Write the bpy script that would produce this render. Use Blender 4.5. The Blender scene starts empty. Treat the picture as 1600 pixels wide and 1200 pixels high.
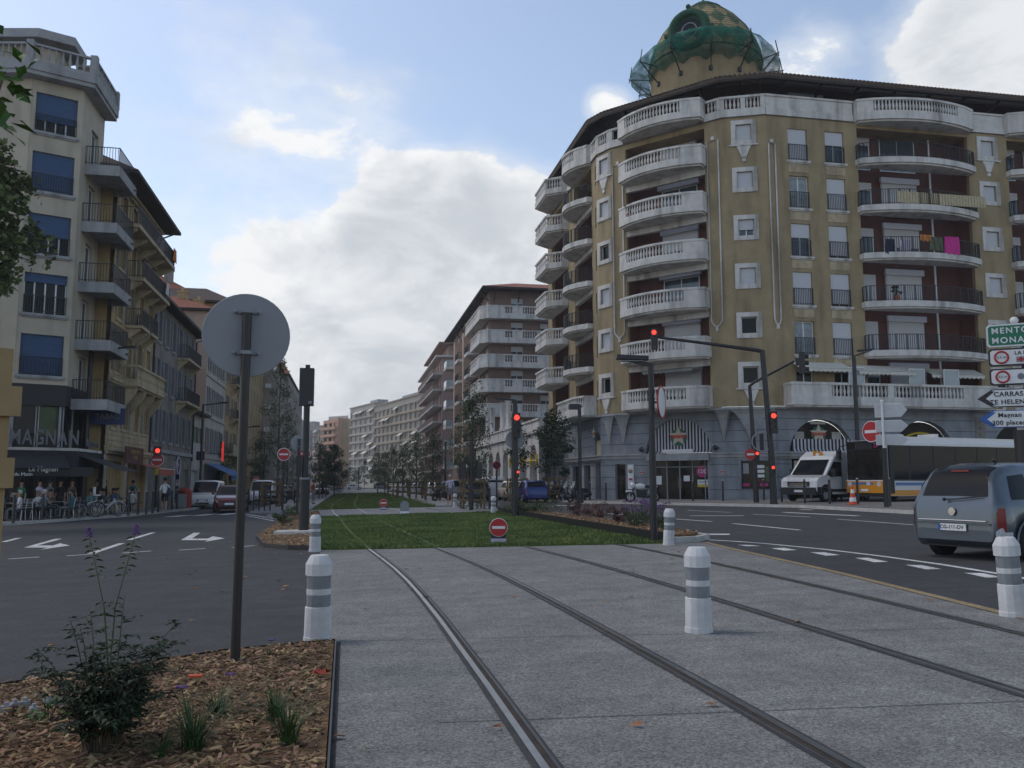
import bpy, bmesh, math, random
from mathutils import Matrix, Vector
R = math.radians; PI = math.pi
rnd = random.Random(7)
scene = bpy.context.scene
col = scene.collection
# ------------------------------------------------------------------ camera geometry (used to survey positions from the photograph)
PSI = R(10.76); TH = R(6.46); FPX = 1342.0; HC = 1.4
GA = .0172; GB = -.0033                      # the ground falls gently to the left and away
def ray(px, py):
    u = (px-800)/FPX; v = (600-py)/FPX
    y = math.cos(TH)-v*math.sin(TH); z = math.sin(TH)+v*math.cos(TH)
    return (u*math.cos(PSI)+y*math.sin(PSI), -u*math.sin(PSI)+y*math.cos(PSI), z)
def H(x, y): return GA*x+GB*y
def G(px, py):
    d = ray(px, py); t = HC/(GA*d[0]+GB*d[1]-d[2]); return (d[0]*t, d[1]*t)
def PX(px, py, X):
    d = ray(px, py); t = X/d[0]; return (X, d[1]*t, HC+d[2]*t)
def PY(px, py, Y):
    d = ray(px, py); t = Y/d[1]; return (d[0]*t, Y, HC+d[2]*t)
def PD(px, py, yc):
    d = ray(px, py); y = d[0]*math.sin(PSI)+d[1]*math.cos(PSI); t = yc/y; return (d[0]*t, d[1]*t, HC+d[2]*t)
def AT(px, yc):                              # ground spot below pixel column px at distance yc
    p = PD(px, 600, yc); return (p[0], p[1], H(p[0], p[1]))
# ------------------------------------------------------------------ mesh helpers
ORG = {}
def origin(o):
    while o is not None and o.parent is not None: o = o.parent
    return ORG.get(o.name, Vector((0,0,0))) if o is not None else Vector((0,0,0))
class MB:
    def __init__(s, M=None): s.v=[]; s.f=[]; s.mi=[]; s.sm=[]; s.M=M.copy() if M else Matrix(); s.m=0
    def add(s, vs, fs, smooth=False):
        n=len(s.v); M=s.M
        s.v += [tuple(M@Vector(p)) for p in vs]
        for f in fs: s.f.append([i+n for i in f]); s.mi.append(s.m); s.sm.append(smooth)
        return s
    def box(s, x0,x1,y0,y1,z0,z1):
        if x0>x1: x0,x1=x1,x0
        if y0>y1: y0,y1=y1,y0
        if z0>z1: z0,z1=z1,z0
        return s.add([(x0,y0,z0),(x1,y0,z0),(x1,y1,z0),(x0,y1,z0),(x0,y0,z1),(x1,y0,z1),(x1,y1,z1),(x0,y1,z1)],
              [(0,3,2,1),(4,5,6,7),(0,1,5,4),(1,2,6,5),(2,3,7,6),(3,0,4,7)])
    def cbox(s, c, d): return s.box(c[0]-d[0]/2,c[0]+d[0]/2,c[1]-d[1]/2,c[1]+d[1]/2,c[2]-d[2]/2,c[2]+d[2]/2)
    def bar(s, p, q, w, h=None):
        h=h or w; p=Vector(p); q=Vector(q); d=(q-p).normalized()
        up=Vector((0,0,1)) if abs(d.z)<.95 else Vector((1,0,0))
        a=d.cross(up).normalized()*w/2; b=a.cross(d).normalized()*h/2
        vs=[p-a-b,p+a-b,p+a+b,p-a+b,q-a-b,q+a-b,q+a+b,q-a+b]
        return s.add(vs,[(0,3,2,1),(4,5,6,7),(0,1,5,4),(1,2,6,5),(2,3,7,6),(3,0,4,7)])
    def tube(s, pts, r, n=8, smooth=True):
        pts=[Vector(p) for p in pts]; m=len(pts); rs=r if isinstance(r,(list,tuple)) else [r]*m
        vs=[]; ref=None
        for i,p in enumerate(pts):
            d=(pts[min(i+1,m-1)]-pts[max(i-1,0)]).normalized()
            if ref is None: ref=d.orthogonal().normalized()
            ref=(ref-d*ref.dot(d)).normalized(); b=d.cross(ref)
            for k in range(n):
                a=2*PI*k/n; vs.append(p+(ref*math.cos(a)+b*math.sin(a))*rs[i])
        fs=[(i*n+k,i*n+(k+1)%n,(i+1)*n+(k+1)%n,(i+1)*n+k) for i in range(m-1) for k in range(n)]
        s.add(vs,fs,smooth); s.add([vs[k] for k in range(n)],[tuple(range(n))[::-1]]); s.add(vs[-n:],[tuple(range(n))]); return s
    def lathe(s, prof, c=(0,0,0), n=16, smooth=True, a0=0, a1=2*PI):
        full=abs(a1-a0-2*PI)<1e-6; k=n if full else n+1
        vs=[(c[0]+r*math.cos(a0+(a1-a0)*j/n),c[1]+r*math.sin(a0+(a1-a0)*j/n),c[2]+z) for r,z in prof for j in range(k)]
        fs=[]
        for i in range(len(prof)-1):
            for j in range(n):
                j2=(j+1)%k if full else j+1
                fs.append((i*k+j,i*k+j2,(i+1)*k+j2,(i+1)*k+j))
        s.add(vs,fs,smooth)
        if full:
            if prof[0][0]>1e-4: s.add(vs[:k],[tuple(range(k))[::-1]])
            if prof[-1][0]>1e-4: s.add(vs[-k:],[tuple(range(k))])
        return s
    def cyl(s, c, r, z0, z1, n=12, r1=None, smooth=True): return s.lathe([(r,z0),(r1 if r1 is not None else r,z1)],c,n,smooth)
    def prism(s, poly, z0, z1):               # plan polygon (counter-clockwise) extruded upward
        n=len(poly); f0=(lambda p:z0) if not callable(z0) else z0; f1=(lambda p:z1) if not callable(z1) else z1
        vs=[(p[0],p[1],f0(p)) for p in poly]+[(p[0],p[1],f1(p)) for p in poly]
        return s.add(vs,[tuple(range(n))[::-1],tuple(range(n,2*n))]+[(i,(i+1)%n,n+(i+1)%n,n+i) for i in range(n)])
    def plate(s, poly, y0, y1):               # outline in x,z (counter-clockwise from the front) extruded in y
        n=len(poly); vs=[(p[0],y0,p[1]) for p in poly]+[(p[0],y1,p[1]) for p in poly]
        return s.add(vs,[tuple(range(n)),tuple(range(n,2*n))[::-1]]+[((i+1)%n,i,n+i,n+(i+1)%n) for i in range(n)])
    def sphere(s, c, r, nu=10, nv=7, sc=(1,1,1)):
        vs=[(c[0],c[1],c[2]+r*sc[2])]
        for i in range(1,nv):
            a=PI*i/nv
            for j in range(nu):
                b=2*PI*j/nu; vs.append((c[0]+r*sc[0]*math.sin(a)*math.cos(b),c[1]+r*sc[1]*math.sin(a)*math.sin(b),c[2]+r*sc[2]*math.cos(a)))
        vs.append((c[0],c[1],c[2]-r*sc[2])); L=len(vs)-1
        fs=[(0,1+j,1+(j+1)%nu) for j in range(nu)]
        for i in range(nv-2):
            for j in range(nu): fs.append((1+i*nu+j,1+(i+1)*nu+j,1+(i+1)*nu+(j+1)%nu,1+i*nu+(j+1)%nu))
        fs+=[(L,1+(nv-2)*nu+(j+1)%nu,1+(nv-2)*nu+j) for j in range(nu)]
        return s.add(vs,fs,True)
    def torus(s, c, rad, r, axis='y', n=20, m=8):
        vs=[]
        for i in range(n):
            a=2*PI*i/n
            for j in range(m):
                b=2*PI*j/m; q=rad+r*math.cos(b); h=r*math.sin(b)
                p=(q*math.cos(a),h,q*math.sin(a)) if axis=='y' else ((h,q*math.cos(a),q*math.sin(a)) if axis=='x' else (q*math.cos(a),q*math.sin(a),h))
                vs.append((c[0]+p[0],c[1]+p[1],c[2]+p[2]))
        return s.add(vs,[(i*m+j,((i+1)%n)*m+j,((i+1)%n)*m+(j+1)%m,i*m+(j+1)%m) for i in range(n) for j in range(m)],True)
    def mesh(s, name, mats, off=None):
        me=bpy.data.meshes.new(name)
        vs=s.v if not off or off.length==0 else [(a-off.x,b-off.y,c-off.z) for a,b,c in s.v]
        me.from_pydata(vs,[],s.f)
        if not isinstance(mats,(list,tuple)): mats=[mats]
        for m in mats: me.materials.append(MATS[m] if isinstance(m,str) else m)
        me.polygons.foreach_set('material_index',s.mi); me.polygons.foreach_set('use_smooth',s.sm)
        me.update(); return me
    def build(s, name, mats, parent=None, kind=None, label=None):
        if not s.v: return None
        o=bpy.data.objects.new(name, s.mesh(name,mats,origin(parent))); col.objects.link(o)
        if parent: o.parent=parent
        if kind: o['kind']=kind
        if label: o['label']=label
        return o
def thing(name, label, cat, loc=(0,0,0), rz=0, group=None, world=False):
    o=bpy.data.objects.new(name,None); col.objects.link(o); o.empty_display_size=.2
    o.location=loc; o.rotation_euler=(0,0,rz); o['label']=label; o['category']=cat
    if group: o['group']=group
    if world: ORG[o.name]=Vector(loc)        # children of this thing are given in world coordinates
    return o
def tag(o, label, cat, group=None):
    o['label']=label; o['category']=cat
    if group: o['group']=group
    return o
def kids(o): return [c for c in col.objects if c.parent is o]
def dup(o, loc, rz=0, label=None, group=None, sc=None):
    ch={}
    def cp(a, par):
        c=a.copy(); col.objects.link(c); c.parent=par
        for k in a.children: cp(k, c)
        return c
    c=cp(o,None); c.location=loc; c.rotation_euler=(0,0,rz)
    if sc: c.scale=sc if isinstance(sc,(tuple,list)) else (sc,)*3
    if label: c['label']=label
    if group: c['group']=group
    return c
def FR(ox,oy,oz,dx,dy):                       # facade frame: x along the wall, y into the building, z up
    l=math.hypot(dx,dy); dx/=l; dy/=l
    return Matrix(((dx,-dy,0,ox),(dy,dx,0,oy),(0,0,1,oz),(0,0,0,1)))
class Proto:                                  # a part with its sub-parts, placed many times with shared meshes
    def __init__(s, name, me, subs=()): s.name=name; s.me=me; s.subs=subs
    def put(s, parent, M):
        M=Matrix.Translation(-origin(parent))@M
        o=bpy.data.objects.new(s.name,s.me); col.objects.link(o); o.parent=parent
        o.location=M.translation; o.rotation_euler=M.to_euler()
        for n,me in s.subs:
            c=bpy.data.objects.new(n,me); col.objects.link(c); c.parent=o
        return o
def text(name, body, size, M, mat, parent, ext=.006, align='CENTER', bold=0, sx=1, space=1):
    c=bpy.data.curves.new(name,'FONT'); c.body=body; c.size=size; c.align_x=align; c.align_y='CENTER'; c.extrude=ext
    c.offset=bold; c.space_character=space; c.materials.append(MATS[mat])
    o=bpy.data.objects.new(name,c); col.objects.link(o)
    M=Matrix.Translation(-origin(parent))@M@Matrix.Rotation(PI/2,4,'X')
    if parent: o.parent=parent
    o.location=M.translation; o.rotation_euler=M.to_euler(); o.scale=(sx,1,1)
    return o
def TR(x,y,z): return Matrix.Translation((x,y,z))
# ------------------------------------------------------------------ materials
MATS={}
def mat(name, c, rough=.75, metal=0, var=.12, scale=6., bump=0, bscale=40., spec=.4, emit=None, est=1, alpha=None, trans=0, island=0, stain=0, coat=0, c2=None, ztall=1):
    m=bpy.data.materials.new(name); m.use_nodes=True; nt=m.node_tree; N=nt.nodes; L=nt.links
    b=N['Principled BSDF']; b.inputs['Roughness'].default_value=rough; b.inputs['Metallic'].default_value=metal
    b.inputs['Specular IOR Level'].default_value=spec
    base=tuple(c)+(1,)
    tc=N.new('ShaderNodeTexCoord'); src=tc.outputs['Object']
    if ztall!=1:
        mp=N.new('ShaderNodeMapping'); mp.inputs['Scale'].default_value=(1,1,ztall); L.new(src,mp.inputs[0]); src=mp.outputs[0]
    out=None
    if var>0:
        nz=N.new('ShaderNodeTexNoise'); nz.inputs['Scale'].default_value=scale; nz.inputs['Detail'].default_value=6; nz.inputs['Roughness'].default_value=.62
        L.new(src,nz.inputs['Vector'])
        mx=N.new('ShaderNodeMix'); mx.data_type='RGBA'
        lo=tuple(x*(1-var*1.3) for x in c)+(1,); hi=tuple(min(1,x*(1+var*1.1)) for x in (c2 or c))+(1,)
        mx.inputs[6].default_value=lo; mx.inputs[7].default_value=hi
        mr=N.new('ShaderNodeMapRange'); mr.inputs[1].default_value=.3; mr.inputs[2].default_value=.7; L.new(nz.outputs['Fac'],mr.inputs[0]); L.new(mr.outputs[0],mx.inputs[0])
        out=mx.outputs[2]
    if stain:
        n2=N.new('ShaderNodeTexNoise'); n2.inputs['Scale'].default_value=.9; n2.inputs['Detail'].default_value=5
        mp=N.new('ShaderNodeMapping'); mp.inputs['Scale'].default_value=(1.6,1.6,.25); L.new(tc.outputs['Object'],mp.inputs[0]); L.new(mp.outputs[0],n2.inputs[0])
        mr=N.new('ShaderNodeMapRange'); mr.inputs[1].default_value=.48; mr.inputs[2].default_value=.75; mr.inputs[3].default_value=0; mr.inputs[4].default_value=stain; L.new(n2.outputs[0],mr.inputs[0])
        mx=N.new('ShaderNodeMix'); mx.data_type='RGBA'; mx.blend_type='MULTIPLY'
        if out: L.new(out,mx.inputs[6])
        else: mx.inputs[6].default_value=base
        mx.inputs[7].default_value=(.3,.29,.27,1); L.new(mr.outputs[0],mx.inputs[0]); out=mx.outputs[2]
    if island:
        g=N.new('ShaderNodeNewGeometry'); h=N.new('ShaderNodeHueSaturation')
        mr=N.new('ShaderNodeMapRange'); mr.inputs[3].default_value=1-island; mr.inputs[4].default_value=1+island; L.new(g.outputs['Random Per Island'],mr.inputs[0]); L.new(mr.outputs[0],h.inputs['Value'])
        mr2=N.new('ShaderNodeMapRange'); mr2.inputs[3].default_value=.5-island*.06; mr2.inputs[4].default_value=.5+island*.04
        ma=N.new('ShaderNodeMath'); ma.operation='MULTIPLY'; ma.inputs[1].default_value=7.31; L.new(g.outputs['Random Per Island'],ma.inputs[0])
        fr=N.new('ShaderNodeMath'); fr.operation='FRACT'; L.new(ma.outputs[0],fr.inputs[0]); L.new(fr.outputs[0],mr2.inputs[0]); L.new(mr2.outputs[0],h.inputs['Hue'])
        if out: L.new(out,h.inputs['Color'])
        else: h.inputs['Color'].default_value=base
        out=h.outputs[0]
    if out: L.new(out,b.inputs['Base Color'])
    else: b.inputs['Base Color'].default_value=base
    if bump:
        nb=N.new('ShaderNodeTexNoise'); nb.inputs['Scale'].default_value=bscale; nb.inputs['Detail'].default_value=4; L.new(tc.outputs['Object'],nb.inputs['Vector'])
        bp=N.new('ShaderNodeBump'); bp.inputs['Strength'].default_value=bump; bp.inputs['Distance'].default_value=.02; L.new(nb.outputs['Fac'],bp.inputs['Height']); L.new(bp.outputs[0],b.inputs['Normal'])
    if emit: b.inputs['Emission Color'].default_value=tuple(emit)+(1,); b.inputs['Emission Strength'].default_value=est
    if alpha is not None: b.inputs['Alpha'].default_value=alpha
    if trans: b.inputs['Transmission Weight'].default_value=trans
    if coat: b.inputs['Coat Weight'].default_value=coat; b.inputs['Coat Roughness'].default_value=.05
    MATS[name]=m; return m
mat('white_plaster',(.62,.60,.57),.85,var=.1,scale=2.5,stain=.75,bump=.08)
mat('far_pale',(.40,.375,.33),.9,var=.1,scale=.6)
mat('far_beige',(.36,.30,.23),.9,var=.1,scale=.6)
mat('yellow_plaster',(.335,.262,.155),.9,var=.10,scale=1.2,stain=.55,bump=.1,bscale=60)
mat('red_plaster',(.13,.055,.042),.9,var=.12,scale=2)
mat('blue_grey_stucco',(.255,.275,.305),.85,var=.12,scale=1.5,stain=.55,bump=.08)
mat('groove',(.08,.085,.095),.9,var=0)
mat('white_paint',(.72,.72,.72),.5,var=.05,scale=3)
mat('blind_white',(.56,.57,.60),.6,var=.06,scale=4,ztall=12)
mat('sign_dim_blue',(.03,.045,.13),.5,var=.1)
mat('glass_dark',(.012,.015,.018),.05,var=0,spec=.16)
mat('glass_shop',(.022,.02,.018),.06,var=.6,scale=1.5,spec=.2)
mat('glass_blue',(.06,.085,.11),.07,var=.3,scale=1.2,spec=.6)
mat('curtain',(.28,.32,.34),.7,var=.25,scale=3)
mat('glass_panel',(.30,.36,.38),.12,var=.15,scale=.8,spec=.6)
mat('iron',(.018,.018,.022),.5,var=0)
mat('roof_tile_brown',(.10,.075,.06),.85,var=.3,scale=9)
mat('roof_tile_red',(.30,.11,.065),.85,var=.25,scale=7)
mat('dark_wood',(.045,.035,.03),.8,var=.15)
mat('brown_door',(.10,.04,.022),.5,var=.2,scale=3)
mat('cream_plaster',(.47,.42,.335),.92,var=.07,scale=1.2,stain=.35,bump=.25,bscale=90)
mat('concrete_grey',(.33,.335,.345),.9,var=.12,scale=2,stain=.5)
mat('blue_blind',(.045,.095,.20),.65,var=.12,scale=2,ztall=8)
mat('cafe_black',(.014,.014,.017),.5,var=.1)
mat('cafe_inside',(.03,.022,.017),.8,var=.6,scale=1.4)
mat('ochre_plaster',(.45,.33,.165),.9,var=.12,scale=1.5,stain=.6,bump=.15)
mat('stone_trim',(.46,.38,.255),.9,var=.14,scale=3,stain=.6)
mat('grey_plaster',(.235,.215,.19),.92,var=.2,scale=1.2,stain=.7)
mat('shutter_grey',(.17,.19,.225),.7,var=.1,ztall=20,scale=3)
mat('shutter_green',(.09,.125,.09),.7,var=.1,ztall=20)
mat('pink_plaster',(.52,.37,.28),.92,var=.07,scale=.8,stain=.3)
mat('pale_plaster',(.47,.45,.42),.92,var=.09,scale=1,stain=.4)
mat('sand_plaster',(.44,.32,.17),.92,var=.1,scale=1,stain=.4)
mat('beige_plaster',(.37,.335,.285),.92,var=.09,scale=.8,stain=.4)
mat('orange_plaster',(.50,.30,.205),.92,var=.05,scale=.5)
mat('brick_brown',(.225,.15,.122),.9,var=.12,scale=1)
mat('rose_plaster',(.36,.25,.215),.92,var=.08,scale=.6)
mat('dark_balcony',(.13,.075,.062),.8,var=.15)
mat('black_metal',(.016,.016,.018),.45,var=.1,spec=.5)
mat('brown_metal',(.022,.019,.018),.45,var=.12,spec=.5)
mat('arrow_back',(.52,.53,.55),.5,var=.08,scale=3)
mat('sign_grey',(.25,.265,.285),.55,var=.06,scale=2)
mat('sign_white',(.70,.71,.72),.4,var=.03)
mat('sign_red',(.42,.022,.025),.4,var=.04)
mat('sign_green',(.01,.16,.085),.4,var=.04)
mat('sign_blue',(.03,.10,.36),.4,var=.04)
mat('sign_black',(.02,.02,.022),.45,var=0)
mat('lamp_red',(.4,.01,.01),.4,var=0,emit=(1,.035,.02),est=3.2)
mat('lamp_green',(.01,.3,.05),.4,var=0,emit=(.03,.9,.12),est=1.2)
mat('lamp_off',(.012,.012,.012),.3,var=0)
mat('bollard_white',(.64,.64,.645),.6,var=.12,scale=6,stain=.55,bump=.05)
mat('bollard_band',(.22,.235,.255),.5,var=.15,scale=8,stain=.4)
mat('tyre',(.014,.014,.015),.85,var=.15)
mat('rim',(.42,.43,.45),.3,metal=.85,var=.05)
mat('chrome',(.6,.6,.62),.18,metal=1,var=0)
mat('car_dark',(.02,.02,.022),.55,var=.1)
mat('light_red',(.20,.008,.01),.2,var=.1,spec=.6)
mat('light_red_on',(.4,.01,.01),.2,var=0,emit=(1,.05,.03),est=1.2)
mat('light_clear',(.55,.56,.58),.15,var=.2,scale=20,spec=.7)
mat('wood_guard',(.15,.105,.055),.85,var=.25,scale=3,bump=.2)
mat('wood_stake',(.31,.225,.115),.85,var=.2,scale=2.5,bump=.15)
mat('skin',(.36,.20,.135),.6,var=.05)
mat('hair_dark',(.02,.015,.012),.7,var=.1)
mat('hair_grey',(.40,.39,.37),.8,var=.1)
mat('cloth_white',(.62,.62,.64),.85,var=.06)
mat('cloth_blue',(.08,.13,.30),.85,var=.1)
mat('cloth_teal',(.03,.17,.19),.85,var=.1)
mat('cloth_green',(.02,.14,.06),.85,var=.1)
mat('cloth_navy',(.02,.025,.05),.85,var=.1)
mat('cloth_black',(.015,.015,.017),.85,var=.1)
mat('cloth_grey',(.16,.18,.20),.85,var=.1)
mat('cloth_lilac',(.48,.44,.56),.85,var=.06)
mat('cloth_red',(.30,.05,.03),.85,var=.1)
mat('cloth_brown',(.13,.085,.06),.85,var=.1)
mat('cloth_pink',(.55,.04,.26),.85,var=.1)
mat('cloth_orange',(.55,.20,.05),.85,var=.1)
mat('bag_navy',(.03,.035,.07),.8,var=.1)
mat('bark',(.10,.08,.06),.9,var=.25,scale=8,bump=.3)
mat('leaf_plane',(.085,.12,.03),.6,var=.25,scale=1.2,island=.35)
mat('leaf_bright',(.06,.15,.025),.5,var=.15,scale=3,island=.25)
mat('leaf_street',(.065,.095,.045),.65,var=.25,scale=1,island=.35)
mat('leaf_dark',(.022,.045,.02),.6,var=.25,scale=4,island=.4)
mat('leaf_stem',(.05,.085,.025),.6,var=.2,scale=4,island=.3)
mat('blade_green',(.035,.085,.022),.5,var=.2,scale=3,island=.35)
mat('leaf_red',(.12,.05,.04),.7,var=.3,scale=3,island=.35)
mat('leaf_grey',(.085,.11,.06),.7,var=.2,scale=3,island=.35)
mat('flower_purple',(.16,.075,.235),.7,var=.2,island=.3)
mat('awning_blue',(.01,.12,.34),.7,var=.1)
mat('awning_red',(.42,.10,.06),.8,var=.1)
mat('awning_white',(.60,.58,.52),.8,var=.08)
mat('awning_dark',(.03,.03,.035),.8,var=.1)
mat('poster_pink',(.45,.03,.18),.5,var=.05)
mat('yellow_paint',(.60,.43,.03),.6,var=.1)
mat('cream_panel',(.55,.50,.33),.7,var=.05)
mat('star_green',(.02,.14,.09),.5,var=.05)
mat('star_pale',(.55,.45,.38),.5,var=.05)
mat('sign_maroon',(.09,.025,.02),.6,var=.1)
mat('sign_gold',(.45,.30,.08),.5,var=.05)
mat('neon_red',(.4,.02,.02),.4,var=0,emit=(1,.06,.04),est=.45)
mat('canvas_green',(.015,.075,.04),.8,var=.3)
mat('slat_cream',(.46,.40,.26),.8,var=.15)
# ------------------------------------------------------------------ camera, sky, sun
cam=bpy.data.cameras.new('camera'); cam.sensor_width=36; cam.lens=36*FPX/1600; cam.clip_end=4000; cam.clip_start=.05
co=bpy.data.objects.new('camera',cam); col.objects.link(co); co.location=(0,0,HC); co.rotation_euler=(PI/2+TH,0,-PSI); scene.camera=co
scene.render.resolution_x=1024; scene.render.resolution_y=768
scene.view_settings.view_transform='Standard'; scene.view_settings.look='None'; scene.view_settings.exposure=0; scene.view_settings.gamma=1
SUN_EL=R(58); SUN_AZ=R(-62)                   # azimuth from +Y towards +X: the sun stands high on the left, veiled by cloud
w=bpy.data.worlds.new('World'); scene.world=w; w.use_nodes=True
nt=w.node_tree; N=nt.nodes; L=nt.links
bg=N['Background']; bg.inputs['Strength'].default_value=.1
sky=N.new('ShaderNodeTexSky'); sky.sky_type='NISHITA'; sky.sun_disc=False; sky.sun_elevation=SUN_EL; sky.sun_rotation=SUN_AZ
sky.air_density=1.0; sky.dust_density=1.2; sky.ozone_density=2.0
tc=N.new('ShaderNodeTexCoord'); D=tc.outputs['Generated']
def mathn(op,a,b=None,clamp=False):
    n=N.new('ShaderNodeMath'); n.operation=op; n.use_clamp=clamp
    for i,x in enumerate((a,b)):
        if x is None: continue
        if isinstance(x,(int,float)): n.inputs[i].default_value=x
        else: L.new(x,n.inputs[i])
    return n.outputs[0]
def noise(scale,det,rough,off=(0,0,0),sz=1,dist=0):
    mp=N.new('ShaderNodeMapping'); mp.inputs['Location'].default_value=off; mp.inputs['Scale'].default_value=(1,1,sz); L.new(D,mp.inputs[0])
    n=N.new('ShaderNodeTexNoise'); n.inputs['Scale'].default_value=scale; n.inputs['Detail'].default_value=det; n.inputs['Roughness'].default_value=rough; n.inputs['Distortion'].default_value=dist
    L.new(mp.outputs[0],n.inputs['Vector']); return n.outputs['Fac']
def smooth(x,a,b,c=0,d=1):
    m=N.new('ShaderNodeMapRange'); m.interpolation_type='SMOOTHSTEP'
    for i,v in enumerate((a,b,c,d)): m.inputs[i+1].default_value=v
    L.new(x,m.inputs[0]); return m.outputs[0]
sp=N.new('ShaderNodeSeparateXYZ'); L.new(D,sp.inputs[0]); el=sp.outputs['Z']
def lobe(px,py,rad,amt):                      # a bank of cloud standing in one direction of the sky
    d=Vector(ray(px,py)).normalized()
    vd=N.new('ShaderNodeVectorMath'); vd.operation='DOT_PRODUCT'; L.new(D,vd.inputs[0]); vd.inputs[1].default_value=d
    return smooth(vd.outputs['Value'],math.cos(R(rad)),1,0,amt)
cov=smooth(el,.02,.38,.13,-.10)               # thick low cloud, open sky higher up
for a in ((730,490,12,.30),(500,560,12,.22),(640,330,6,.13),(800,350,7,.18),(350,470,8,.14),(1560,95,8,.40),(1650,0,8,.3),(1250,105,4,.18),(950,170,2.4,.30),(230,190,8,.10),(420,140,7,.11),(640,220,7,.10),(520,260,8,.10)):
    cov=mathn('ADD',cov,lobe(*a))
big=noise(3.6,12,.58,(.3,.1,.6),1.8,.15); fine=noise(13,10,.62,(1.2,.4,.2),1.7,.2)
f=mathn('ADD',mathn('MULTIPLY',big,.74),mathn('MULTIPLY',fine,.26))
fc=mathn('ADD',f,cov)
core=smooth(fc,.60,.70); veil=smooth(fc,.46,.72,0,.55)
dens=mathn('MAXIMUM',core,veil)
edge=smooth(fc,.66,.95,1,.0)                  # sunlit billow edges, greyer thick middles
shade=smooth(noise(7,9,.62,(.9,2.1,.4),1.8,.3),.36,.64)
lum=mathn('ADD',mathn('MULTIPLY',edge,.55),mathn('MULTIPLY',shade,.6),True)
lit=N.new('ShaderNodeMix'); lit.data_type='RGBA'; lit.inputs[6].default_value=(6.1,6.5,7.0,1); lit.inputs[7].default_value=(9.7,9.8,9.9,1); L.new(lum,lit.inputs[0])
gain=smooth(el,.50,.85,1,.42)
hz=N.new('ShaderNodeVectorMath'); hz.operation='SCALE'; hz.inputs[0].default_value=(2.55,2.25,1.95); L.new(gain,hz.inputs['Scale'])
blue=N.new('ShaderNodeMix'); blue.data_type='RGBA'; blue.blend_type='MULTIPLY'; blue.inputs[0].default_value=1; blue.clamp_result=False; L.new(sky.outputs[0],blue.inputs[6]); L.new(hz.outputs[0],blue.inputs[7])
mx=N.new('ShaderNodeMix'); mx.data_type='RGBA'; L.new(dens,mx.inputs[0]); L.new(blue.outputs[2],mx.inputs[6]); L.new(lit.outputs[2],mx.inputs[7])
L.new(mx.outputs[2],bg.inputs['Color'])
sl=bpy.data.lights.new('sun','SUN'); sl.energy=.7; sl.angle=R(10); sl.color=(1,.95,.88)
so=bpy.data.objects.new('sun',sl); col.objects.link(so)
sd=Vector((math.sin(SUN_AZ)*math.cos(SUN_EL),math.cos(SUN_AZ)*math.cos(SUN_EL),math.sin(SUN_EL)))
so.rotation_euler=sd.to_track_quat('Z','Y').to_euler(); so.location=sd*80
# ------------------------------------------------------------------ ground materials
def ground_mat(name, c, speck, sscale, samt, patch=.2, rough=.9, pscale=.35, c_patch=None, streak=0):
    m=bpy.data.materials.new(name); m.use_nodes=True; nt=m.node_tree; N=nt.nodes; L=nt.links; b=N['Principled BSDF']
    b.inputs['Roughness'].default_value=rough; b.inputs['Specular IOR Level'].default_value=.35
    tc=N.new('ShaderNodeTexCoord'); P=tc.outputs['Object']
    def nz(s,d,r=.6,sc=(1,1,1)):
        mp=N.new('ShaderNodeMapping'); mp.inputs['Scale'].default_value=sc; L.new(P,mp.inputs[0])
        n=N.new('ShaderNodeTexNoise'); n.inputs['Scale'].default_value=s; n.inputs['Detail'].default_value=d; n.inputs['Roughness'].default_value=r; L.new(mp.outputs[0],n.inputs[0]); return n.outputs['Fac']
    def rng(x,a,bb,c0,c1):
        r=N.new('ShaderNodeMapRange'); r.inputs[1].default_value=a; r.inputs[2].default_value=bb; r.inputs[3].default_value=c0; r.inputs[4].default_value=c1; L.new(x,r.inputs[0]); return r.outputs[0]
    def mul(col_,fac):
        v=N.new('ShaderNodeVectorMath'); v.operation='SCALE'; L.new(col_,v.inputs[0]); L.new(fac,v.inputs['Scale']); return v.outputs[0]
    mx=N.new('ShaderNodeMix'); mx.data_type='RGBA'; mx.inputs[6].default_value=tuple(c)+(1,); mx.inputs[7].default_value=tuple(c_patch or [x*1.25 for x in c])+(1,)
    L.new(rng(nz(pscale,7,.65),.35,.65,0,1),mx.inputs[0]); o=mx.outputs[2]
    vo=N.new('ShaderNodeTexVoronoi'); vo.inputs['Scale'].default_value=sscale; L.new(P,vo.inputs['Vector'])
    sx=N.new('ShaderNodeSeparateColor'); L.new(vo.outputs['Color'],sx.inputs[0])
    o=mul(o,rng(sx.outputs[0],0,1,1-samt,1+samt)); o=mul(o,rng(nz(2.6,6,.7),.3,.7,1-patch,1+patch)); o=mul(o,rng(nz(40,3,.6),.3,.7,.88,1.12))
    if streak: o=mul(o,rng(nz(1.5,5,.6,(.25,2.2,1)),.4,.7,1,1-streak))
    L.new(o,b.inputs['Base Color'])
    bp=N.new('ShaderNodeBump'); bp.inputs['Strength'].default_value=.35; bp.inputs['Distance'].default_value=.008; L.new(vo.outputs['Distance'],bp.inputs['Height']); L.new(bp.outputs[0],b.inputs['Normal'])
    MATS[name]=m
ground_mat('asphalt',(.054,.054,.057),.5,70,.25,.20,.85,.3,streak=.18)
ground_mat('asphalt_old',(.075,.075,.08),.5,60,.2,.15,.85,.5)
ground_mat('tram_concrete',(.20,.20,.19),.5,95,.5,.2,.9,.45,streak=.16)
ground_mat('crossing_concrete',(.20,.205,.215),.5,40,.25,.1,.9,.5)
ground_mat('pavement_grey',(.16,.155,.15),.5,25,.18,.18,.9,.6)
ground_mat('kerb_stone',(.42,.41,.39),.5,30,.15,.12,.85,1.2)
ground_mat('tan_border',(.27,.205,.115),.5,50,.25,.2,.9,1)
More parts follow.
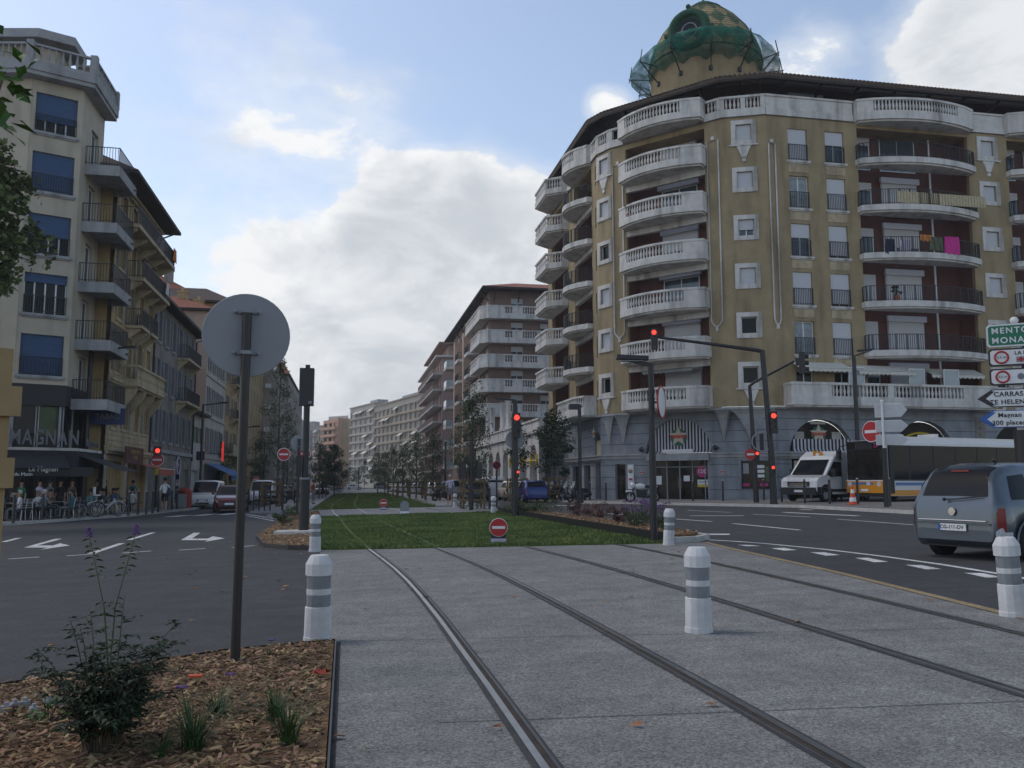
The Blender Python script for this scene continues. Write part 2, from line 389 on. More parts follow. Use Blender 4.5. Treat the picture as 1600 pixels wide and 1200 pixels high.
ground_mat('road_paint',(.58,.58,.57),.5,45,.3,.16,.7,3)
ground_mat('soil',(.075,.05,.03),.5,30,.4,.25,.95,2)
ground_mat('mulch_bed',(.15,.09,.045),.5,28,.5,.3,.95,2)
ground_mat('turf',(.06,.105,.025),.5,45,.35,.2,.95,.8,c_patch=(.10,.12,.035))
mat('chip',(.30,.205,.115),.9,var=.35,scale=2.5,island=.6)
mat('dry_leaf',(.30,.15,.06),.8,var=.2,island=.4)
mat('grass_blade',(.088,.165,.036),.6,var=.35,scale=.45,island=.35,c2=(.13,.17,.045))
mat('rail_steel',(.40,.40,.40),.3,metal=1,var=.12,scale=8)
mat('rail_groove',(.055,.042,.032),.8,var=.3,scale=6)
mat('rail_side',(.13,.13,.135),.5,metal=.6,var=.2,scale=5)
mat('sealant',(.055,.055,.058),.8,var=.2,scale=4)
def sheet(name, poly, dz, m, kind='structure'):
    b=MB(); b.add([(x,y,H(x,y)+dz) for x,y in poly],[tuple(range(len(poly)))]); return b.build(name,m,kind=kind)
def slab(name, poly, dz, m, kind='structure', z0=-.1):
    b=MB(); b.prism(poly,lambda p:H(*p)+z0,lambda p:H(*p)+dz); return b.build(name,m,kind=kind)
def strip(pts, w, off=0):                     # polygon ribbon along a polyline
    Lp=[];Rp=[]
    for i,p in enumerate(pts):
        a=pts[max(i-1,0)]; c=pts[min(i+1,len(pts)-1)]; dx,dy=c[0]-a[0],c[1]-a[1]; l=math.hypot(dx,dy) or 1
        nx,ny=-dy/l,dx/l; Lp.append((p[0]+nx*(w/2+off),p[1]+ny*(w/2+off))); Rp.append((p[0]-nx*(w/2-off),p[1]-ny*(w/2-off)))
    return Lp,Rp
def ribbon(b, pts, w, dz, off=0, th=0):
    Lp,Rp=strip(pts,w,off); n=len(pts)
    vs=[(x,y,H(x,y)+dz) for x,y in Lp]+[(x,y,H(x,y)+dz) for x,y in Rp]
    b.add(vs,[(n+i,n+i+1,i+1,i) for i in range(n-1)])
    if th:
        for S,flip in ((Lp,0),(Rp,1)):
            vs=[(x,y,H(x,y)+dz) for x,y in S]+[(x,y,H(x,y)+dz-th) for x,y in S]
            b.add(vs,[((i,i+1,n+i+1,n+i) if not flip else (i+1,i,n+i,n+i+1)) for i in range(n-1)])
sheet('ground',[(-260,-60),(260,-60),(260,900),(-260,900)],0,'asphalt')
PLAT=[(-.03,-3),(5.1,-3),(6.38,7.6),(6.93,11.6),(7.4,16.2),(7.62,17.9),(6.9,17.85),(-.55,19.1),(-.2,8.02),(-.03,8.0)]
sheet('tram_platform',PLAT,.004,'tram_concrete')
b=MB(); ribbon(b,[(5.1,-3),(6.38,7.6),(6.93,11.6),(7.4,16.2),(7.62,17.9)],.13,.010,-.065); b.build('platform_border','tan_border',kind='structure')
b=MB()                                        # joints cut in the concrete
for pts in ([(-.1,8.05),(6.0,7.0)],[(.55,5.2),(5.9,4.55)],[(-.25,13.2),(7.0,12.2)]): ribbon(b,pts,.009,.0075)
b.build('platform_joints','groove',kind='structure')
sheet('crossing',[(-3.6,38.6),(7.6,39.2),(7.9,50.4),(-3.9,49.5)],.004,'crossing_concrete')
LK=[(-26,0),(-17.5,25),(-13.42,37.4),(-10.66,45.8),(-9.4,55.5),(-9.3,67),(-9.3,330)]
RK=[(19.5,-10),(19.7,27.6),(19.9,35.9),(17.4,42.3),(14.9,49.3),(13.6,56),(12.7,75),(12.5,330)]
slab('pavement_left',[(-60,0)]+LK+[(-60,330)],.12,'pavement_grey')
slab('pavement_right',RK[::-1]+[(90,-10),(90,330)],.12,'pavement_grey')
for nm,K,s in (('kerb_left',LK,1),('kerb_right',RK,-1)):
    b=MB(); ribbon(b,K,.16,.126,-.08*s,.13); b.build(nm,'kerb_stone',kind='structure')
sheet('side_street',[(22.5,37.6),(90,37.6),(90,43.3),(24.5,43.3)],.1245,'asphalt_old')
slab('median_left',[(-5.2,50.2),(-4.9,46),(-3.4,44.6),(-2.0,46),(-2.0,49.4),(-1.95,135),(-5.2,135)],.06,'crossing_concrete')
slab('median_right',[(5.1,50.4),(8.2,50.4),(8.2,135),(5.6,135)],.06,'crossing_concrete')
sheet('far_pavement',[(-5.2,135.1),(8.2,135.1),(8.2,240),(-5.2,240)],.004,'crossing_concrete')
# grass strips
G1=[(-.55,19.12),(6.9,17.87),(6.78,39.2),(-1.2,38.58)]
G2=[(-1.85,49.6),(3.4,50.0),(5.05,50.5),(5.55,56),(5.55,134.5),(-1.9,134.5)]
slab('lawn_bed',G1,.03,'turf',z0=-.05); slab('lawn_bed',G2,.03,'turf',z0=-.05)
# rails
def rail_x(y): 
    if y<9: return .97
    P=[(9,.97),(14.4,.83),(18.7,.47),(28,-.02),(35.3,-.25),(43.3,-.62),(54,-.98),(64,-.92),(77,-.64),(100,-.3),(134,0)]
    for (a,p),(c,q) in zip(P,P[1:]):
        if y<=c:
            t=(y-a)/(c-a); return p+(q-p)*t
    return 0
RY=[-3,0,3,6,9,10.8,12.6,14.4,16.5,18.7,21,24,28,31.5,35.3,39,43.3,48,54,59,64,70,77,88,100,134]
def sm_rail(y): return sum(rail_x(y+d) for d in (-2.5,-1.2,0,1.2,2.5))/5
RAILS=[]
for dx,side,lab in ((0,1,'leftmost tram rail, curving into the lawn'),(1.44,-1,'second tram rail from the bark bed'),(3.24,1,'third tram rail, left of the white bollard in the middle'),(4.78,-1,'rightmost tram rail, beside the tan road border')):
    pts=[(sm_rail(y)+dx+(0.04*(y-5) if dx>4 and y<16 else (.44 if dx>4 else 0)),y) for y in RY]
    if dx>3: pts=[p for p in pts if p[1]<60]
    RAILS.append(pts); t=thing('tram_rail',lab,'rail',(0,0,0),0,'tram rails in the paving')
    b=MB(); ribbon(b,pts,.042,.018,0,.018); b.build('rail_head','rail_steel',t)
    b=MB(); ribbon(b,pts,.04,.0085,-.041*side); b.build('groove','rail_groove',t)
    b=MB(); ribbon(b,pts,.016,.015,-.069*side,.012); b.build('guard_lip','rail_side',t)
    near=[p for p in pts if p[1]<19.5]
    b=MB(); ribbon(b,near,.035,.0095,.0385*side); ribbon(b,near,.02,.0095,-.087*side); b.build('sealant','sealant',t)
# grass blades
def in_poly(x,y,P):
    c=False; j=len(P)-1
    for i in range(len(P)):
        if (P[i][1]>y)!=(P[j][1]>y) and x<(P[j][0]-P[i][0])*(y-P[i][1])/(P[j][1]-P[i][1])+P[i][0]: c=not c
        j=i
    return c
def rail_gap(x,y):
    q=sm_rail(y)
    return any(abs(x-q-d)<.055 for d in (0,1.44))
def blades(name,P,n,h,ybias):
    vs=[];fs=[]; x0=min(p[0] for p in P);x1=max(p[0] for p in P);y0=min(p[1] for p in P);y1=max(p[1] for p in P)
    for i in range(n):
        x=rnd.uniform(x0,x1); y=y0+(y1-y0)*rnd.random()**ybias
        if not in_poly(x,y,P) or rail_gap(x,y): continue
        hh=h*rnd.uniform(.5,1.15)*(1+.4*math.sin(x*2.1+y)*math.sin(y*.7)); a=rnd.uniform(0,2*PI); wd=rnd.uniform(.008,.016)*(1+y/25); z=H(x,y)+.028
        lx,ly=rnd.gauss(0,.35)*hh,rnd.gauss(0,.35)*hh; k=len(vs)
        vs+=[(x-wd*math.cos(a),y-wd*math.sin(a),z),(x+wd*math.cos(a),y+wd*math.sin(a),z),(x+lx,y+ly,z+hh)]; fs.append((k,k+1,k+2))
    b=MB(); b.add(vs,fs); return b.build(name,'grass_blade',kind='stuff')
blades('grass',G1,95000,.055,1.5); blades('grass',G2,45000,.06,2.2)
# planting beds
BED=[(-.06,-2),(-.09,7.96),(-.94,7.75),(-2.39,6.82),(-4.6,5.2),(-7,3.4),(-7,-2)]
slab('mulch_bed',BED[::-1],.03,'mulch_bed')
b=MB(); ribbon(b,[(-.045,-2),(-.075,7.985),(-.95,7.79),(-2.42,6.86),(-4.64,5.24),(-7.1,3.4)],.012,.04,0,.05); tag(b.build('edging_strip','black_metal'),'thin dark steel edging around the near bark bed','edging')
def chips(name,P,n,lo,hi,dens_y=1.0,y0=None,y1=None):
    b=MB(); ya=y0 if y0 is not None else min(p[1] for p in P); yb=y1 if y1 is not None else max(p[1] for p in P); xa=min(p[0] for p in P); xb=max(p[0] for p in P)
    vs=[];fs=[]
    for i in range(n):
        x=rnd.uniform(xa,xb); y=rnd.uniform(ya,yb)
        if not in_poly(x,y,P): continue
        l=rnd.uniform(lo,hi); wd=l*rnd.uniform(.12,.5); th=rnd.uniform(.003,.008); z=H(x,y)+.03+rnd.random()**2*.035
        M=Matrix.Translation((x,y,z))@Matrix.Rotation(rnd.uniform(0,2*PI),4,'Z')@Matrix.Rotation(rnd.gauss(0,.28),4,'X')@Matrix.Rotation(rnd.gauss(0,.28),4,'Y')
        k=len(vs)
        for c in ((-.5,-.5,0),(.5,-.35,0),(.42,.5,0),(-.45,.4,0),(-.5,-.5,1),(.5,-.35,1),(.42,.5,1),(-.45,.4,1)):
            v=M@Vector((c[0]*l,c[1]*wd,c[2]*th)); vs.append((v.x,v.y,v.z))
        fs+=[(k+4,k+5,k+6,k+7),(k,k+1,k+5,k+4),(k+1,k+2,k+6,k+5),(k+2,k+3,k+7,k+6),(k+3,k,k+4,k+7)]
    b.add(vs,fs); return b.build(name,'chip',kind='stuff')
NEARBED=[(-.1,3.2),(-.12,7.93),(-.94,7.7),(-2.39,6.78),(-4.6,5.15),(-4.6,3.2)]
chips('wood_chips',NEARBED,22000,.012,.07)
ISL=[(-.75,19.3),(-1.25,19.65),(-1.85,20.6),(-2.35,24),(-2.5,34.8),(-2.4,44.5),(-1.4,44.5),(-1.15,38.6)]
slab('mulch_bed',ISL,.09,'mulch_bed',z0=-.1)
def chips_up(P,n,dz):
    o=chips('wood_chips',P,n,.04,.11); o.location.z=dz; return o
chips_up(ISL,3500,.065)
b=MB(); ribbon(b,ISL[:5],.02,.10,0,.14); tag(b.build('edging_strip','black_metal'),'curved dark steel edging of the small island with the tall signal box','edging')
RIS=[(6.78,18.3),(7.5,18.3),(7.95,18.9),(8.0,24),(7.75,39),(6.85,39.4)]
slab('mulch_bed',RIS,.16,'mulch_bed',z0=-.1); chips_up(RIS,3500,.14)
b=MB(); ribbon(b,[(6.82,39.4),(6.74,30),(6.74,18.26),(7.1,18.25)],.02,.24,0,.26); tag(b.build('edging_strip','black_metal'),'dark steel edging between the lawn and the flower island','edging')
b=MB(); ribbon(b,[(7.05,18.1),(7.6,18.15),(8.1,18.75),(8.15,24),(7.9,39.2)],.16,.12,0,.14); tag(b.build('kerb','kerb_stone',kind='structure'),'pale kerb','kerb')
# road markings
def mark(pts,dz=.004,name='road_marking'):
    b=MB(); P=[G(*p) for p in pts]
    a=sum(P[i-1][0]*P[i][1]-P[i][0]*P[i-1][1] for i in range(len(P)))
    if a<0: P=P[::-1]
    b.add([(x,y,H(x,y)+dz) for x,y in P],[tuple(range(len(P)))]); return b.build(name,'road_paint',kind='structure')
def line(p,q,w=.12,name='road_marking'):
    b=MB(); ribbon(b,[G(*p),G(*q)],w,.004); return b.build(name,'road_paint',kind='structure')
c4=lambda P,ox,oy,s:[(ox+x/s,oy+y/s) for x,y in P]
mark(c4([(150,703),(345,648),(390,648),(232,690),(330,690),(375,676),(437,690),(255,716),(300,703)],0,680,4),name='turn_arrow_marking')
mark(c4([(1130,656),(1210,611),(1252,611),(1200,647),(1300,647),(1330,632),(1405,645),(1280,667),(1300,657)],0,680,4),name='turn_arrow_marking')
for p,q,w in (((22,668),(118,643),.16),((50,775),(245,762),.11),((415,755),(605,742),.11),((570,740),(762,676),.16),((808,655),(958,609),.16),((765,738),(945,724),.11),((1115,719),(1283,709),.11),((1450,702),(1600,690),.11)):
    line(*c4([p,q],0,680,4),w=w)
for p,q,w in (((1055,511),(1170,501),.6),((1222,504),(1330,493),.6),((1385,498),(1472,488),.6)): line(*c4([p,q],0,680,4),w=w)
line((383,803),(437,812),.14); line((386,806),(428,814),.1)
b=MB(); ribbon(b,[G(*p) for p in c4([(-60,455),(150,467),(300,478),(600,507),(900,543),(1200,585),(1500,634),(1640,660)],1100,700,3.2)],.12,.0045); b.build('road_marking','road_paint',kind='structure')
for P in ([(165,485),(225,485),(285,491),(215,492)],[(335,502),(400,500),(465,511),(400,514)],[(530,522),(600,522),(678,536),(610,539)],[(753,550),(820,550),(922,570),(850,572)],[(1005,585),(1090,587),(1187,606),(1110,608)],[(1298,625),(1395,627),(1495,648),(1410,649)]):
    mark(c4(P,1100,700,3.2))
for p,q,w in (((145,378),(480,411),.14),((245,331),(530,346),.12),((400,322),(770,340),.3),((665,356),(1050,385),.1),((480,308),(545,310),.3)): line(*c4([p,q],1100,700,3.2),w=w)
for p,q,w in (((1255,230),(1530,243),.12),((1272,264),(1610,264),.25),((1185,284),(1410,300),.14),((765,250),(1000,268),.2),((750,298),(840,298),.5),((425,199),(560,201),.5),((272,205),(420,203),.5),((430,262),(500,264),.3),((900,296),(1000,296),.3),((590,187),(690,190),.5)): line(*c4([p,q],760,740,4),w=w)
line((1105,835),(1140,835),.45,'worn_marking')
# fallen leaves on the paving and asphalt
b=MB()
for i in range(150):
    if i<60: x,y=rnd.uniform(-3,6.5),rnd.uniform(4.5,19)
    elif i<110: x,y=rnd.uniform(-.6,7),rnd.uniform(18.3,26)
    else: x,y=rnd.uniform(-7,0),rnd.uniform(8,24)
    r=rnd.uniform(.02,.055); a0=rnd.uniform(0,6); z=H(x,y)+.014+(.05 if 18.2<y<40 and x>-.5 else 0)
    n=7; vs=[(x,y,z+.008)]
    for k in range(n):
        a=a0+2*PI*k/n; q=r*(1 if k%2 else .55); vs.append((x+q*math.cos(a),y+q*.7*math.sin(a),z+rnd.uniform(0,.02)))
    b.add(vs,[(0,1+k,1+(k+1)%n) for k in range(n)])
b.build('fallen_leaves','dry_leaf',kind='stuff')
# ------------------------------------------------------------------ building helpers
def wall_grid(mb,u0,u1,z0,z1,ops=(),depth=.2,y=0.):
    us=sorted({u0,u1}|{max(u0,min(u1,o[i])) for o in ops for i in (0,1)}); zs=sorted({z0,z1}|{max(z0,min(z1,o[i])) for o in ops for i in (2,3)})
    vs=[];fs=[];idx={}
    def V(i,j):
        if (i,j) not in idx: idx[(i,j)]=len(vs); vs.append((us[i],y,zs[j]))
        return idx[(i,j)]
    for i in range(len(us)-1):
        for j in range(len(zs)-1):
            cu=(us[i]+us[i+1])/2; cz=(zs[j]+zs[j+1])/2
            if any(o[0]<cu<o[1] and o[2]<cz<o[3] for o in ops): continue
            fs.append((V(i,j),V(i+1,j),V(i+1,j+1),V(i,j+1)))
    mb.add(vs,fs)
    for o in ops:
        a,b,c,d=o[:4]; dd=o[4] if len(o)>4 else depth
        mb.add([(a,y,c),(b,y,c),(b,y,d),(a,y,d),(a,y+dd,c),(b,y+dd,c),(b,y+dd,d),(a,y+dd,d)],[(0,4,5,1),(1,5,6,2),(2,6,7,3),(3,7,4,0)])
def arch_wall(mb,u0,u1,z0,z1,cu,r,zs,depth=.3,y=0.,zb=None,n=16,ry=None):
    """A wall panel with one arched opening (springing height zs, foot zb)."""
    zb=z0 if zb is None else zb; ry=ry or r
    arc=[(cu+r*math.cos(PI-PI*i/n),zs+ry*math.sin(PI*i/n)) for i in range(n+1)]
    if zb>z0: mb.add([(u0,y,z0),(u1,y,z0),(u1,y,zb),(u0,y,zb)],[(0,1,2,3)])
    mb.add([(u0,y,zb),(cu-r,y,zb),(cu-r,y,zs),(u0,y,zs)],[(0,1,2,3)]); mb.add([(cu+r,y,zb),(u1,y,zb),(u1,y,zs),(cu+r,y,zs)],[(0,1,2,3)])
    top=[(u0+(u1-u0)*i/n,z1) for i in range(n+1)]
    mb.add([(u0,y,zs),(cu-r,y,zs),(u0,y,z1)],[(0,1,2)]); mb.add([(cu+r,y,zs),(u1,y,zs),(u1,y,z1)],[(0,1,2)])
    mb.add([(a,y,z) for a,z in arc]+[(a,y,z) for a,z in top],[(i,i+1,n+2+i,n+1+i) for i in range(n)])
    pr=[(cu-r,zb)]+arc+[(cu+r,zb)]
    mb.add([(a,y,z) for a,z in pr]+[(a,y+depth,z) for a,z in pr],[(i+1,i,len(pr)+i,len(pr)+i+1) for i in range(len(pr)-1)])
def offset(path,d):
    out=[]
    for i,p in enumerate(path):
        n=[]
        for a,b in ((i-1,i),(i,i+1)):
            if a<0 or b>=len(path): continue
            dx,dy=path[b][0]-path[a][0],path[b][1]-path[a][1]; l=math.hypot(dx,dy); n.append((dy/l,-dx/l))
        if len(n)==1: out.append((p[0]+n[0][0]*d,p[1]+n[0][1]*d))
        else:
            mx,my=n[0][0]+n[1][0],n[0][1]+n[1][1]; k=2/(mx*mx+my*my); out.append((p[0]+mx*k*d,p[1]+my*k*d))
    return out
def band(mb,path,o0,o1,z0,z1):               # a course following a plan path between two offsets and two heights
    A=offset(path,o0); B=offset(path,o1); n=len(path)
    vs=[(x,y,z) for P in (A,B) for z in (z0,z1) for x,y in P]
    fs=[]
    for i in range(n-1):
        a0,a1,b0,b1=i,n+i,2*n+i,3*n+i
        fs+=[(b0,b0+1,b1+1,b1),(a1,a1+1,a0+1,a0)[::1],(b1,b1+1,a1+1,a1),(a0,a0+1,b0+1,b0)]
    fs+=[(0,2*n,3*n,n),(n-1,2*n-1,4*n-1,3*n-1)]
    mb.add(vs,fs)
def path_pts(path,step):
    out=[]; 
    for a,b in zip(path,path[1:]):
        l=math.hypot(b[0]-a[0],b[1]-a[1]); k=max(1,round(l/step))
        for i in range(k): t=(i+.5)/k; out.append((a[0]+(b[0]-a[0])*t,a[1]+(b[1]-a[1])*t))
    return out
BAL=[(.052,0),(.052,.05),(.035,.08),(.07,.2),(.078,.28),(.05,.42),(.035,.52),(.05,.58),(.052,.64)]
def balusters(mb,path,z,h=.64,step=.24):
    for x,y in path_pts(path,step): mb.lathe([(r*1.05,q*h/.64) for r,q in BAL],(x,y,z),7)
def iron_rail(mb,path,z,h=.95,step=.14,r=.011,mid=()):
    for zz in (h,.1)+tuple(mid):
        for a,b in zip(path,path[1:]): mb.bar((a[0],a[1],z+zz),(b[0],b[1],z+zz),.035 if zz==h else .022)
    for x,y in path_pts(path,step): mb.bar((x,y,z),(x,y,z+h),r*2)
    for x,y in path: mb.bar((x,y,z),(x,y,z+h+.02),.035)
def curve_out(u0,u1,end,mid,n=12):            # plan outline of a bow-fronted balcony, y negative outward
    P=[(u0,0),(u0,-end)]
    for i in range(n+1):
        t=i/n; P.append((u0+.25+(u1-u0-.5)*t,-end-.12-(mid-end-.12)*math.sin(PI*t)**.8))
    return P+[(u1,-end),(u1,0)]
def stone_balcony(M,out,zlo,zhi,rail,parent,m='white_plaster',bal=None,solid=(),name='balcony'):
    """Slab with a moulded edge; a stone balustrade with piers (rail='stone') or an iron railing as its sub-part."""
    b=MB(M); b.prism(out,zlo+.1,zhi); 
    ins=[(p[0]+(.12 if i<len(out)/2 else -.12),min(0,p[1]+.12)) for i,p in enumerate(out)]; b.prism(ins,zlo,zlo+.1); sl=b.build(name,m,parent)
    r=MB(M); path=offset(out,-.09)
    if rail=='stone':
        band(r,path,-.07,.09,zhi,zhi+.1); band(r,path,-.09,.11,zhi+.76,zhi+.9)
        k0,k1=bal; balusters(r,path[k0:k1+1],zhi+.1,.66)
        for s in solid: band(r,path[s[0]:s[1]+1],-.06,.075,zhi+.1,zhi+.76)
        r.build('balustrade',m,sl)
    else:
        iron_rail(r,path,zhi,.95,.13); r.build('railing','iron',sl)
    return sl
def window_mesh(w,h,y=.2,fr=.06,mull=1,trans=None):
    f=MB(); f.box(0,fr,y-.03,y+.03,0,h); f.box(w-fr,w,y-.03,y+.03,0,h); f.box(fr,w-fr,y-.03,y+.03,0,fr); f.box(fr,w-fr,y-.03,y+.03,h-fr,h)
    for i in range(mull): u=w*(i+1)/(mull+1); f.box(u-fr*.6,u+fr*.6,y-.035,y+.025,fr,h-fr)
    if trans: f.box(fr,w-fr,y-.032,y+.028,trans-fr/2,trans+fr/2)
    return f
def pane_mesh(w,h,y=.2,m='glass_dark'): return MB().box(.03,w-.03,y-.008,y+.008,.03,h-.03).mesh('pane',m)
def blind_mesh(w,h,drop,y=.12,m='blind_white',box=0):
    b=MB(); b.box(.02,w-.02,y-.02,y+.02,h-drop,h-.002)
    if box: b.box(-.1,w+.1,y-.16,y+.03,h-.02,h+box)
    n=int(drop/.08)
    for i in range(n): b.box(.03,w-.03,y-.03,y-.02,h-drop+i*.08+.01,h-drop+i*.08+.065)
    return b.mesh('blind',m)
def make_window(w,h,blind=0,y=.2,frame='white_paint',glass='glass_dark',rail=0,sill=0,mull=1,surround=None,shutters=None,bm='blind_white',trans=None,smat='white_plaster',box=0,name='window'):
    subs=[('pane',pane_mesh(w,h,y,glass))]
    if blind: subs.append(('blind',blind_mesh(w,h,h*blind,y-.08,bm,box)))
    if rail: r=MB(); iron_rail(r,[(0.02,-.03),(w-.02,-.03)],0.02,rail,.11); subs.append(('railing',r.mesh('railing','iron')))
    if sill: subs.append(('sill',MB().box(-.12,w+.12,-.14,.1,-.13,-.003).box(-.06,w+.06,-.08,.1,-.2,-.13).mesh('sill',smat)))
    if surround:
        s=surround; subs.append(('surround',MB().box(-s,0,-.07,.03,-s,h+s).box(w,w+s,-.07,.03,-s,h+s).box(0,w,-.07,.03,h,h+s).box(0,w,-.07,.03,-s,0).mesh('surround',smat)))
    if shutters:
        for sx in (0,1):
            b=MB(); x0=(-w*.5-.02) if sx==0 else w+.02; b.box(x0,x0+w*.5,-.06,-.02,0,h); n=int(h/.1)
            for i in range(n): b.box(x0+.05,x0+w*.5-.05,-.075,-.06,.05+i*(h-.1)/n,.05+i*(h-.1)/n+.06)
            subs.append(('shutter',b.mesh('shutter',shutters)))
    return Proto(name,window_mesh(w,h,y,.055,mull,trans).mesh('window',frame),subs)
def star5(cx,cz,r,q=.42,rot=PI/2): return [(cx+(r if i%2==0 else r*q)*math.cos(rot+PI*i/5),cz+(r if i%2==0 else r*q)*math.sin(rot+PI*i/5)) for i in range(10)]
def disc(cx,cz,r,n=24): return [(cx+r*math.cos(2*PI*i/n),cz+r*math.sin(2*PI*i/n)) for i in range(n)]
# ------------------------------------------------------------------ the yellow corner building
ZK=lambda k:5.75+2.96*(k-1)
YB=thing('apartment_building','big yellow corner apartment building with white stone balconies and a domed turret','building',(30,58,H(30,58)),world=True)
PATH=[(16.2,69),(16.2,54.1),(16.7,52.9),(21.9,47.0),(24.3,46.0),(54,46)]
F_A=FR(16.2,69,0,0,-1); F_a=FR(16.2,54.1,0,.5,-1.2); F_C=FR(16.7,52.9,0,5.2,-5.9); F_b=FR(21.9,47,0,2.4,-1); F_B=FR(24.3,46,0,1,0)
LA=14.9; La=1.3; LC=math.hypot(5.2,5.9); Lb=2.6; LB=29.7; TOP=23.4; BOT=5.75
W=MB()
sq=lambda u,k:(u-.46,u+.46,ZK(k)+1.35,ZK(k)+2.35,.22)
KS=range(1,7)
# facade towards the street
W.M=F_A; bayA=(8.7,13.3); bayD=(1.5,6.6)
wall_grid(W,0,LA,BOT,TOP,[(bayA[0],bayA[1],BOT,TOP-.35,1.6),(bayD[0],bayD[1],BOT,TOP-.35,1.4)]+[(14.15,14.4,ZK(k)+.9,ZK(k)+2.3,.3) for k in KS])
W.M=F_a; wall_grid(W,0,La,BOT,TOP,[sq(.65,k) for k in KS])
W.M=F_C; rec=(1.15,6.75); wall_grid(W,0,LC,BOT,TOP,[(rec[0],rec[1],BOT,TOP-.35,1.5)])
W.M=F_b; wall_grid(W,0,Lb,BOT,TOP,[sq(1.3,k) for k in KS])
W.M=F_B; cols=(1.42,3.88); bays=((6.05,13.75),(16.6,24.3)); SQ=15.15
wall_grid(W,0,LB,BOT,TOP,[(u,u+1.27,ZK(k)+.1,ZK(k)+2.12,.25) for u in cols for k in range(2,7)]+[(b0,b1,BOT,TOP-.35,1.5) for b0,b1 in bays]+[sq(SQ,k) for k in KS]+[(u,u+1.1,ZK(1)+.1,ZK(1)+2.1,.25) for u in cols])
for pa,pb in (((16.2,69),(26,69)),((54,46),(54,60))):
    W.M=Matrix(); W.add([(pa[0],pa[1],BOT),(pb[0],pb[1],BOT),(pb[0],pb[1],TOP),(pa[0],pa[1],TOP)],[(0,1,2,3)])
W.build('wall','yellow_plaster',YB)
# recessed bay walls
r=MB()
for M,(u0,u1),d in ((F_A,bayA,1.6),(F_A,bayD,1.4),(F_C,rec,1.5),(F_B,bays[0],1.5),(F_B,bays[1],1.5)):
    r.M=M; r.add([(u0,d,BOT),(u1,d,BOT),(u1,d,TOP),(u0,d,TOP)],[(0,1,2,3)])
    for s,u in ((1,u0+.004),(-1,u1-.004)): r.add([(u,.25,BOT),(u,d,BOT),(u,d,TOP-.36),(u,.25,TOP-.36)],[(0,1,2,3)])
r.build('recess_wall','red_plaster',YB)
# floors behind the balconies and window surrounds
sqA=make_window(.92,1.0,1,.2,surround=.27); sqB=make_window(.92,1.0,.62,.2,surround=.27,glass='glass_blue'); sqC=make_window(.92,1.0,0,.2,surround=.27,mull=0)
seq=[sqC,sqC,sqA,sqB,sqA,sqA]
for k in KS:
    p=seq[k-1]
    p.put(YB,F_b@TR(1.3-.46,0,ZK(k)+1.35)); (sqC if k in(1,4) else sqA).put(YB,F_a@TR(.19,0,ZK(k)+1.35)); (sqC if k==1 else sqA).put(YB,F_B@TR(SQ-.46,0,ZK(k)+1.35))
fwA=make_window(1.27,2.02,1,.2,rail=1.0,sill=1); fwB=make_window(1.27,2.02,.42,.2,rail=1.0,sill=1,glass='glass_blue'); fwC=make_window(1.27,2.02,0,.2,rail=1.0,sill=1,glass='curtain'); fwD=make_window(1.27,2.02,.9,.2,rail=1.0,sill=1)
for i,u in enumerate(cols):
    for k,p in zip(range(2,7),[(fwC,fwA,fwB,fwC,fwA),(fwA,fwD,fwD,fwA,fwB)][i]): p.put(YB,F_B@TR(u,0,ZK(k)+.1))
    make_window(1.1,2.0,0,.2,mull=1).put(YB,F_B@TR(u,0,ZK(1)+.1))
b=MB(F_B)
for u in cols:
    for k in range(2,7): MB(F_B).box(u-.02,u+1.29,-.03,.02,ZK(k)-.62,ZK(k)-.11).build('spandrel_panel','stone_trim',YB)
# white moulded frames on the yellow strips, corbel drops under the top and bottom squares
def outline(u0,u1,z0,z1,M):
    b=MB(M); b.tube([(u0,-.05,z0+.3),(u0,-.05,z1),(u1,-.05,z1),(u1,-.05,z0+.3),((u0+u1)/2+.12,-.05,z0),((u0+u1)/2-.12,-.05,z0),(u0,-.05,z0+.3)],.05,6); b.box((u0+u1)/2-.08,(u0+u1)/2+.08,-.1,0,z0-.3,z0-.04); b.box((u0+u1)/2-.1,(u0+u1)/2+.1,-.08,0,z1+.06,z1+.28); b.build('moulding','white_plaster',YB)
outline(.2,.95,10.6,22.1,F_C); outline(6.95,7.65,10.6,22.1,F_C); outline(.15,.55,10.6,21.6,F_B)
for M,u in ((F_a,.65),(F_b,1.3),(F_B,SQ)):
    for z in (ZK(6)+1.03,ZK(1)+1.03): b=MB(M); b.plate([(u-.13,z-.75),(u+.13,z-.75),(u+.42,z-.05),(u-.42,z-.05)],-.1,0); b.box(u-.85,u+.85,-.13,0,z-.04,z+.04); b.box(u-.11,u+.11,-.09,0,z-1.02,z-.8); b.build('sill_corbel','white_plaster',YB)
# balconies
cor=curve_out(rec[0]-.12,rec[1]+.12,.75,1.55,12); n=len(cor)
for k in range(1,8): stone_balcony(F_C,cor,ZK(k)-.05,ZK(k)+.38,'stone',YB,bal=(3,n-5),solid=((0,3),(n-5,n-1)))
for bi,(b0,b1) in enumerate(bays):
    o=curve_out(b0-.18,b1+.18,.45,1.35,12); n=len(o)
    for k in range(2,7): stone_balcony(F_B,o,ZK(k)-.05,ZK(k)+.4,'iron',YB)
    stone_balcony(F_B,o,TOP-.15,TOP+.38,'stone',YB,bal=(3,n-5),solid=((0,3),(n-5,n-1)))
o1=[(.55,0),(.55,-1.1),(3,-1.1),(6.6,-1.1),(7.0,-1.1),(11.6,-1.1),(13.9,-1.1),(13.9,0)]
sl=stone_balcony(F_B,o1,BOT-.1,BOT+.42,'stone',YB,bal=(2,3),solid=((0,2),(3,4),(5,7)))
r=MB(F_B); balusters(r,[(7.0,-1.01),(11.6,-1.01)],BOT+.52,.66); r.build('balustrade','white_plaster',sl)
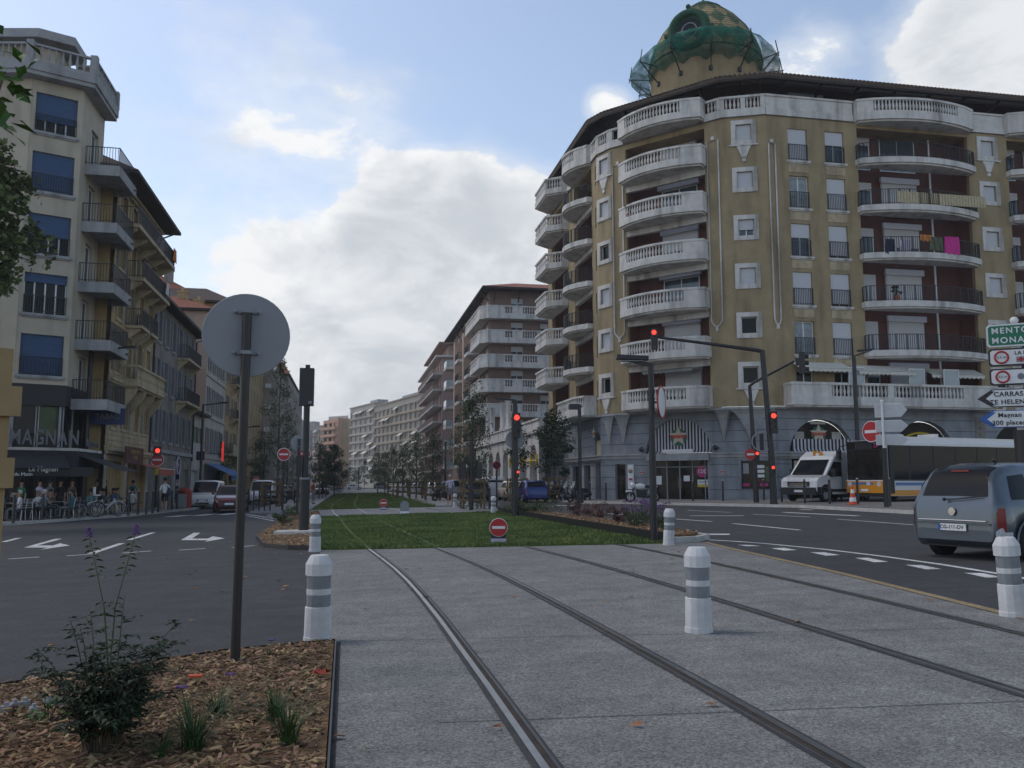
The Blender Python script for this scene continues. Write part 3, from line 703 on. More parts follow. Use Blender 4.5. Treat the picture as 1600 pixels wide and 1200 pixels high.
oA=curve_out(bayA[0]-.15,bayA[1]+.15,.4,1.45,12); n=len(oA)
for k in range(2,7): stone_balcony(F_A,oA,ZK(k)-.05,ZK(k)+.4,'iron',YB)
stone_balcony(F_A,oA,TOP-.15,TOP+.38,'stone',YB,bal=(3,n-5),solid=((0,3),(n-5,n-1)))
oA1=[(8.0,0),(8.0,-1.3),(9.5,-1.3),(13.0,-1.3),(14.0,-.9),(14.0,0)]
stone_balcony(F_A,oA1,BOT-.1,BOT+.42,'stone',YB,bal=(1,4),solid=((0,1),(4,5)))
oD=[(1.3,0),(1.3,-.5),(2.2,-1.6),(5.9,-1.6),(6.8,-.5),(6.8,0)]
for k in range(2,8): stone_balcony(F_A,oD,ZK(k)-.05,ZK(k)+.38,'stone',YB,bal=(1,4),solid=((0,1),(4,5)))
# windows and doors at the back of the bays
wide=make_window(2.5,2.15,1,.0,box=.35,mull=2); wideg=make_window(2.5,2.15,0,.0,glass='glass_blue',mull=1); wideh=make_window(2.5,2.15,.55,.0,box=.35,mull=2,glass='glass_blue')
door=make_window(.95,2.1,.25,.0,glass='glass_blue',mull=0,name='balcony_door'); doorw=make_window(.95,2.1,1,.0,mull=0,name='balcony_door')
wideg.subs=list(wideg.subs)+[('blind_box',MB().box(-.2,2.7,-.3,.0,2.17,2.6).mesh('blind_box','blind_white'))]
for k in range(1,7):
    for bi,(b0,b1) in enumerate(bays):
        [wide,doorw][0] if 0 else None
        (wideg if k==6 else (wide if k in(2,3,5) else wideh)).put(YB,F_B@TR(b0+2.45,1.42,ZK(k)+.42)); (doorw if k in (2,3) else door).put(YB,F_B@TR(b0+.8,1.42,ZK(k)+.42))
    (wideg,wideh,wide,wideg,wideh,wideg,wide)[k].put(YB,F_C@TR(rec[0]+1.9,1.42,ZK(k)+.42)); door.put(YB,F_A@TR(bayA[0]+.5,1.52,ZK(k)+.42)); wideg.put(YB,F_A@TR(bayA[0]+1.75,1.52,ZK(k)+.42))
    wideh.put(YB,F_A@TR(bayD[0]+1.2,1.32,ZK(k)+.42))
for M,u in ((F_B,bays[0][0]+.25),(F_B,bays[0][0]+5.6),(F_B,bays[1][0]+.25),(F_C,rec[1]-.3)):
    b=MB(M); b.tube([(u,.9,BOT+.5),(u,.9,TOP-.2)],.06,8); b.build('drainpipe','white_paint',YB)
# soffit beams under the balconies of the corner bay
b=MB(F_C)
for k in range(2,8): MB(F_C).box(rec[0],rec[1],.02,.3,ZK(k)-.42,ZK(k)-.06).build('lintel','white_plaster',YB)
b.M=F_A
for k in range(2,8): MB(F_A).box(bayA[0],bayA[1],.02,.3,ZK(k)-.42,ZK(k)-.06).build('lintel','white_plaster',YB)
# parapet: cornice, solid lengths, balustrades on the turret facets
segs=[[(16.2,69),(16.2,67.6)],[(16.2,62.2),(16.2,60.45)],[(24.3,46.0),(30.1,46.0)],[(38.3,46),(40.7,46)],[(48.8,46),(54,46)]]
b=MB()
for s in segs: b=MB(); band(b,s,-.3,.12,TOP,TOP+.42); band(b,s,-.12,.06,TOP+.42,TOP+1.18); band(b,s,-.2,.14,TOP+1.18,TOP+1.3); b.build('parapet','white_plaster',YB)
fa=[(16.2,55.6),(16.2,54.1),(16.7,52.9),(17.4,52.1)]; fb=[(21.2,47.8),(21.9,47.0),(24.3,46.0)]
b=MB()
for s in (fa,fb): band(b,s,-.3,.14,TOP,TOP+.42); band(b,s,-.13,.1,TOP+.42,TOP+.5); band(b,s,-.16,.14,TOP+1.16,TOP+1.3)
for s in ([(16.2,55.6),(16.2,55.2)],[(16.2,54.3),(16.2,54.1),(16.28,53.9)],[(16.62,53.1),(16.7,52.9),(16.85,52.72)],[(21.75,47.15),(21.9,47),(22.1,46.92)],[(23.0,46.55),(23.25,46.44)],[(24.05,46.1),(24.3,46.0)]): band(b,s,-.14,.11,TOP+.5,TOP+1.16)
pp=b.build('parapet','white_plaster',YB)
b=MB(); 
for s in ([(16.2,55.2),(16.2,54.3)],[(16.28,53.9),(16.62,53.1)],[(21.3,47.68),(21.75,47.15)],[(22.1,46.92),(23.0,46.55)],[(23.25,46.44),(24.05,46.1)]): balusters(b,s,TOP+.5,.66)
b.build('balustrade','white_plaster',pp)
b=MB(); Q=offset(PATH,-1.9)                   # set-back attic storey
for a,c in zip(Q,Q[1:]): b.add([(a[0],a[1],TOP),(c[0],c[1],TOP),(c[0],c[1],26.3),(a[0],a[1],26.3)],[(0,1,2,3)])
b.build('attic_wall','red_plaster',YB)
b=MB(); Q0=offset(PATH,.1); Q1=offset(PATH,-2.1); nq=len(PATH); b.add([(x,y,TOP-.02) for x,y in Q0]+[(x,y,TOP-.02) for x,y in Q1],[(i,i+1,nq+i+1,nq+i) for i in range(nq-1)]); b.build('terrace','concrete_grey',YB)
for u,wd in ((2.6,2.2),(8.2,2.6),(19,2.6)): make_window(wd,1.9,.6,.0,mull=1,glass='glass_dark',box=.2).put(YB,F_B@TR(u,1.86,TOP+.3))
# roof with eave rafters
b=MB(); E0=offset(PATH,.75); E1=offset(PATH,-5.5); n=len(PATH); z0=25.68; z1=28.4
b.add([(x,y,z0) for x,y in E0]+[(x,y,z1) for x,y in E1],[(i,i+1,n+i+1,n+i) for i in range(n-1)])
b.add([(x,y,z0-.16) for x,y in E0]+[(x,y,z0) for x,y in E0],[(i,i+1,n+i+1,n+i) for i in range(n-1)])
b.add([(x,y,z1) for x,y in E1]+[(34,69,z1+1),(54,66,z1+1)],[tuple(range(n))+(n+1,n)])
for a,c,a1,c1 in zip(E0,E0[1:],E1,E1[1:]):
    l=math.hypot(c[0]-a[0],c[1]-a[1]); k=int(l/.27)
    for i in range(k):
        t=(i+.5)/k; p=Vector((a[0]+(c[0]-a[0])*t,a[1]+(c[1]-a[1])*t,z0)); q=Vector((a1[0]+(c1[0]-a1[0])*t,a1[1]+(c1[1]-a1[1])*t,z1)); d=(q-p).normalized()
        b.tube([p-d*.06+Vector((0,0,.03)),p+d*2.2+Vector((0,0,.03))],.085,6)
rf=b.build('roof','roof_tile_brown',YB)
b=MB(); E2=offset(PATH,-2.0); b.add([(x,y,z0-.17) for x,y in offset(PATH,.72)]+[(x,y,z0+.9) for x,y in E2],[(n+i,n+i+1,i+1,i) for i in range(n-1)]); band(b,PATH,.58,.73,z0-.28,z0-.165)
inn=path_pts(PATH,2.4)
for (p,q) in zip(path_pts(offset(PATH,.6),2.4),path_pts(offset(PATH,-1.85),2.4)):
    pts=[(q[0],q[1],24.6),(q[0]*.75+p[0]*.25,q[1]*.75+p[1]*.25,25.1),(q[0]*.3+p[0]*.7,q[1]*.3+p[1]*.7,25.45),(p[0],p[1],25.55)]
    for s,t in zip(pts,pts[1:]): b.bar(s,t,.12,.16)
b.build('eave','dark_wood',rf)
# turret drum and dome
cx,cy,rd=23.9,53.6,3.75
b=MB(); b.lathe([(rd,25.6),(rd,29.4),(rd+.12,29.5),(rd+.12,29.8),(rd-.1,30.0)],(cx,cy,0),32); dm=b.build('turret','yellow_plaster',YB)
m=mat('dome_tile',(.30,.25,.13),.55,var=.3,scale=5); nt2=m.node_tree
tcn=nt2.nodes.new('ShaderNodeTexCoord'); mp=nt2.nodes.new('ShaderNodeMapping'); mp.inputs['Rotation'].default_value=(0,0,0); ck=nt2.nodes.new('ShaderNodeTexChecker'); ck.inputs['Scale'].default_value=1; ck.inputs['Color1'].default_value=(.36,.29,.15,1); ck.inputs['Color2'].default_value=(.10,.15,.085,1)
uvn=nt2.nodes.new('ShaderNodeUVMap'); nt2.links.new(uvn.outputs[0],mp.inputs[0]); mp.inputs['Rotation'].default_value=(0,0,PI/4); mp.inputs['Scale'].default_value=(1,1,1); nt2.links.new(mp.outputs[0],ck.inputs['Vector'])
mxn=nt2.nodes.new('ShaderNodeMix'); mxn.data_type='RGBA'; mxn.blend_type='MULTIPLY'; mxn.inputs[0].default_value=.8
nzn=nt2.nodes.new('ShaderNodeTexNoise'); nzn.inputs['Scale'].default_value=4; nt2.links.new(tcn.outputs['Object'],nzn.inputs[0]); cr=nt2.nodes.new('ShaderNodeMapRange'); cr.inputs[1].default_value=.3; cr.inputs[2].default_value=.7; cr.inputs[3].default_value=.5; cr.inputs[4].default_value=1.3; nt2.links.new(nzn.outputs[0],cr.inputs[0])
nt2.links.new(ck.outputs[0],mxn.inputs[6]); nt2.links.new(cr.outputs[0],mxn.inputs[7]); nt2.links.new(mxn.outputs[2],nt2.nodes['Principled BSDF'].inputs['Base Color'])
prof=[(3.9,29.95),(3.78,30.6),(3.5,31.4),(3.0,32.3),(2.3,33.2),(1.5,33.95),(1.2,34.15)]
b=MB(); rows=[]
for (r0,za),(r1,zb) in zip(prof,prof[1:]):
    for i in range(4): t=i/4; rows.append((r0+(r1-r0)*t+(.035 if i%1==0 else 0),za+(zb-za)*t)); rows.append((r0+(r1-r0)*(t+.24)+.0,za+(zb-za)*(t+.24)+.0))
b.lathe(rows,(cx,cy,0),48,smooth=False); do=b.build('dome','dome_tile',dm)
uv=do.data.uv_layers.new(name='UVMap')
for lp in do.data.loops:
    v=do.data.vertices[lp.vertex_index].co; wx,wy=v.x+30-cx,v.y+58-cy; uv.data[lp.index].uv=(math.atan2(wy,wx)*12/PI*1.0,(v.z+H(30,58)-30.8)*.95)
b=MB(); b.lathe([(1.42,33.9),(1.32,34.2),(.7,34.65),(.3,34.85),(.1,35.0),(.02,35.3)],(cx,cy,0),20); b.build('cap','canvas_green',dm)
# round dormer window in the dome
dd=Vector((-.62,-.78,0)).normalized(); M=FR(cx+dd.x*2.9,cy+dd.y*2.9,31.0,-dd.y,dd.x)
b=MB(M); 
b.torus((0,-1.0,0),1.18,.26,'y',28,8); b.torus((0,-.85,0),.95,.15,'y',28,8)
pr=disc(0,0,1.2,24); b.plate(pr,-.85,1.2)
b.sphere((0,-1.0,1.6),.17); b.tube([(0,-1,1.3),(0,-1,1.6)],.08,8)
for s in (-1,1): b.cbox((s*1.45,-.95,-.1),(.4,.35,.22)); b.cbox((s*1.35,-.9,-.35),(.22,.3,.35))
dw=b.build('dormer','canvas_green',dm)
b=MB(M); b.plate(disc(0,0,.85,20),-.9,-.88); b.build('pane','glass_dark',dw)
b=MB(M); b.torus((0,-.92,0),.5,.04,'y',20,6); b.bar((-.85,-.93,0),(.85,-.93,0),.06); b.build('window_bar','concrete_grey',dw)
# green safety net hung round the dome on brackets
m=mat('net_green',(.012,.16,.115),.8,var=.3,scale=1.5)
nn=m.node_tree; a1=nn.nodes.new('ShaderNodeTexNoise'); a1.inputs['Scale'].default_value=1.3; t1=nn.nodes.new('ShaderNodeTexCoord'); nn.links.new(t1.outputs['Object'],a1.inputs[0]); a2=nn.nodes.new('ShaderNodeMapRange'); a2.inputs[1].default_value=.35; a2.inputs[2].default_value=.65; a2.inputs[3].default_value=.36; a2.inputs[4].default_value=.78; nn.links.new(a1.outputs[0],a2.inputs[0]); nn.links.new(a2.outputs[0],nn.nodes['Principled BSDF'].inputs['Alpha'])
b=MB(); nseg=48; rings=6; vs=[]
for i in range(nseg):
    a=2*PI*i/nseg; sag=.22*math.sin(i*PI/3)**2; big=1+.06*math.sin(a*3+1)
    for rr,zz in ((3.85,28.75+sag*2.2),(4.1,28.9+sag*1.8),(4.6*big,29.3+sag),(5.1*big,29.9-sag*.4),(5.05*big,30.3-sag*.5),(4.4,30.55),(3.86,30.8+.3*math.sin(a*5))):
        vs.append((cx+rr*math.cos(a),cy+rr*math.sin(a),zz))
b.add(vs,[(i*7+j,((i+1)%nseg)*7+j,((i+1)%nseg)*7+j+1,i*7+j+1) for i in range(nseg) for j in range(6)],True)
net=tag(b.build('safety_net','net_green'),'green safety net slung on brackets around the turret dome','net')
b=MB()
for i in range(12):
    a=2*PI*i/12+.2; c,s=math.cos(a),math.sin(a); P=lambda r,z:(cx+r*c,cy+r*s,z)
    b=MB(); b.bar(P(3.76,28.2),P(5.15,29.5),.06); b.bar(P(3.76,29.4),P(5.3,29.55),.05); b.bar(P(5.25,29.3),P(5.05,30.45),.05); b.cbox(P(3.79,28.2),(.2,.2,.3)); b.build('bracket','black_metal',net)
# ---- ground floor
GB_=MB(); M0=FR(16.2,54.1,0,1,-1); Lg=11.455
zb=0.05
def groove_lines(mb,u0,u1,zs,skip,y=-.003):
    for z in zs:
        u=u0
        for a,c in sorted([(s(z)) for s in skip if s(z)])+[(u1,u1)]:
            if a>u: mb.box(u,a,y-.004,y+.004,z-.018,z+.018)
            u=max(u,c)
GB_.M=M0
arch_wall(GB_,1.0,9.0,2.95,5.7,5.35,2.2,3.05,.45,zb=2.95)
wall_grid(GB_,0,Lg,zb,2.95,[(3.55,7.25,.2,2.78,.5),(1.0,1.75,.2,2.5,.35),(9.3,11.1,.95,2.6,.25)]); wall_grid(GB_,0,1.0,2.95,5.7); wall_grid(GB_,9.0,Lg,2.95,5.7)
F_G=FR(24.3,46.15,0,1,0); GB_.M=F_G
ac=(2.95,9.7,16.4)
for c,u0,u1 in ((2.95,0,6.3),(9.7,6.3,13.0),(16.4,13.0,20)): arch_wall(GB_,u0,u1,2.95,5.7,c,2.05,2.98,.5,zb=2.95)
wall_grid(GB_,0,20,zb,2.95,[(c-1.95,c+1.95,.3,2.75,.4) for c in ac]); wall_grid(GB_,20,LB,zb,5.7)
F_H=FR(16.35,69,0,0,-1); GB_.M=F_H
wall_grid(GB_,0,14.9,zb,2.95,[(13.0,14.2,.2,2.6,.35),(10.2,11.8,.2,2.5,.35),(7,9,.2,2.5,.3)]); arch_wall(GB_,12.6,14.6,2.95,5.7,13.6,.72,3.9,.4,zb=2.96); wall_grid(GB_,0,12.6,2.95,5.7); wall_grid(GB_,14.6,14.9,2.95,5.7)
gw=GB_.build('ground_floor_wall','blue_grey_stucco',YB)
b=MB(M0); arc=lambda c,r,zs:(lambda z:(c-math.sqrt(max(0,(r+.12)**2-(z-zs)**2)),c+math.sqrt(max(0,(r+.12)**2-(z-zs)**2))) if zs<=z<zs+r+.1 else None)
rc=lambda a,c,z0,z1:(lambda z:(a,c) if z0<z<z1 else None)
ZS=(.9,1.65,2.4,3.75,4.4,5.05)
groove_lines(b,0,Lg,ZS,[arc(5.35,2.2,3.05),rc(3.45,7.35,0,2.9),rc(.95,1.8,0,2.6),rc(9.2,11.2,.9,2.7)])
b.M=F_G; groove_lines(b,0,20,ZS,[arc(c,2.05,2.98) for c in ac]+[rc(c-2,c+2,0,2.9) for c in ac]); b.M=F_H; groove_lines(b,0,14.9,ZS,[rc(12.6,14.6,3,4.8),rc(12.9,14.3,0,2.7),rc(10.1,11.9,0,2.6),rc(6.9,9.1,0,2.6)])
b.build('groove','groove',gw)
b=MB(); GP=[(16.35,69),(16.35,54.1),(24.3,46.15),(44.3,46.15)]; band(b,GP,-.05,.22,2.82,3.02); band(b,GP,-.05,.3,3.02,3.12); band(b,GP,-.02,.12,2.7,2.82)
b.build('ledge','concrete_grey',gw)
b=MB(); band(b,PATH,-.9,.07,BOT-.16,BOT-.02)
for p0,p1,q0,q1 in (((16.2,54.1),(16.7,52.9),(16.35,54.0),(16.95,53.35)),((16.7,52.9),(17.5,52.0),(16.95,53.35),(17.75,52.55)),((21.3,47.7),(21.9,47.0),(21.6,48.7),(22.6,47.7)),((21.9,47),(24.3,46),(22.5,47.9),(24.25,46.2))):
    m0=((q0[0]+q1[0])/2,(q0[1]+q1[1])/2); st=[]
    for t in (0,.15,.4,.75,1.0):
        e=1-t**.6*.9; ring=[]
        for p in (p0,p1,q1,q0): ring.append((m0[0]+(p[0]-m0[0])*e,m0[1]+(p[1]-m0[1])*e,BOT-.16-1.75*t))
        st+=ring
    b.add(st,[(i*4+j,i*4+(j+1)%4,(i+1)*4+(j+1)%4,(i+1)*4+j) for i in range(4) for j in range(4)]+[(16,17,18,19)])
b.build('corbel','concrete_grey',gw)
# striped lunette, glass doors, shop windows
def striped(M,cu,r,zs,y,step=.105,zcut=None,ztop=None):
    bw=MB(M); k=0; u=cu-r+.02
    while u<cu+r-.03:
        h=math.sqrt(max(0,r*r-(u+step/2-cu)**2)); top=zs+h if ztop is None else min(zs+h,ztop)
        bw.m=k%2; bw.add([(u,y,zs+.15),(u+step,y,zs+.15),(u+step,y,top),(u,y,top)],[(0,1,2,3)]); bw.add([(u,y,zs+.15),(u+step,y,zs+.15),(u+step,y-.16,zs),(u,y-.16,zs)],[(3,2,1,0)]); u+=step; k+=1
    return bw
mat('stripe_black',(.012,.013,.022),.8,var=.05); mat('stripe_white',(.52,.52,.55),.8,var=.05)
lu=striped(M0,5.35,2.17,3.14,.22).build('striped_awning',['stripe_black','stripe_white'],YB)
def emblem(M,u,z,r,y,parent,words='HOTEL'):
    b=MB(M); b.plate(disc(u,z,r*.86),y-.01,y+.03); e=b.build('emblem','star_green',parent)
    b=MB(M); b.plate(star5(u,z+.04,r*1.06),y-.03,y-.012); b.build('star','star_pale',e)
    b=MB(M); b.box(u-r*.8,u+r*.8,y-.045,y-.032,z-r*.12,z+r*.2); b.build('ribbon','sign_red',e)
    text('lettering',words,r*.34,M@TR(u,y-.048,z+.03),'sign_gold',e,.003); return e
emblem(M0,5.35,4.12,.62,.14,YB)
b=MB(M0); b.box(4.3,6.3,.0,.05,3.16,3.36); b.build('fascia','white_paint',YB)
b=MB(M0); b.box(3.35,7.45,-.34,-.05,2.66,3.1); b.build('door_canopy','concrete_grey',YB)
gl=MB(M0); gl.box(3.56,7.24,.4,.42,.2,2.77); dg=gl.build('glass_front','glass_shop',YB)
b=MB(M0)
for u in (3.6,4.45,5.3,6.15,6.95,7.2): b.box(u-.035,u+.035,.33,.4,.2,2.77)
b.box(3.56,7.24,.33,.4,.2,.3); b.box(3.56,7.24,.33,.4,2.25,2.31); b.build('door_frame','sign_grey',dg)
b=MB(M0); b.tube([(5.2,.3,1.0),(5.2,.28,1.6)],.02,6); b.tube([(5.4,.3,1.0),(5.4,.28,1.6)],.02,6); b.build('handle','chrome',dg)
b=MB(M0); b.plate(disc(6.75,2.0,.36),.34,.36); ps=b.build('poster','poster_pink',dg); text('lettering','12€',.34,M0@TR(6.75,.33,2.0),'sign_white',ps,.003,bold=.006)
b=MB(M0); b.box(6.45,7.15,.34,.36,1.05,1.5); ps=b.build('poster','sign_white',dg); text('lettering','OUVERT',.15,M0@TR(6.8,.33,1.35),'sign_black',ps,.002)
b=MB(M0); b.box(6.45,7.15,.335,.345,1.05,1.2); b.build('band','yellow_paint',ps)
b=MB(M0); b.box(5.55,5.95,.34,.36,1.4,1.75); b.build('notice','sign_white',dg)
# window with notices between door and corner
b=MB(M0); b.box(9.3,11.1,.2,.22,.95,2.6); wn=b.build('shop_window','glass_shop',YB)
for u,z,w_,h_,mm in ((9.55,2.15,.35,.6,'concrete_grey'),(10.3,2.25,.7,.18,'sign_white'),(10.3,1.98,.7,.18,'sign_white'),(10.3,1.71,.7,.18,'sign_white'),(10.3,1.44,.7,.18,'sign_maroon'),(10.85,1.8,.3,.9,'leaf_grey'),(9.55,1.2,.4,.18,'poster_pink'),(10.6,1.2,.5,.18,'poster_pink')):
    MB(M0).box(u-w_/2,u+w_/2,.17,.19,z-h_/2,z+h_/2).build('notice',mm,wn)
emblem(F_H,13.6,4.55,.42,-.25,YB); MB(F_H).box(13.1,14.1,.1,.14,3.15,4.1).build('panel','cream_panel',YB)
MB(F_H).box(13.02,14.18,.3,.33,.2,2.58).build('entrance_door','brown_door',YB)
MB(F_H).box(10.22,11.78,.3,.33,.2,2.48).build('shop_window','glass_shop',YB); MB(F_H).box(7.02,8.98,.25,.28,.2,2.48).build('shop_window','glass_shop',YB)
b=MB(M0); b.box(1.02,1.73,.3,.33,.2,2.48); b.build('shop_window','glass_shop',YB)
b=MB(M0); b.box(1.95,2.35,-.1,-.02,.9,2.45); e=b.build('menu_board','sign_white',YB); emblem(M0,2.15,2.05,.16,-.12,e,''); MB(M0).box(2.02,2.28,-.112,-.101,1.45,1.6).build('band','poster_pink',e)
for u in (2.9,8.2):
    b=MB(M0); b.plate(star5(u,1.95,.17),-.03,-.005); st=b.build('wall_plaque','star_pale',YB); MB(M0).box(u-.13,u+.13,-.04,-.03,1.93,1.99).build('ribbon','sign_red',st)
b=MB(M0)
for u in (3.0,7.85): b.sphere((u,-.25,3.4),.16,8,6); b.tube([(u,-.05,3.2),(u,-.2,3.35)],.03,6); b.tube([(u+.05,-.3,3.42),(u+.3,-.42,3.36)],.05,6)
b.build('floodlight','black_metal',YB)
for i,c in enumerate(ac):
    b=MB(F_G); b.box(c-1.95,c+1.95,.3,.32,.3,2.75); g=b.build('shop_window','glass_shop',YB)
    f=MB(F_G)
    for u in (c-1.9,c-.65,c+.65,c+1.9): f.box(u-.03,u+.03,.25,.3,.3,2.75)
    f.box(c-1.95,c+1.95,.25,.3,.3,.4); f.build('frame','sign_grey',g)
    b=MB(F_G); pts=[(c+1.98*math.cos(PI*t/16),2.99+1.98*math.sin(PI*t/16)) for t in range(17)]; b.plate(pts,.42,.44); b.build('lunette','cafe_inside',YB)
w3=striped(F_G,ac[0],2.0,3.1,-.12,.115,ztop=3.85).build('striped_awning',['stripe_black','stripe_white'],YB)
emblem(F_G,ac[0],4.15,.55,.3,YB)
b=MB(F_G)
for u in (ac[0]-1.2,ac[0]+1.2): b.box(u-.3,u+.3,.36,.4,3.3,4.3)
b.box(ac[0]-.5,ac[0]+.5,.3,.34,4.75,4.9); b.build('lunette_panel','pale_plaster',YB)
text('lettering','LA COSTUR',.22,F_G@TR(ac[0]-.3,-.31,2.97),'iron',YB,.004)
b=MB(F_G); b.box(ac[0]-1.7,ac[0]-.6,.2,.22,.9,2.6); b.build('poster','cream_panel',YB)
b=MB(F_G); b.tube([(ac[1]+1.6*math.cos(PI*t/12),.35,3.1+1.2*math.sin(PI*t/12)) for t in range(13)],.07,6); b.tube([(ac[1]-1.4,.3,3.75),(ac[1]+1.6,.3,3.75)],.05,6); b.build('shop_tube','yellow_paint',YB)
b=MB(F_G); b.box(13.2,13.9,-.02,.0,3.2,5.3); bn=b.build('banner','grey_plaster',YB)
for i,ch in enumerate('SALON'): text('lettering',ch,.28,F_G@TR(13.55,-.025,5.0-i*.38),'sign_black',bn,.003)
text('lettering','3000 m²',.5,F_G@TR(15.9,-.01,3.45),'shutter_grey',YB,.004)
# awnings and screens on the first-floor terrace
def scallop_awning(M,u0,u1,z,dep,y0,parent,m='awning_white',drop=.45):
    b=MB(M); k=int((u1-u0)/.28); b.add([(u0,y0,z),(u1,y0,z),(u1,y0-dep,z-drop),(u0,y0-dep,z-drop)],[(3,2,1,0)]); b.add([(u0,y0,z+.02),(u1,y0,z+.02),(u1,y0-dep,z-drop+.02),(u0,y0-dep,z-drop+.02)],[(0,1,2,3)])
    for i in range(k):
        a=u0+(u1-u0)*i/k; c=u0+(u1-u0)*(i+1)/k; mdl=(a+c)/2; y=y0-dep
        b.add([(a,y,z-drop),(c,y,z-drop),(c,y,z-drop-.14),(mdl,y,z-drop-.22),(a,y,z-drop-.14)],[(0,4,3,2,1)])
    return b.build('awning',m,parent)
scallop_awning(F_B,1.1,4.4,8.35,.9,-.02,YB); scallop_awning(F_B,4.9,8.6,8.25,.9,-.02,YB); scallop_awning(F_B,9.9,13.5,8.2,.9,.3,YB)
for u in (4.35,8.3,10.6): 
    b=MB(F_B); b.box(u,u+.95,-.75,-.72,6.2,8.0); s=b.build('glass_screen','glass_panel',YB); f=MB(F_B); f.box(u-.04,u,-.77,-.70,6.2,8.05); f.box(u+.95,u+.99,-.77,-.70,6.2,8.05); f.box(u,u+.95,-.77,-.70,8.0,8.05); f.build('frame','white_paint',s)
scallop_awning(F_C,2.2,5.6,ZK(2)-.12,1.0,.9,YB,'concrete_grey',.35)
# things on the balconies
bz=F_B@TR(0,-1.25,0)
def cloth(name,label,cat,u0,u1,z0,z1,m,M=F_B,y=-1.22):
    b=MB(M); n=8; vs=[]
    for i in range(n+1):
        u=u0+(u1-u0)*i/n
        for z in (z1,(z0+z1)/2,z0+.06*math.sin(i*2.2)): vs.append((u,y-.05+.04*math.sin(i*1.9+z*3),z))
    b.add(vs+[(p[0],p[1]+.02,p[2]) for p in vs],[(i*3+j,i*3+j+1,(i+1)*3+j+1,(i+1)*3+j) for i in range(n) for j in (0,1)]+[(27+i*3+j,27+(i+1)*3+j,27+(i+1)*3+j+1,27+i*3+j+1) for i in range(n) for j in (0,1)]); return tag(b.build(name,m),label,cat)
z4=ZK(4)+.4
cloth('towel','magenta towel hanging over the railing of a yellow-building balcony','towel',10.75,11.75,z4-.02,z4+1.05,'cloth_pink')
cloth('shirt','pale blue shirt drying on the balcony left of the magenta towel','laundry',7.9,8.6,z4-.1,z4+.75,'cloth_lilac',y=-1.0); cloth('shirt','dark purple clothes drying on the same balcony, beside the recess wall','laundry',7.0,7.6,z4-.1,z4+.8,'cloth_navy',y=-.9)
cloth('cloth_rag','orange cloth lying over the railing next to the magenta towel','laundry',9.1,9.9,z4+.7,z4+1.08,'cloth_orange'); cloth('cloth_rag','olive green blanket hanging between orange cloth and magenta towel','laundry',9.75,10.6,z4+.15,z4+.98,'leaf_grey')
b=MB(F_B); 
for i in range(30): u=7.8+i*.2; b.box(u,u+.17,-1.24-.0,-1.2,ZK(5)+.45,ZK(5)+1.15)
tag(b.build('slat_screen','slat_cream'),'cream wooden slat screen tied to a balcony railing two floors below the roof','screen')
# ------------------------------------------------------------------ the other buildings
def facade(B, M, L, h, wm, wins, z0=-.6, name='wall', depth=.22):
    """wins: (u, z, w, h, proto or None [, depth]) openings in one wall; protos are placed in them."""
    b=MB(M); wall_grid(b,0,L,z0,h,[(u,u+w,z,z+hh,(e[0] if e else depth)) for u,z,w,hh,p,*e in wins]); o=b.build(name,wm,B)
    for u,z,w,hh,p,*e in wins:
        if p: p.put(B,M@TR(u,0,z))
        else: MB(M).box(u,u+w,(e[0] if e else depth)-.005,(e[0] if e else depth)+.03,z,z+hh).build('pane','glass_dark',B)
    return o
def gable_roof(B, pts, z, over, rise, m, inset=4., edge='dark_wood', thick=.14):
    """Hipped roof over a convex plan (counter-clockwise)."""
    P=pts+[pts[0]]; n=len(pts); A=[];C=[]
    cx=sum(p[0] for p in pts)/n; cy=sum(p[1] for p in pts)/n
    for x,y in pts:
        l=math.hypot(x-cx,y-cy); k=over*1.35/l; A.append((x+(x-cx)*k,y+(y-cy)*k)); k=-min(.75,inset/l); C.append((x+(x-cx)*k,y+(y-cy)*k))
    b=MB(); b.add([(x,y,z+.05) for x,y in A]+[(x,y,z+rise) for x,y in C],[(i,(i+1)%n,n+(i+1)%n,n+i) for i in range(n)]+[tuple(range(n,2*n))])
    r=b.build('roof',m,B)
    b=MB(); b.add([(x,y,z-thick) for x,y in A]+[(x,y,z+.048) for x,y in A]+[(x,y,z-thick) for x,y in pts],[(i,(i+1)%n,n+(i+1)%n,n+i) for i in range(n)]+[((i+1)%n,i,2*n+i,2*n+(i+1)%n) for i in range(n)])
    b.build('eave',edge,r); return r
def chimney(r,x,y,z,w=.7,h=1.5,m='grey_plaster'):
    b=MB(); b.box(x-w/2,x+w/2,y-w/2,y+w/2,z,z+h); b.box(x-w*.6,x+w*.6,y-w*.6,y+w*.6,z+h,z+h+.12); 
    b.cyl((x,y,0),.12,z+h+.12,z+h+.5,8); return b.build('chimney',m,r)
def body(B, poly, z0, z1, m, name='wall'):
    b=MB(); n=len(poly); b.add([(x,y,z0) for x,y in poly]+[(x,y,z1) for x,y in poly],[(i,(i+1)%n,n+(i+1)%n,n+i) for i in range(n)]+[tuple(range(n,2*n))]); return b.build(name,m,B)
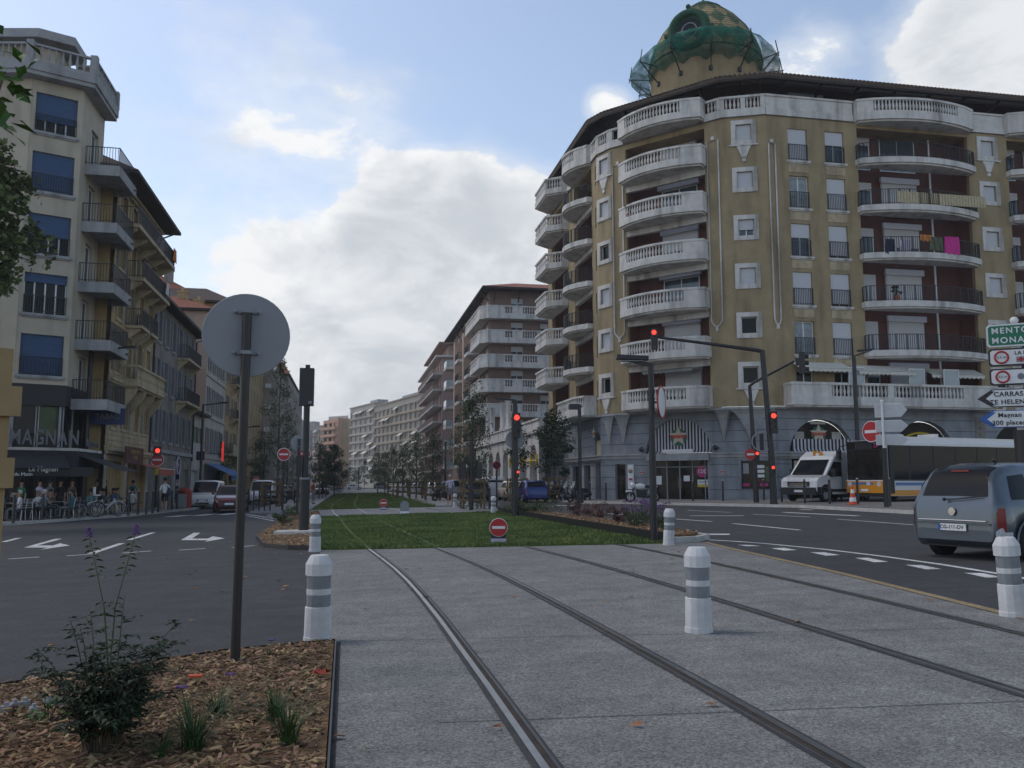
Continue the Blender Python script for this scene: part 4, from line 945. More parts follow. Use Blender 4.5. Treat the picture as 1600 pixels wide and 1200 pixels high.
def iron_balcony(B,M,u0,u1,z,dep=.8,m='stone_trim',th=.16,brackets=2):
    b=MB(M); b.box(u0,u1,-dep,0,z-th,z); s=b.build('balcony',m,B)
    r=MB(M); iron_rail(r,[(u0+.04,0),(u0+.04,-dep+.05),(u1-.04,-dep+.05),(u1-.04,0)],z,.95,.13); r.build('railing','iron',s)
    for i in range(brackets):
        u=u0+.25+(u1-u0-.5)*i/max(1,brackets-1); k=MB(M); k.plate([(u-.09,z-th-.75),(u+.09,z-th-.75),(u+.09,z-th),(u-.09,z-th)],-.12,0); k.add([(u-.09,-.12,z-th-.6),(u+.09,-.12,z-th-.6),(u+.09,-dep*.85,z-th-.12),(u-.09,-dep*.85,z-th-.12),(u-.09,-.12,z-th),(u+.09,-.12,z-th),(u+.09,-dep*.85,z-th),(u-.09,-dep*.85,z-th)],[(0,1,2,3),(4,7,6,5),(0,3,7,4),(1,5,6,2),(2,6,7,3)]); k.build('bracket',m,s)
    return s
# ---- cream building with blue blinds over the café
B1=thing('apartment_building','cream apartment building with blue window blinds above a black café front','building',(-16,48,H(-16,48)),world=True)
P1=[(-24.6,44.95),(-15.4,43.2),(-13.3,44.15),(-13.3,47.85)]
F0=FR(-24.6,44.95,0,P1[1][0]-P1[0][0],P1[1][1]-P1[0][1]); F1=FR(P1[1][0],P1[1][1],0,2.1,.95); F2=FR(-13.3,44.15,0,0,1); L0=math.hypot(9.25,1.77); L1=math.hypot(2.1,.95)
WZ=[(6.36,1.9),(9.3,1.95),(12.2,2.0),(15.25,2.05),(18.2,2.1)]
bl=lambda f:make_window(1.82,1.95,f,.25,frame='white_paint',mull=3,rail=.85,bm='blue_blind',sill=1,smat='concrete_grey')
bw=[bl(.98),bl(.22),bl(.55),bl(.97),bl(.68)]
facade(B1,F1,L1,20.75,'cream_plaster',[(.24,z,1.82,1.95,bw[i],.3) for i,(z,h) in enumerate(WZ)],z0=5.95)
facade(B1,F0,L0,20.75,'cream_plaster',[(u,z,1.82,1.95,bw[(i+j)%5],.3) for i,(z,h) in enumerate(WZ) for j,u in enumerate((1.2,4.6))],z0=5.95)
dr=make_window(1.25,2.2,0,.2,glass='glass_blue',mull=1,name='balcony_door')
facade(B1,F2,3.7,20.75,'cream_plaster',[(1.55,z-.98,1.25,2.2,dr,.3) for z,h in WZ],z0=5.95)
body(B1,[(-24,45.2),(-15.5,47.7),(-15.5,56),(-24,56)],2.0,20.75,'cream_plaster','rear_wall')
for z,h in WZ:
    z=z-1.0; b=MB(F2); b.box(.85,4.1,-1.6,0,z-.18,z); b.box(.75,4.1,-1.67,-1.55,z-.5,z+.02); b.box(.68,.8,-1.67,0,z-.5,z+.02); b.box(4.05,4.17,-1.67,0,z-.5,z+.02); s=b.build('balcony','concrete_grey',B1)
    r=MB(F2); iron_rail(r,[(.74,0),(.74,-1.61),(4.11,-1.61),(4.11,0)],z+.02,.95,.14); r.build('railing','iron',s); MB(F2).tube([(3.6,-1.66,z-.25),(3.6,-1.8,z-.27)],.04,6).build('spout','iron',s)
b=MB(); band(b,P1,-.3,.6,20.75,20.95); band(b,P1,.35,.68,20.95,21.45); b.build('cornice','concrete_grey',B1)
b=MB(); band(b,P1,.42,.6,22.2,22.3); balusters(b,offset(P1,.5),21.45,.75,.3); 
for p in offset(P1,.5): b.box(p[0]-.16,p[0]+.16,p[1]-.16,p[1]+.16,21.45,22.4)
b.build('balustrade','concrete_grey',B1)
b=MB(); PP=offset(P1,-1.6); 
for a,c in zip(PP,PP[1:]): b.add([(a[0],a[1],20.95),(c[0],c[1],20.95),(c[0],c[1],23.25),(a[0],a[1],23.25)],[(0,1,2,3)])
b.build('penthouse_wall','cream_plaster',B1)
PPo=offset(P1,-.7); b=MB(); b.prism(PPo[:-1]+[(PPo[-1][0],46.6),(-24,50)],23.25,23.7); r1=b.build('roof','concrete_grey',B1)
b=MB(); b.box(-14.2,-13.4,46.0,46.8,20.95,22.75); b.box(-14.3,-13.3,45.9,46.9,22.75,22.9); b.build('chimney','grey_plaster',B1)
make_window(2.2,1.4,0,.1,glass='glass_dark').put(B1,F0@TR(4.5,1.5,21.45))
# café front: recessed dark ground floor, glazed first floor, ledge with letters, canopy
b=MB()
for M,L in ((F0,L0),(F1,L1),(F2,3.7)): b.M=M; b.box(0,L,-.0,.04,4.95,5.95); b.box(0,L,.3,.34,2.9,4.95); b.box(0,L,1.6,1.64,-.4,2.9)
b.M=Matrix(); IN=offset(P1,-1.75)
for p,q_ in zip(IN,IN[1:]): b.add([(p[0],p[1],-.6),(q_[0],q_[1],-.6),(q_[0],q_[1],4.9),(p[0],p[1],4.9)],[(0,1,2,3)])
b.box(-17,-13.35,47.75,47.8,-.6,5.9); b.box(-17,-13.4,45.9,47.8,2.86,2.9)
b.build('cafe_front','cafe_black',B1)
for M,L,k in ((F0,L0,5),(F1,L1,2),(F2,3.7,2)):
    for i in range(k):
        u0=L*i/k+.08; u1=L*(i+1)/k-.08; g=MB(M).box(u0,u1,.24,.28,3.55,4.93).build('cafe_window',('leaf_street' if (M is F1 and i==1) else 'glass_dark'),B1); f=MB(M); f.box(u0-.05,u0,.2,.3,3.0,4.95); f.box(u1,u1+.05,.2,.3,3.0,4.95); f.build('frame','concrete_grey',g)
b=MB(F0); iron_rail(b,[(.2,-.05),(L0-.1,-.05)],3.35,.75,.12); b.build('railing','shutter_grey',B1)
b=MB(); band(b,P1,-.2,.75,2.82,2.95); b.build('ledge','white_plaster',B1)
b=MB(); band(b,P1,-.3,.7,2.05,2.82); b.build('canopy','awning_dark',B1)
b=MB(F1); b.add([(.0,-.7,2.6),(L1,-.7,2.6),(L1,-2.4,1.98),(0,-2.4,1.98)],[(3,2,1,0)]); b.M=F0; b.add([(2,-.7,2.6),(L0,-.7,2.6),(L0,-2.4,1.98),(2,-2.4,1.98)],[(3,2,1,0)]); b.M=F2; b.add([(0,-.7,2.6),(3.6,-.7,2.6),(3.6,-2.6,1.9),(0,-2.6,1.9)],[(3,2,1,0)]); b.build('awning','awning_dark',B1)
mat('letter_grey',(.13,.13,.14),.6,var=.1)
def big_letters(word,pa,pb,z,size,parent,m='letter_grey',dep=.14):
    n=len(word)
    for i,ch in enumerate(word):
        t=(i+.5)/n; x=pa[0]+(pb[0]-pa[0])*t; y=pa[1]+(pb[1]-pa[1])*t
        text('letter',ch,size,FR(x,y,z,pb[0]-pa[0],pb[1]-pa[1]),m,parent,dep/2,bold=.015,sx=.62)
pa=PD(14,695,38.4); pb=PD(124,695,39.6); zl=1.4+(752-695)/1342*39.5*1.0+.1
big_letters('MAGNAN',(pa[0],pa[1]),(pb[0],pb[1]),3.35,.95,B1); zc=PD(60,733,39)[2]
b=MB(FR(*PD(5,733,38.2)[:2],0,pb[0]-pa[0],pb[1]-pa[1])); b.box(0,3.6,-.03,0,1.62,2.04); vs_=b.build('valance','cafe_black',B1)
text('lettering','Le Magnan',.34,FR(*PD(68,733,38.5)[:2],zc+.0,pb[0]-pa[0],pb[1]-pa[1])@TR(0,-.06,0),'sign_white',B1,.004,sx=.8)
text('lettering','Bar du Matin',.2,FR(*PD(30,741,38.0)[:2],PD(30,741,38.0)[2],pb[0]-pa[0],pb[1]-pa[1])@TR(0,-.06,0),'sign_white',B1,.004)
text('lettering','Le Magnan',.28,F0@TR(L0-1.3,-.02,5.35),'sign_grey',B1,.004,sx=.8); text('lettering','Brasserie',.55,F2@TR(1.8,-.8,3.25),'letter_grey',B1,.03)
b=MB(F2); b.box(3.2,3.3,-1.9,-.2,4.3,5.15); e=b.build('hanging_sign','sign_dim_blue',B1); text('lettering','TABAC',.36,F2@Matrix.Rotation(0,4,'Z')@TR(3.19,-1.05,4.72)@Matrix.Rotation(-PI/2,4,'Z'),'sign_grey',e,.003)
# ---- ochre stone building with bracketed balconies
B2=thing('apartment_building','ochre stone building with carved bracket balconies and wide dark eaves','building',(-17,53,H(-17,53)),world=True)
M2=FR(-12.5,48.0,0,0,1); LL=10.1
w1=make_window(1.05,2.2,0,.18,frame='stone_trim',smat='stone_trim',surround=.16,shutters='grey_plaster',glass='glass_dark'); w2=make_window(1.05,2.2,0,.18,frame='stone_trim',smat='stone_trim',surround=.2)
w3=make_window(1.0,1.35,0,.18,frame='dark_wood',smat='stone_trim',surround=.12)
uc=(1.0,3.3,5.7,8.1)
facade(B2,M2,LL,17.8,'ochre_plaster',[(u,z,1.05,2.2,(w1 if (r+c)%2 else w2)) for r,z in enumerate((4.3,7.3,10.25,13.0)) for c,u in enumerate(uc)]+[(u,15.75,1.0,1.35,w3) for u in uc]+[(1.0,-.2,2.6,2.7,None,.5),(5.0,-.2,1.2,2.7,None,.5),(7.2,-.2,2.2,2.7,None,.5)])
b=MB(M2)
for i in range(14): b.box(0,LL,-.025,0,3.5+i*.28,3.74+i*.28)
for i in range(9): b.box(0,.5,-.03,0,7.3+i*.9,7.9+i*.9); b.box(LL-.5,LL,-.03,0,7.3+i*.9,7.9+i*.9)
for i,u in enumerate(uc): pass
rust=MB(M2); ops=[(u-.18,u+1.23,4.1,6.6) for u in uc]
for i in range(14):
    z=3.3+i*.29; wall_grid(rust,0,LL,z,z+.25,[o for o in ops if o[2]<z+.25 and o[3]>z],.03,-.03)
rust.build('rusticated_stone','stone_trim',B2)
for i in range(10):
    for u0,u1 in ((0,.55 if i%2 else .4),(LL-(.55 if i%2 else .4),LL)): MB(M2).box(u0,u1,-.035,0,7.4+i*1.0,7.85+i*1.0).build('quoin','stone_trim',B2)
b=MB(M2); 
for z,d in ((3.0,.3),(6.75,.22),(15.0,.3),(17.4,.35)): b=MB(M2); b.box(0,LL,-d,0,z,z+.18); b.box(0,LL,-d*.6,0,z-.14,z); b.build('string_course','stone_trim',B2)
for u0,u1,z in ((.2,9.9,15.25),): iron_balcony(B2,M2,u0,u1,z,1.15,'stone_trim',.2,5)
iron_balcony(B2,M2,2.6,9.8,12.85,.95,'stone_trim',.2,4); iron_balcony(B2,M2,2.9,4.9,10.15,.9); iron_balcony(B2,M2,5.4,7.2,10.15,.9)
o2=[(2.4,0),(2.4,-.95),(9.8,-.95),(9.8,0)]; stone_balcony(M2,o2,6.55,6.95,'stone',B2,'stone_trim',bal=(1,2),solid=())
b=MB(M2)
for u in (2.8,4.9,7.2,9.4): 
    pr=[(0,5.3),(-.1,5.3),(-.3,5.6),(-.75,6.2),(-.85,6.54),(0,6.54)]; b.add([(u-.14,p[0],p[1]) for p in pr]+[(u+.14,p[0],p[1]) for p in pr],[(0,1,2,3,4,5),(11,10,9,8,7,6)]+[((i+1)%6,i,6+i,6+(i+1)%6) for i in range(6)])
b.build('bracket','stone_trim',B2)
body(B2,[(-26,48.1),(-12.75,48.1),(-12.75,58.05),(-26,58.05)],-.5,17.75,'ochre_plaster','rear_wall')
r2=gable_roof(B2,[(-26,47.9),(-12.5,47.9),(-12.5,58.0),(-26,58.0)],17.8,1.15,2.6,'roof_tile_brown')
b=MB(); b.tube([(-11.5,57.9,17.7),(-11.6,57.9,17.4),(-12.3,57.95,17.1),(-12.4,57.97,16.6),(-12.4,57.97,3.2)],.06,6); b.build('drainpipe','iron',B2)
cloth('cloth_rag','orange cloth hung over the top balcony of the ochre stone building','laundry',9.0,9.85,15.5,16.3,'cloth_orange',M2,-1.16); cloth('cloth_rag','white cloth hung on the second iron balcony of the ochre building','laundry',8.3,8.9,13.1,13.9,'cloth_white',M2,-.97)
MB(M2).box(.5,4.3,-1.0,-.9,2.35,3.25).build('shop_sign','sign_maroon',B2); text('lettering','EXPRESS-RESTO\nD ASIE',.3,M2@TR(2.4,-1.02,2.82),'sign_gold',B2,.003)
b=MB(M2); b.add([(5.3,-.1,2.5),(9.6,-.1,2.5),(9.6,-1.7,2.1),(5.3,-1.7,2.1)],[(3,2,1,0)]); b.add([(5.3,-1.7,2.1),(9.6,-1.7,2.1),(9.6,-1.72,1.75),(5.3,-1.72,1.75)],[(3,2,1,0)]); aw=b.build('awning','awning_red',B2)
b=MB(M2); b.box(5.3,9.6,-1.72,-1.68,2.1,2.16); b.build('awning_bar','awning_white',aw)
b=MB(M2); b.box(0,.45,-.04,.0,-.4,3.0); b.box(4.3,4.75,-.04,0,-.4,3.0); b.box(6.5,7.0,-.04,0,-.4,3.0); b.box(9.6,10.05,-.04,0,-.4,3.0); b.build('pilaster','pale_plaster',B2)
# ---- grey building with shutters
B3=thing('terraced_house','grey shuttered house with iron balconies beyond the ochre building','building',(-17,66,H(-17,66)),world=True)
M3=FR(-12.5,58.15,0,0,1); L3=15.2
ws=make_window(.95,2.1,0,.16,frame='white_paint',smat='concrete_grey',sill=1,shutters='shutter_grey'); wsd=make_window(.95,2.1,0,.16,frame='white_paint',smat='concrete_grey',sill=1,shutters='shutter_grey',glass='curtain')
facade(B3,M3,L3,13.3,'grey_plaster',[(1.0+i*2.4,z,.95,2.1,(ws if (i+j)%3 else wsd)) for j,z in enumerate((4.1,7.4,10.6)) for i in range(6)]+[(1.0,-.3,2.6,2.6,None,.4),(5.2,-.3,2.4,2.6,None,.4),(9,-.3,2.2,2.6,None,.4),(12,-.3,2.4,2.6,None,.4)])
body(B3,[(-26,58.2),(-12.75,58.2),(-12.75,73.3),(-26,73.3)],-.5,13.25,'grey_plaster','rear_wall')
r3=gable_roof(B3,[(-26,58.1),(-12.5,58.1),(-12.5,73.35),(-26,73.35)],13.3,.9,2.2,'roof_tile_brown')
iron_balcony(B3,M3,8.0,13.6,10.45,.8); iron_balcony(B3,M3,8.0,13.6,7.25,.8)
b=MB(M3); b.box(0,L3,-.14,0,3.3,3.55); b.build('string_course','concrete_grey',B3)
b=MB(); b.tube([(-11.75,73.2,13.2),(-11.9,73.2,12.9),(-12.4,73.2,12.7),(-12.4,73.2,3)],.06,6); b.build('drainpipe','iron',B3)
b=MB(M3); b.box(8.2,10.6,-.08,0,-.3,2.9); vp=b.build('shop_front','concrete_grey',B3)
b=MB(M3); b.torus((9.3,-.14,2.55),.62,.07,'y',24,6); sg=b.build('round_sign','cloth_lilac',B3); MB(M3).plate(disc(9.3,2.55,.58),-.16,-.08).build('disc','sign_maroon',sg); text('lettering','VIP',.42,M3@TR(9.3,-.17,2.55),'cloth_lilac',sg,.004)
MB(M3).box(8.7,10.0,-.1,-.07,-.2,1.9).build('pane','glass_dark',vp)
# ---- low house with green shutters
B3b=thing('low_house','low pale house with green shutters squeezed before the pink gable','building',(-17,75.5,H(-17,75.5)),world=True)
M3b=FR(-12.5,73.6,0,0,1); wg=make_window(.9,1.3,0,.16,frame='white_paint',shutters='shutter_green')
facade(B3b,M3b,4.2,7.0,'pale_plaster',[(.7,4.6,.9,1.3,wg),(2.6,4.6,.9,1.3,wg),(.5,-.3,3.0,2.6,None,.4)]); body(B3b,[(-22,73.65),(-12.75,73.65),(-12.75,77.8),(-22,77.8)],-.5,6.95,'pale_plaster','rear_wall'); gable_roof(B3b,[(-22,73.6),(-12.5,73.6),(-12.5,77.8),(-22,77.8)],7.0,.6,1.2,'roof_tile_brown',2.0)
MB(M3b).box(-.3,.1,-1.0,-.4,3.1,3.8).build('hanging_sign','cloth_navy',B3b)
# ---- pink gable with grey-blue shutters
B4=thing('apartment_building','pale house with pink gable wall and slate blue shutters','building',(-17,84,H(-17,84)),world=True)
M4=FR(-12.3,78.0,0,0,1); wb=make_window(1.0,2.2,0,.16,frame='white_paint',smat='pale_plaster',surround=.1,shutters='shutter_grey')
facade(B4,M4,11.8,16.4,'pale_plaster',[(1.1+i*2.7,z,1.0,2.2,wb) for z in (3.9,7.5,11.2) for i in range(4)]+[(1,-.4,9.5,2.8,None,.5)])
facade(B4,FR(-26,78.0,0,1,0),13.7,16.4,'pink_plaster',[(12.0,9.3,.5,.4,None)],name='gable_wall'); body(B4,[(-26,78.1),(-12.55,78.1),(-12.55,89.8),(-26,89.8)],-.5,16.35,'pale_plaster','rear_wall')
r4=gable_roof(B4,[(-26,78),(-12.3,78),(-12.3,89.8),(-26,89.8)],16.4,.5,1.6,'roof_tile_red'); 
for x,y in ((-15,80.5),(-17.5,80.5),(-14.2,84)): chimney(r4,x,y,17.0,.8,1.3,'ochre_plaster')
b=MB(M4); 
for z in (3.4,7.0,10.6,14.3): MB(M4).box(0,11.8,-.12,0,z,z+.16).build('string_course','pale_plaster',B4)
b=MB(M4); b.add([(.3,-.1,3.0),(11.5,-.1,3.0),(11.5,-2.4,1.9),(.3,-2.4,1.9)],[(3,2,1,0)]); b.add([(.3,-2.4,1.9),(11.5,-2.4,1.9),(11.5,-2.42,1.55),(.3,-2.42,1.55)],[(3,2,1,0)]); b.build('awning','awning_blue',B4)
t=thing('hanging_sign','vertical glowing red sign on the pale shuttered house','sign',(-10.9,79.5,0)); b=MB(); b.cbox((0,0,4.0),(.12,.4,1.7)); b.cbox((0,-.25,4.1),(.125,.3,.5)); s=b.build('panel','neon_red',t); MB().bar((-1.4,0,3.8),(0,0,3.8),.06).build('arm','iron',t)
t=thing('house','orange roofed house peeping over the grey shuttered house','building',(-24,96,H(-24,96)),world=True)
body(t,[(-32,93),(-17.5,93),(-17.5,104),(-32,104)],-.5,21.2,'ochre_plaster'); r=gable_roof(t,[(-32,93),(-17.5,93),(-17.5,104),(-32,104)],21.2,.7,2.4,'roof_tile_red'); chimney(r,-22,94.5,22.2,1.2,2,'ochre_plaster'); chimney(r,-19,94,21.8,.8,1.7,'grey_plaster'); b=MB(); b.tube([(-21,95,23),(-21,95,27)],.04,5); b.bar((-21.6,95,26.3),(-20.4,95,26.3),.04); b.build('aerial','iron',r)
# ---- yellow block, sand block, grey block, end block
def street_block(name,label,xf,y0,y1,side,h,wm,cols,rows,ww,wh,protos,endwins=(),depth=14,base=3.9,step=3.1,shop=True,endmat=None):
    B=thing(name,label,'building',(xf-side*-1*0+side*7,(y0+y1)/2,H(xf,(y0+y1)/2)),world=True); L=y1-y0
    M=FR(xf,y0,0,0,1) if side<0 else FR(xf,y1,0,0,-1)
    wins=[]
    for j in range(rows):
        for i in range(cols):
            u=L*(i+.5)/cols-ww/2; wins.append((u,base+j*step,ww,wh,protos[(i+2*j)%len(protos)]))
    if shop:
        for i in range(max(1,int(L/4))): k=max(1,int(L/4)); wins.append((L*i/k+.4,-.5+H(xf,y0),L/k-.8,3.0,None,.5))
    facade(B,M,L,h,wm,wins,z0=-1.2)
    E=FR(xf-depth,y0,0,1,0) if side<0 else FR(xf,y0,0,1,0)
    facade(B,E,depth,h,endmat or wm,list(endwins),z0=-1.2,name='end_wall')
    x0,x1=(xf-depth,xf-.3) if side<0 else (xf+.3,xf+depth)
    body(B,[(x0,y0+.1),(x1,y0+.1),(x1,y1),(x0,y1)],-1.2,h-.05,wm,'rear_wall')
    return B,M,L
wy=make_window(1.1,2.1,0,.2,frame='stone_trim',smat='stone_trim',surround=.18,shutters='shutter_grey'); wyd=make_window(1.1,2.1,.5,.2,frame='stone_trim',smat='stone_trim',surround=.18)
B5,M5,L5=street_block('apartment_building','yellow apartment block with dark iron balconies past the blue awning',-12.3,90,106,-1,19.5,'sand_plaster',5,4,1.1,2.1,[wy,wyd],depth=15,base=4.4,step=3.6)
for j in range(4):
    for u in (3.2,9.6): iron_balcony(B5,M5,u,u+3.2,4.3+j*3.6,.8)
b=MB(M5); b.box(0,16,-1.0,0,4.2-.25,4.2); b.box(0,16,-1.0,-.88,4.2,5.1); b.build('first_floor_balcony','stone_trim',B5)
gable_roof(B5,[(-27,90),(-12.3,90),(-12.3,106),(-27,106)],19.5,.8,2,'roof_tile_brown')
wn_=make_window(.7,2.3,0,.2,frame='dark_wood')
B6,M6,L6=street_block('apartment_building','sand yellow block with narrow slit windows behind the big round sign',-12.0,106.1,125.8,-1,20.5,'sand_plaster',6,5,.7,2.3,[wn_],[(u,z,.7,2.0,wn_) for u in (9.5,12.5) for z in (5,9,13,17)],depth=15,base=4.2,step=3.2)
b=MB(M6); b.box(-.4,20,-.5,0,20.1,20.5); b.box(-.4,20,-.8,0,20.5,20.75); b.box(0,20,-.4,0,3.6,3.9); b.build('cornice','stone_trim',B6)
wp=make_window(1.4,1.5,.3,.2,frame='white_paint')
B7,M7,L7=street_block('apartment_building','grey beige block with a blank gable wall towards the tramway',-10.2,126,146,-1,17.0,'beige_plaster',6,5,1.4,1.5,[wp],[(12.8,5.5,.3,.5,wp) for _ in ()],depth=18,base=3.6,step=2.9)
b=MB(M7); b.box(0,20,.8,1.0,17,19.4); b.build('penthouse_wall','brick_brown',B7); make_window(6,1.6,0,.1,glass='glass_panel',mull=4).put(B7,M7@TR(1.5,.68,17.4)); MB(M7).box(-.2,20,.5,9,19.4,19.6).build('roof','roof_tile_red',B7)
for z in (5.2,8.4,11.6,14.6): MB(FR(-28.2,126,0,1,0)).box(16.4,17.2,-.35,-.02,z,z+.6).build('air_conditioner','white_paint',B7)
B8,M8,L8=street_block('apartment_building','far beige block with red hipped roof closing the left row',-10.0,146.2,190,-1,19.0,'beige_plaster',12,5,1.5,1.6,[wp],depth=14,base=3.8,step=3.0)
gable_roof(B8,[(-24,146.2),(-10,146.2),(-10,190),(-24,190)],19.0,.7,2.6,'roof_tile_red')
B9,M9,L9=street_block('apartment_building','far pale block beyond the red roofed one on the left',-10.5,191,260,-1,15.5,'pale_plaster',16,4,1.6,1.6,[wp],depth=14,base=3.4,step=3.0)
# ---- white arcade terrace and the red-brown building with wrap-round white balconies
BA=thing('arcade_terrace','white stone arcade terrace with round arches between the two balcony buildings','terrace',(18,80,H(18,80)),world=True)
MA=FR(14.3,97,0,0,-1); LAr=33.0
b=MB(MA)
for i in range(8): arch_wall(b,i*4.1,(i+1)*4.1,0-.2,5.1,i*4.1+2.05,1.35,2.9,.6)
b.build('arcade_wall','white_plaster',BA)
b=MB(MA); b.box(-.2,LAr,-.2,.5,5.1,5.35); b.box(-.2,LAr,0,.35,5.35,6.1); b.box(-.2,LAr,-.1,.45,6.1,6.25); b.build('parapet','white_plaster',BA)
MB(MA).add([(0,.4,5.2),(LAr,.4,5.2),(LAr,9,5.2),(0,9,5.2)],[(0,1,2,3)]).build('terrace_floor','concrete_grey',BA); MB(MA).box(0,LAr,3.4,3.6,-.4,5.1).build('shop_wall','blue_grey_stucco',BA)
for i in range(8): MB(MA).box(i*4.1+.7,i*4.1+3.4,3.3,3.38,.1,2.6).build('shop_window','glass_dark',BA)
for u in (6.5,9.5,15.5,18.5):
    b=MB(MA); 
    for d in (0,.75): b.lathe([(.26,6.2),(.26,6.4),(.2,6.5),(.17,8.6),(.24,8.75),(.28,8.9)],(u+d,.2,0),12)
    b.build('column','white_plaster',BA)
b=MB(MA); b.tube([(20.5,-.05,3.0),(32.5,-.05,3.0)],.07,6); 
for u in (21,24,27,30,32.2): b.box(u-.12,u+.12,-.12,.0,2.6,3.5)
tag(b.build('hoarding_rail','yellow_paint'),'yellow builder\'s rail fixed across the arcade arches','rail')
BC=thing('apartment_building','red-brown apartment building with white wrap-round balconies and a tiled hip roof','building',(22,115,H(22,115)),world=True)
cx0,cy0=16.3,100.2; MCf=FR(cx0,cy0,0,1,0); MCs=FR(cx0,cy0+36,0,0,-1)
wc=make_window(1.5,2.1,.3,.2,frame='white_paint',glass='glass_blue',mull=1)
RT=[22.2-2.93*i for i in range(5)]; FL=[t-1.0 for t in RT]
facade(BC,MCf,22,24.2,'brick_brown',[(u,f+.05,1.5,2.1,wc) for f in FL+[FL[-1]-2.93] for u in (2.6,6.2,10)],z0=-.5); facade(BC,MCs,36,24.2,'brick_brown',[(u,f+.05,1.5,2.1,wc) for f in FL+[FL[-1]-2.93] for u in (1.5,5,9,13,17,21,25,29,33)],z0=-.5)
body(BC,[(cx0+.3,cy0+.3),(38,cy0+.3),(38,136),(cx0+.3,136)],-.5,24.1,'brick_brown','rear_wall')
for i,f in enumerate(FL):
    L_=13 if i==0 else 8
    path=[(cx0-1.25,cy0+L_),(cx0-1.25,cy0-.1),(cx0-.35,cy0-1.25),(cx0+16,cy0-1.25)]; inner=[(cx0+16,cy0),(cx0,cy0),(cx0,cy0+L_)]
    b=MB(); b.prism(path+inner,f-.55,f); s=b.build('balcony','white_plaster',BC)
    r=MB(); pin=offset(path,-.12); band(r,pin,-.07,.08,f,f+.12); band(r,pin,-.1,.12,f+.88,f+1.02); balusters(r,pin,f+.12,.76,.3)
    for a,c in ((0,2),(3,4.2),(6,7.4),(9.2,10.6),(12.5,14)): band(r,[(cx0-.35+a,cy0-1.13),(cx0-.35+c,cy0-1.13)],-.06,.06,f+.12,f+.88)
    band(r,[(cx0-1.13,cy0+2.5),(cx0-1.13,cy0),(cx0-.35,cy0-1.13)],-.06,.06,f+.12,f+.88)
    r.build('balustrade','white_plaster',s)
for i,f in enumerate(FL[1:]+[FL[-1]-2.93,FL[-1]-5.86]):                 # angular balconies further along the street front
    for k,u in enumerate((6.5,14.5,21.5)):
        dpt=(2.4,1.7,1.3)[k]; b=MB(MCs); o=[(u,0),(u+1.2,-dpt),(u+4.6,-dpt),(u+5.6,0)]; b.prism(o,f-.45,f-.05); s=b.build('balcony','white_plaster',BC); r=MB(MCs)
        if k==0:
            for p,q_ in zip(o,o[1:]): r.bar((p[0],p[1]+.06,f+.42),(q_[0],q_[1]+.06,f+.42),.04,.85)
            r.build('glass_rail','glass_panel',s)
        else: iron_rail(r,[(p[0],p[1]+.07) for p in o],f-.05,.95,.2); r.build('railing','iron',s)
b=MB(MCs); b.box(12,13.2,-1.4,0,4,21.5); b.box(20.2,21.3,-1.2,0,4,21.5); b.build('pier','pink_plaster',BC)
gable_roof(BC,[(cx0-.3,cy0-.6),(40,cy0-.6),(40,138),(cx0-.3,138)],24.3,1.2,2.6,'roof_tile_red',9)
b=MB()
for i in range(7):
    b.bar((cx0-.1,cy0+i*4.5,22.9),(cx0-1.1,cy0+i*4.5,24.1),.14); b.bar((cx0+.5+i*3,cy0,22.9),(cx0+.5+i*3,cy0-1.1,24.1),.14)
b.build('eave_struts','dark_wood',BC)
# ---- rose building
wd=make_window(1.6,1.9,0,.2,frame='white_paint',glass='glass_dark',mull=1)
BD,MD,LD=street_block('apartment_building','rose plaster block with long dark balconies beyond the white balconied one',16.0,150,190,1,23.2,'rose_plaster',8,7,1.6,1.9,[wd],depth=16,base=3.4,step=2.85)
for j in range(7):
    b=MB(MD); b.box(6,39.6,-1.6,0,3.05+j*2.85,3.3+j*2.85); s=b.build('balcony','white_plaster',BD); MB(MD).box(6,39.6,-1.6,-1.5,3.3+j*2.85,4.2+j*2.85).build('railing','dark_balcony',s)
b=MB(MD); b.box(-.5,40.5,-1.2,3,23.2,23.5); b.build('roof','white_plaster',BD)
MB(MD).box(8,36,1.5,6,23.5,26).build('penthouse_wall','rose_plaster',BD); MB(MD).box(6,38,-.4,7,26,26.3).build('penthouse_roof','brick_brown',BD)
for u,j,m in ((14,4,'awning_red'),(18,3,'awning_white'),(22,2,'awning_blue'),(30,5,'awning_dark'),(27,3,'awning_white')): MB(MD).add([(u,-.3,6+j*2.85),(u+3,-.3,6+j*2.85),(u+3,-2.2,5.2+j*2.85),(u,-2.2,5.2+j*2.85)],[(3,2,1,0)]).build('awning',m,BD)
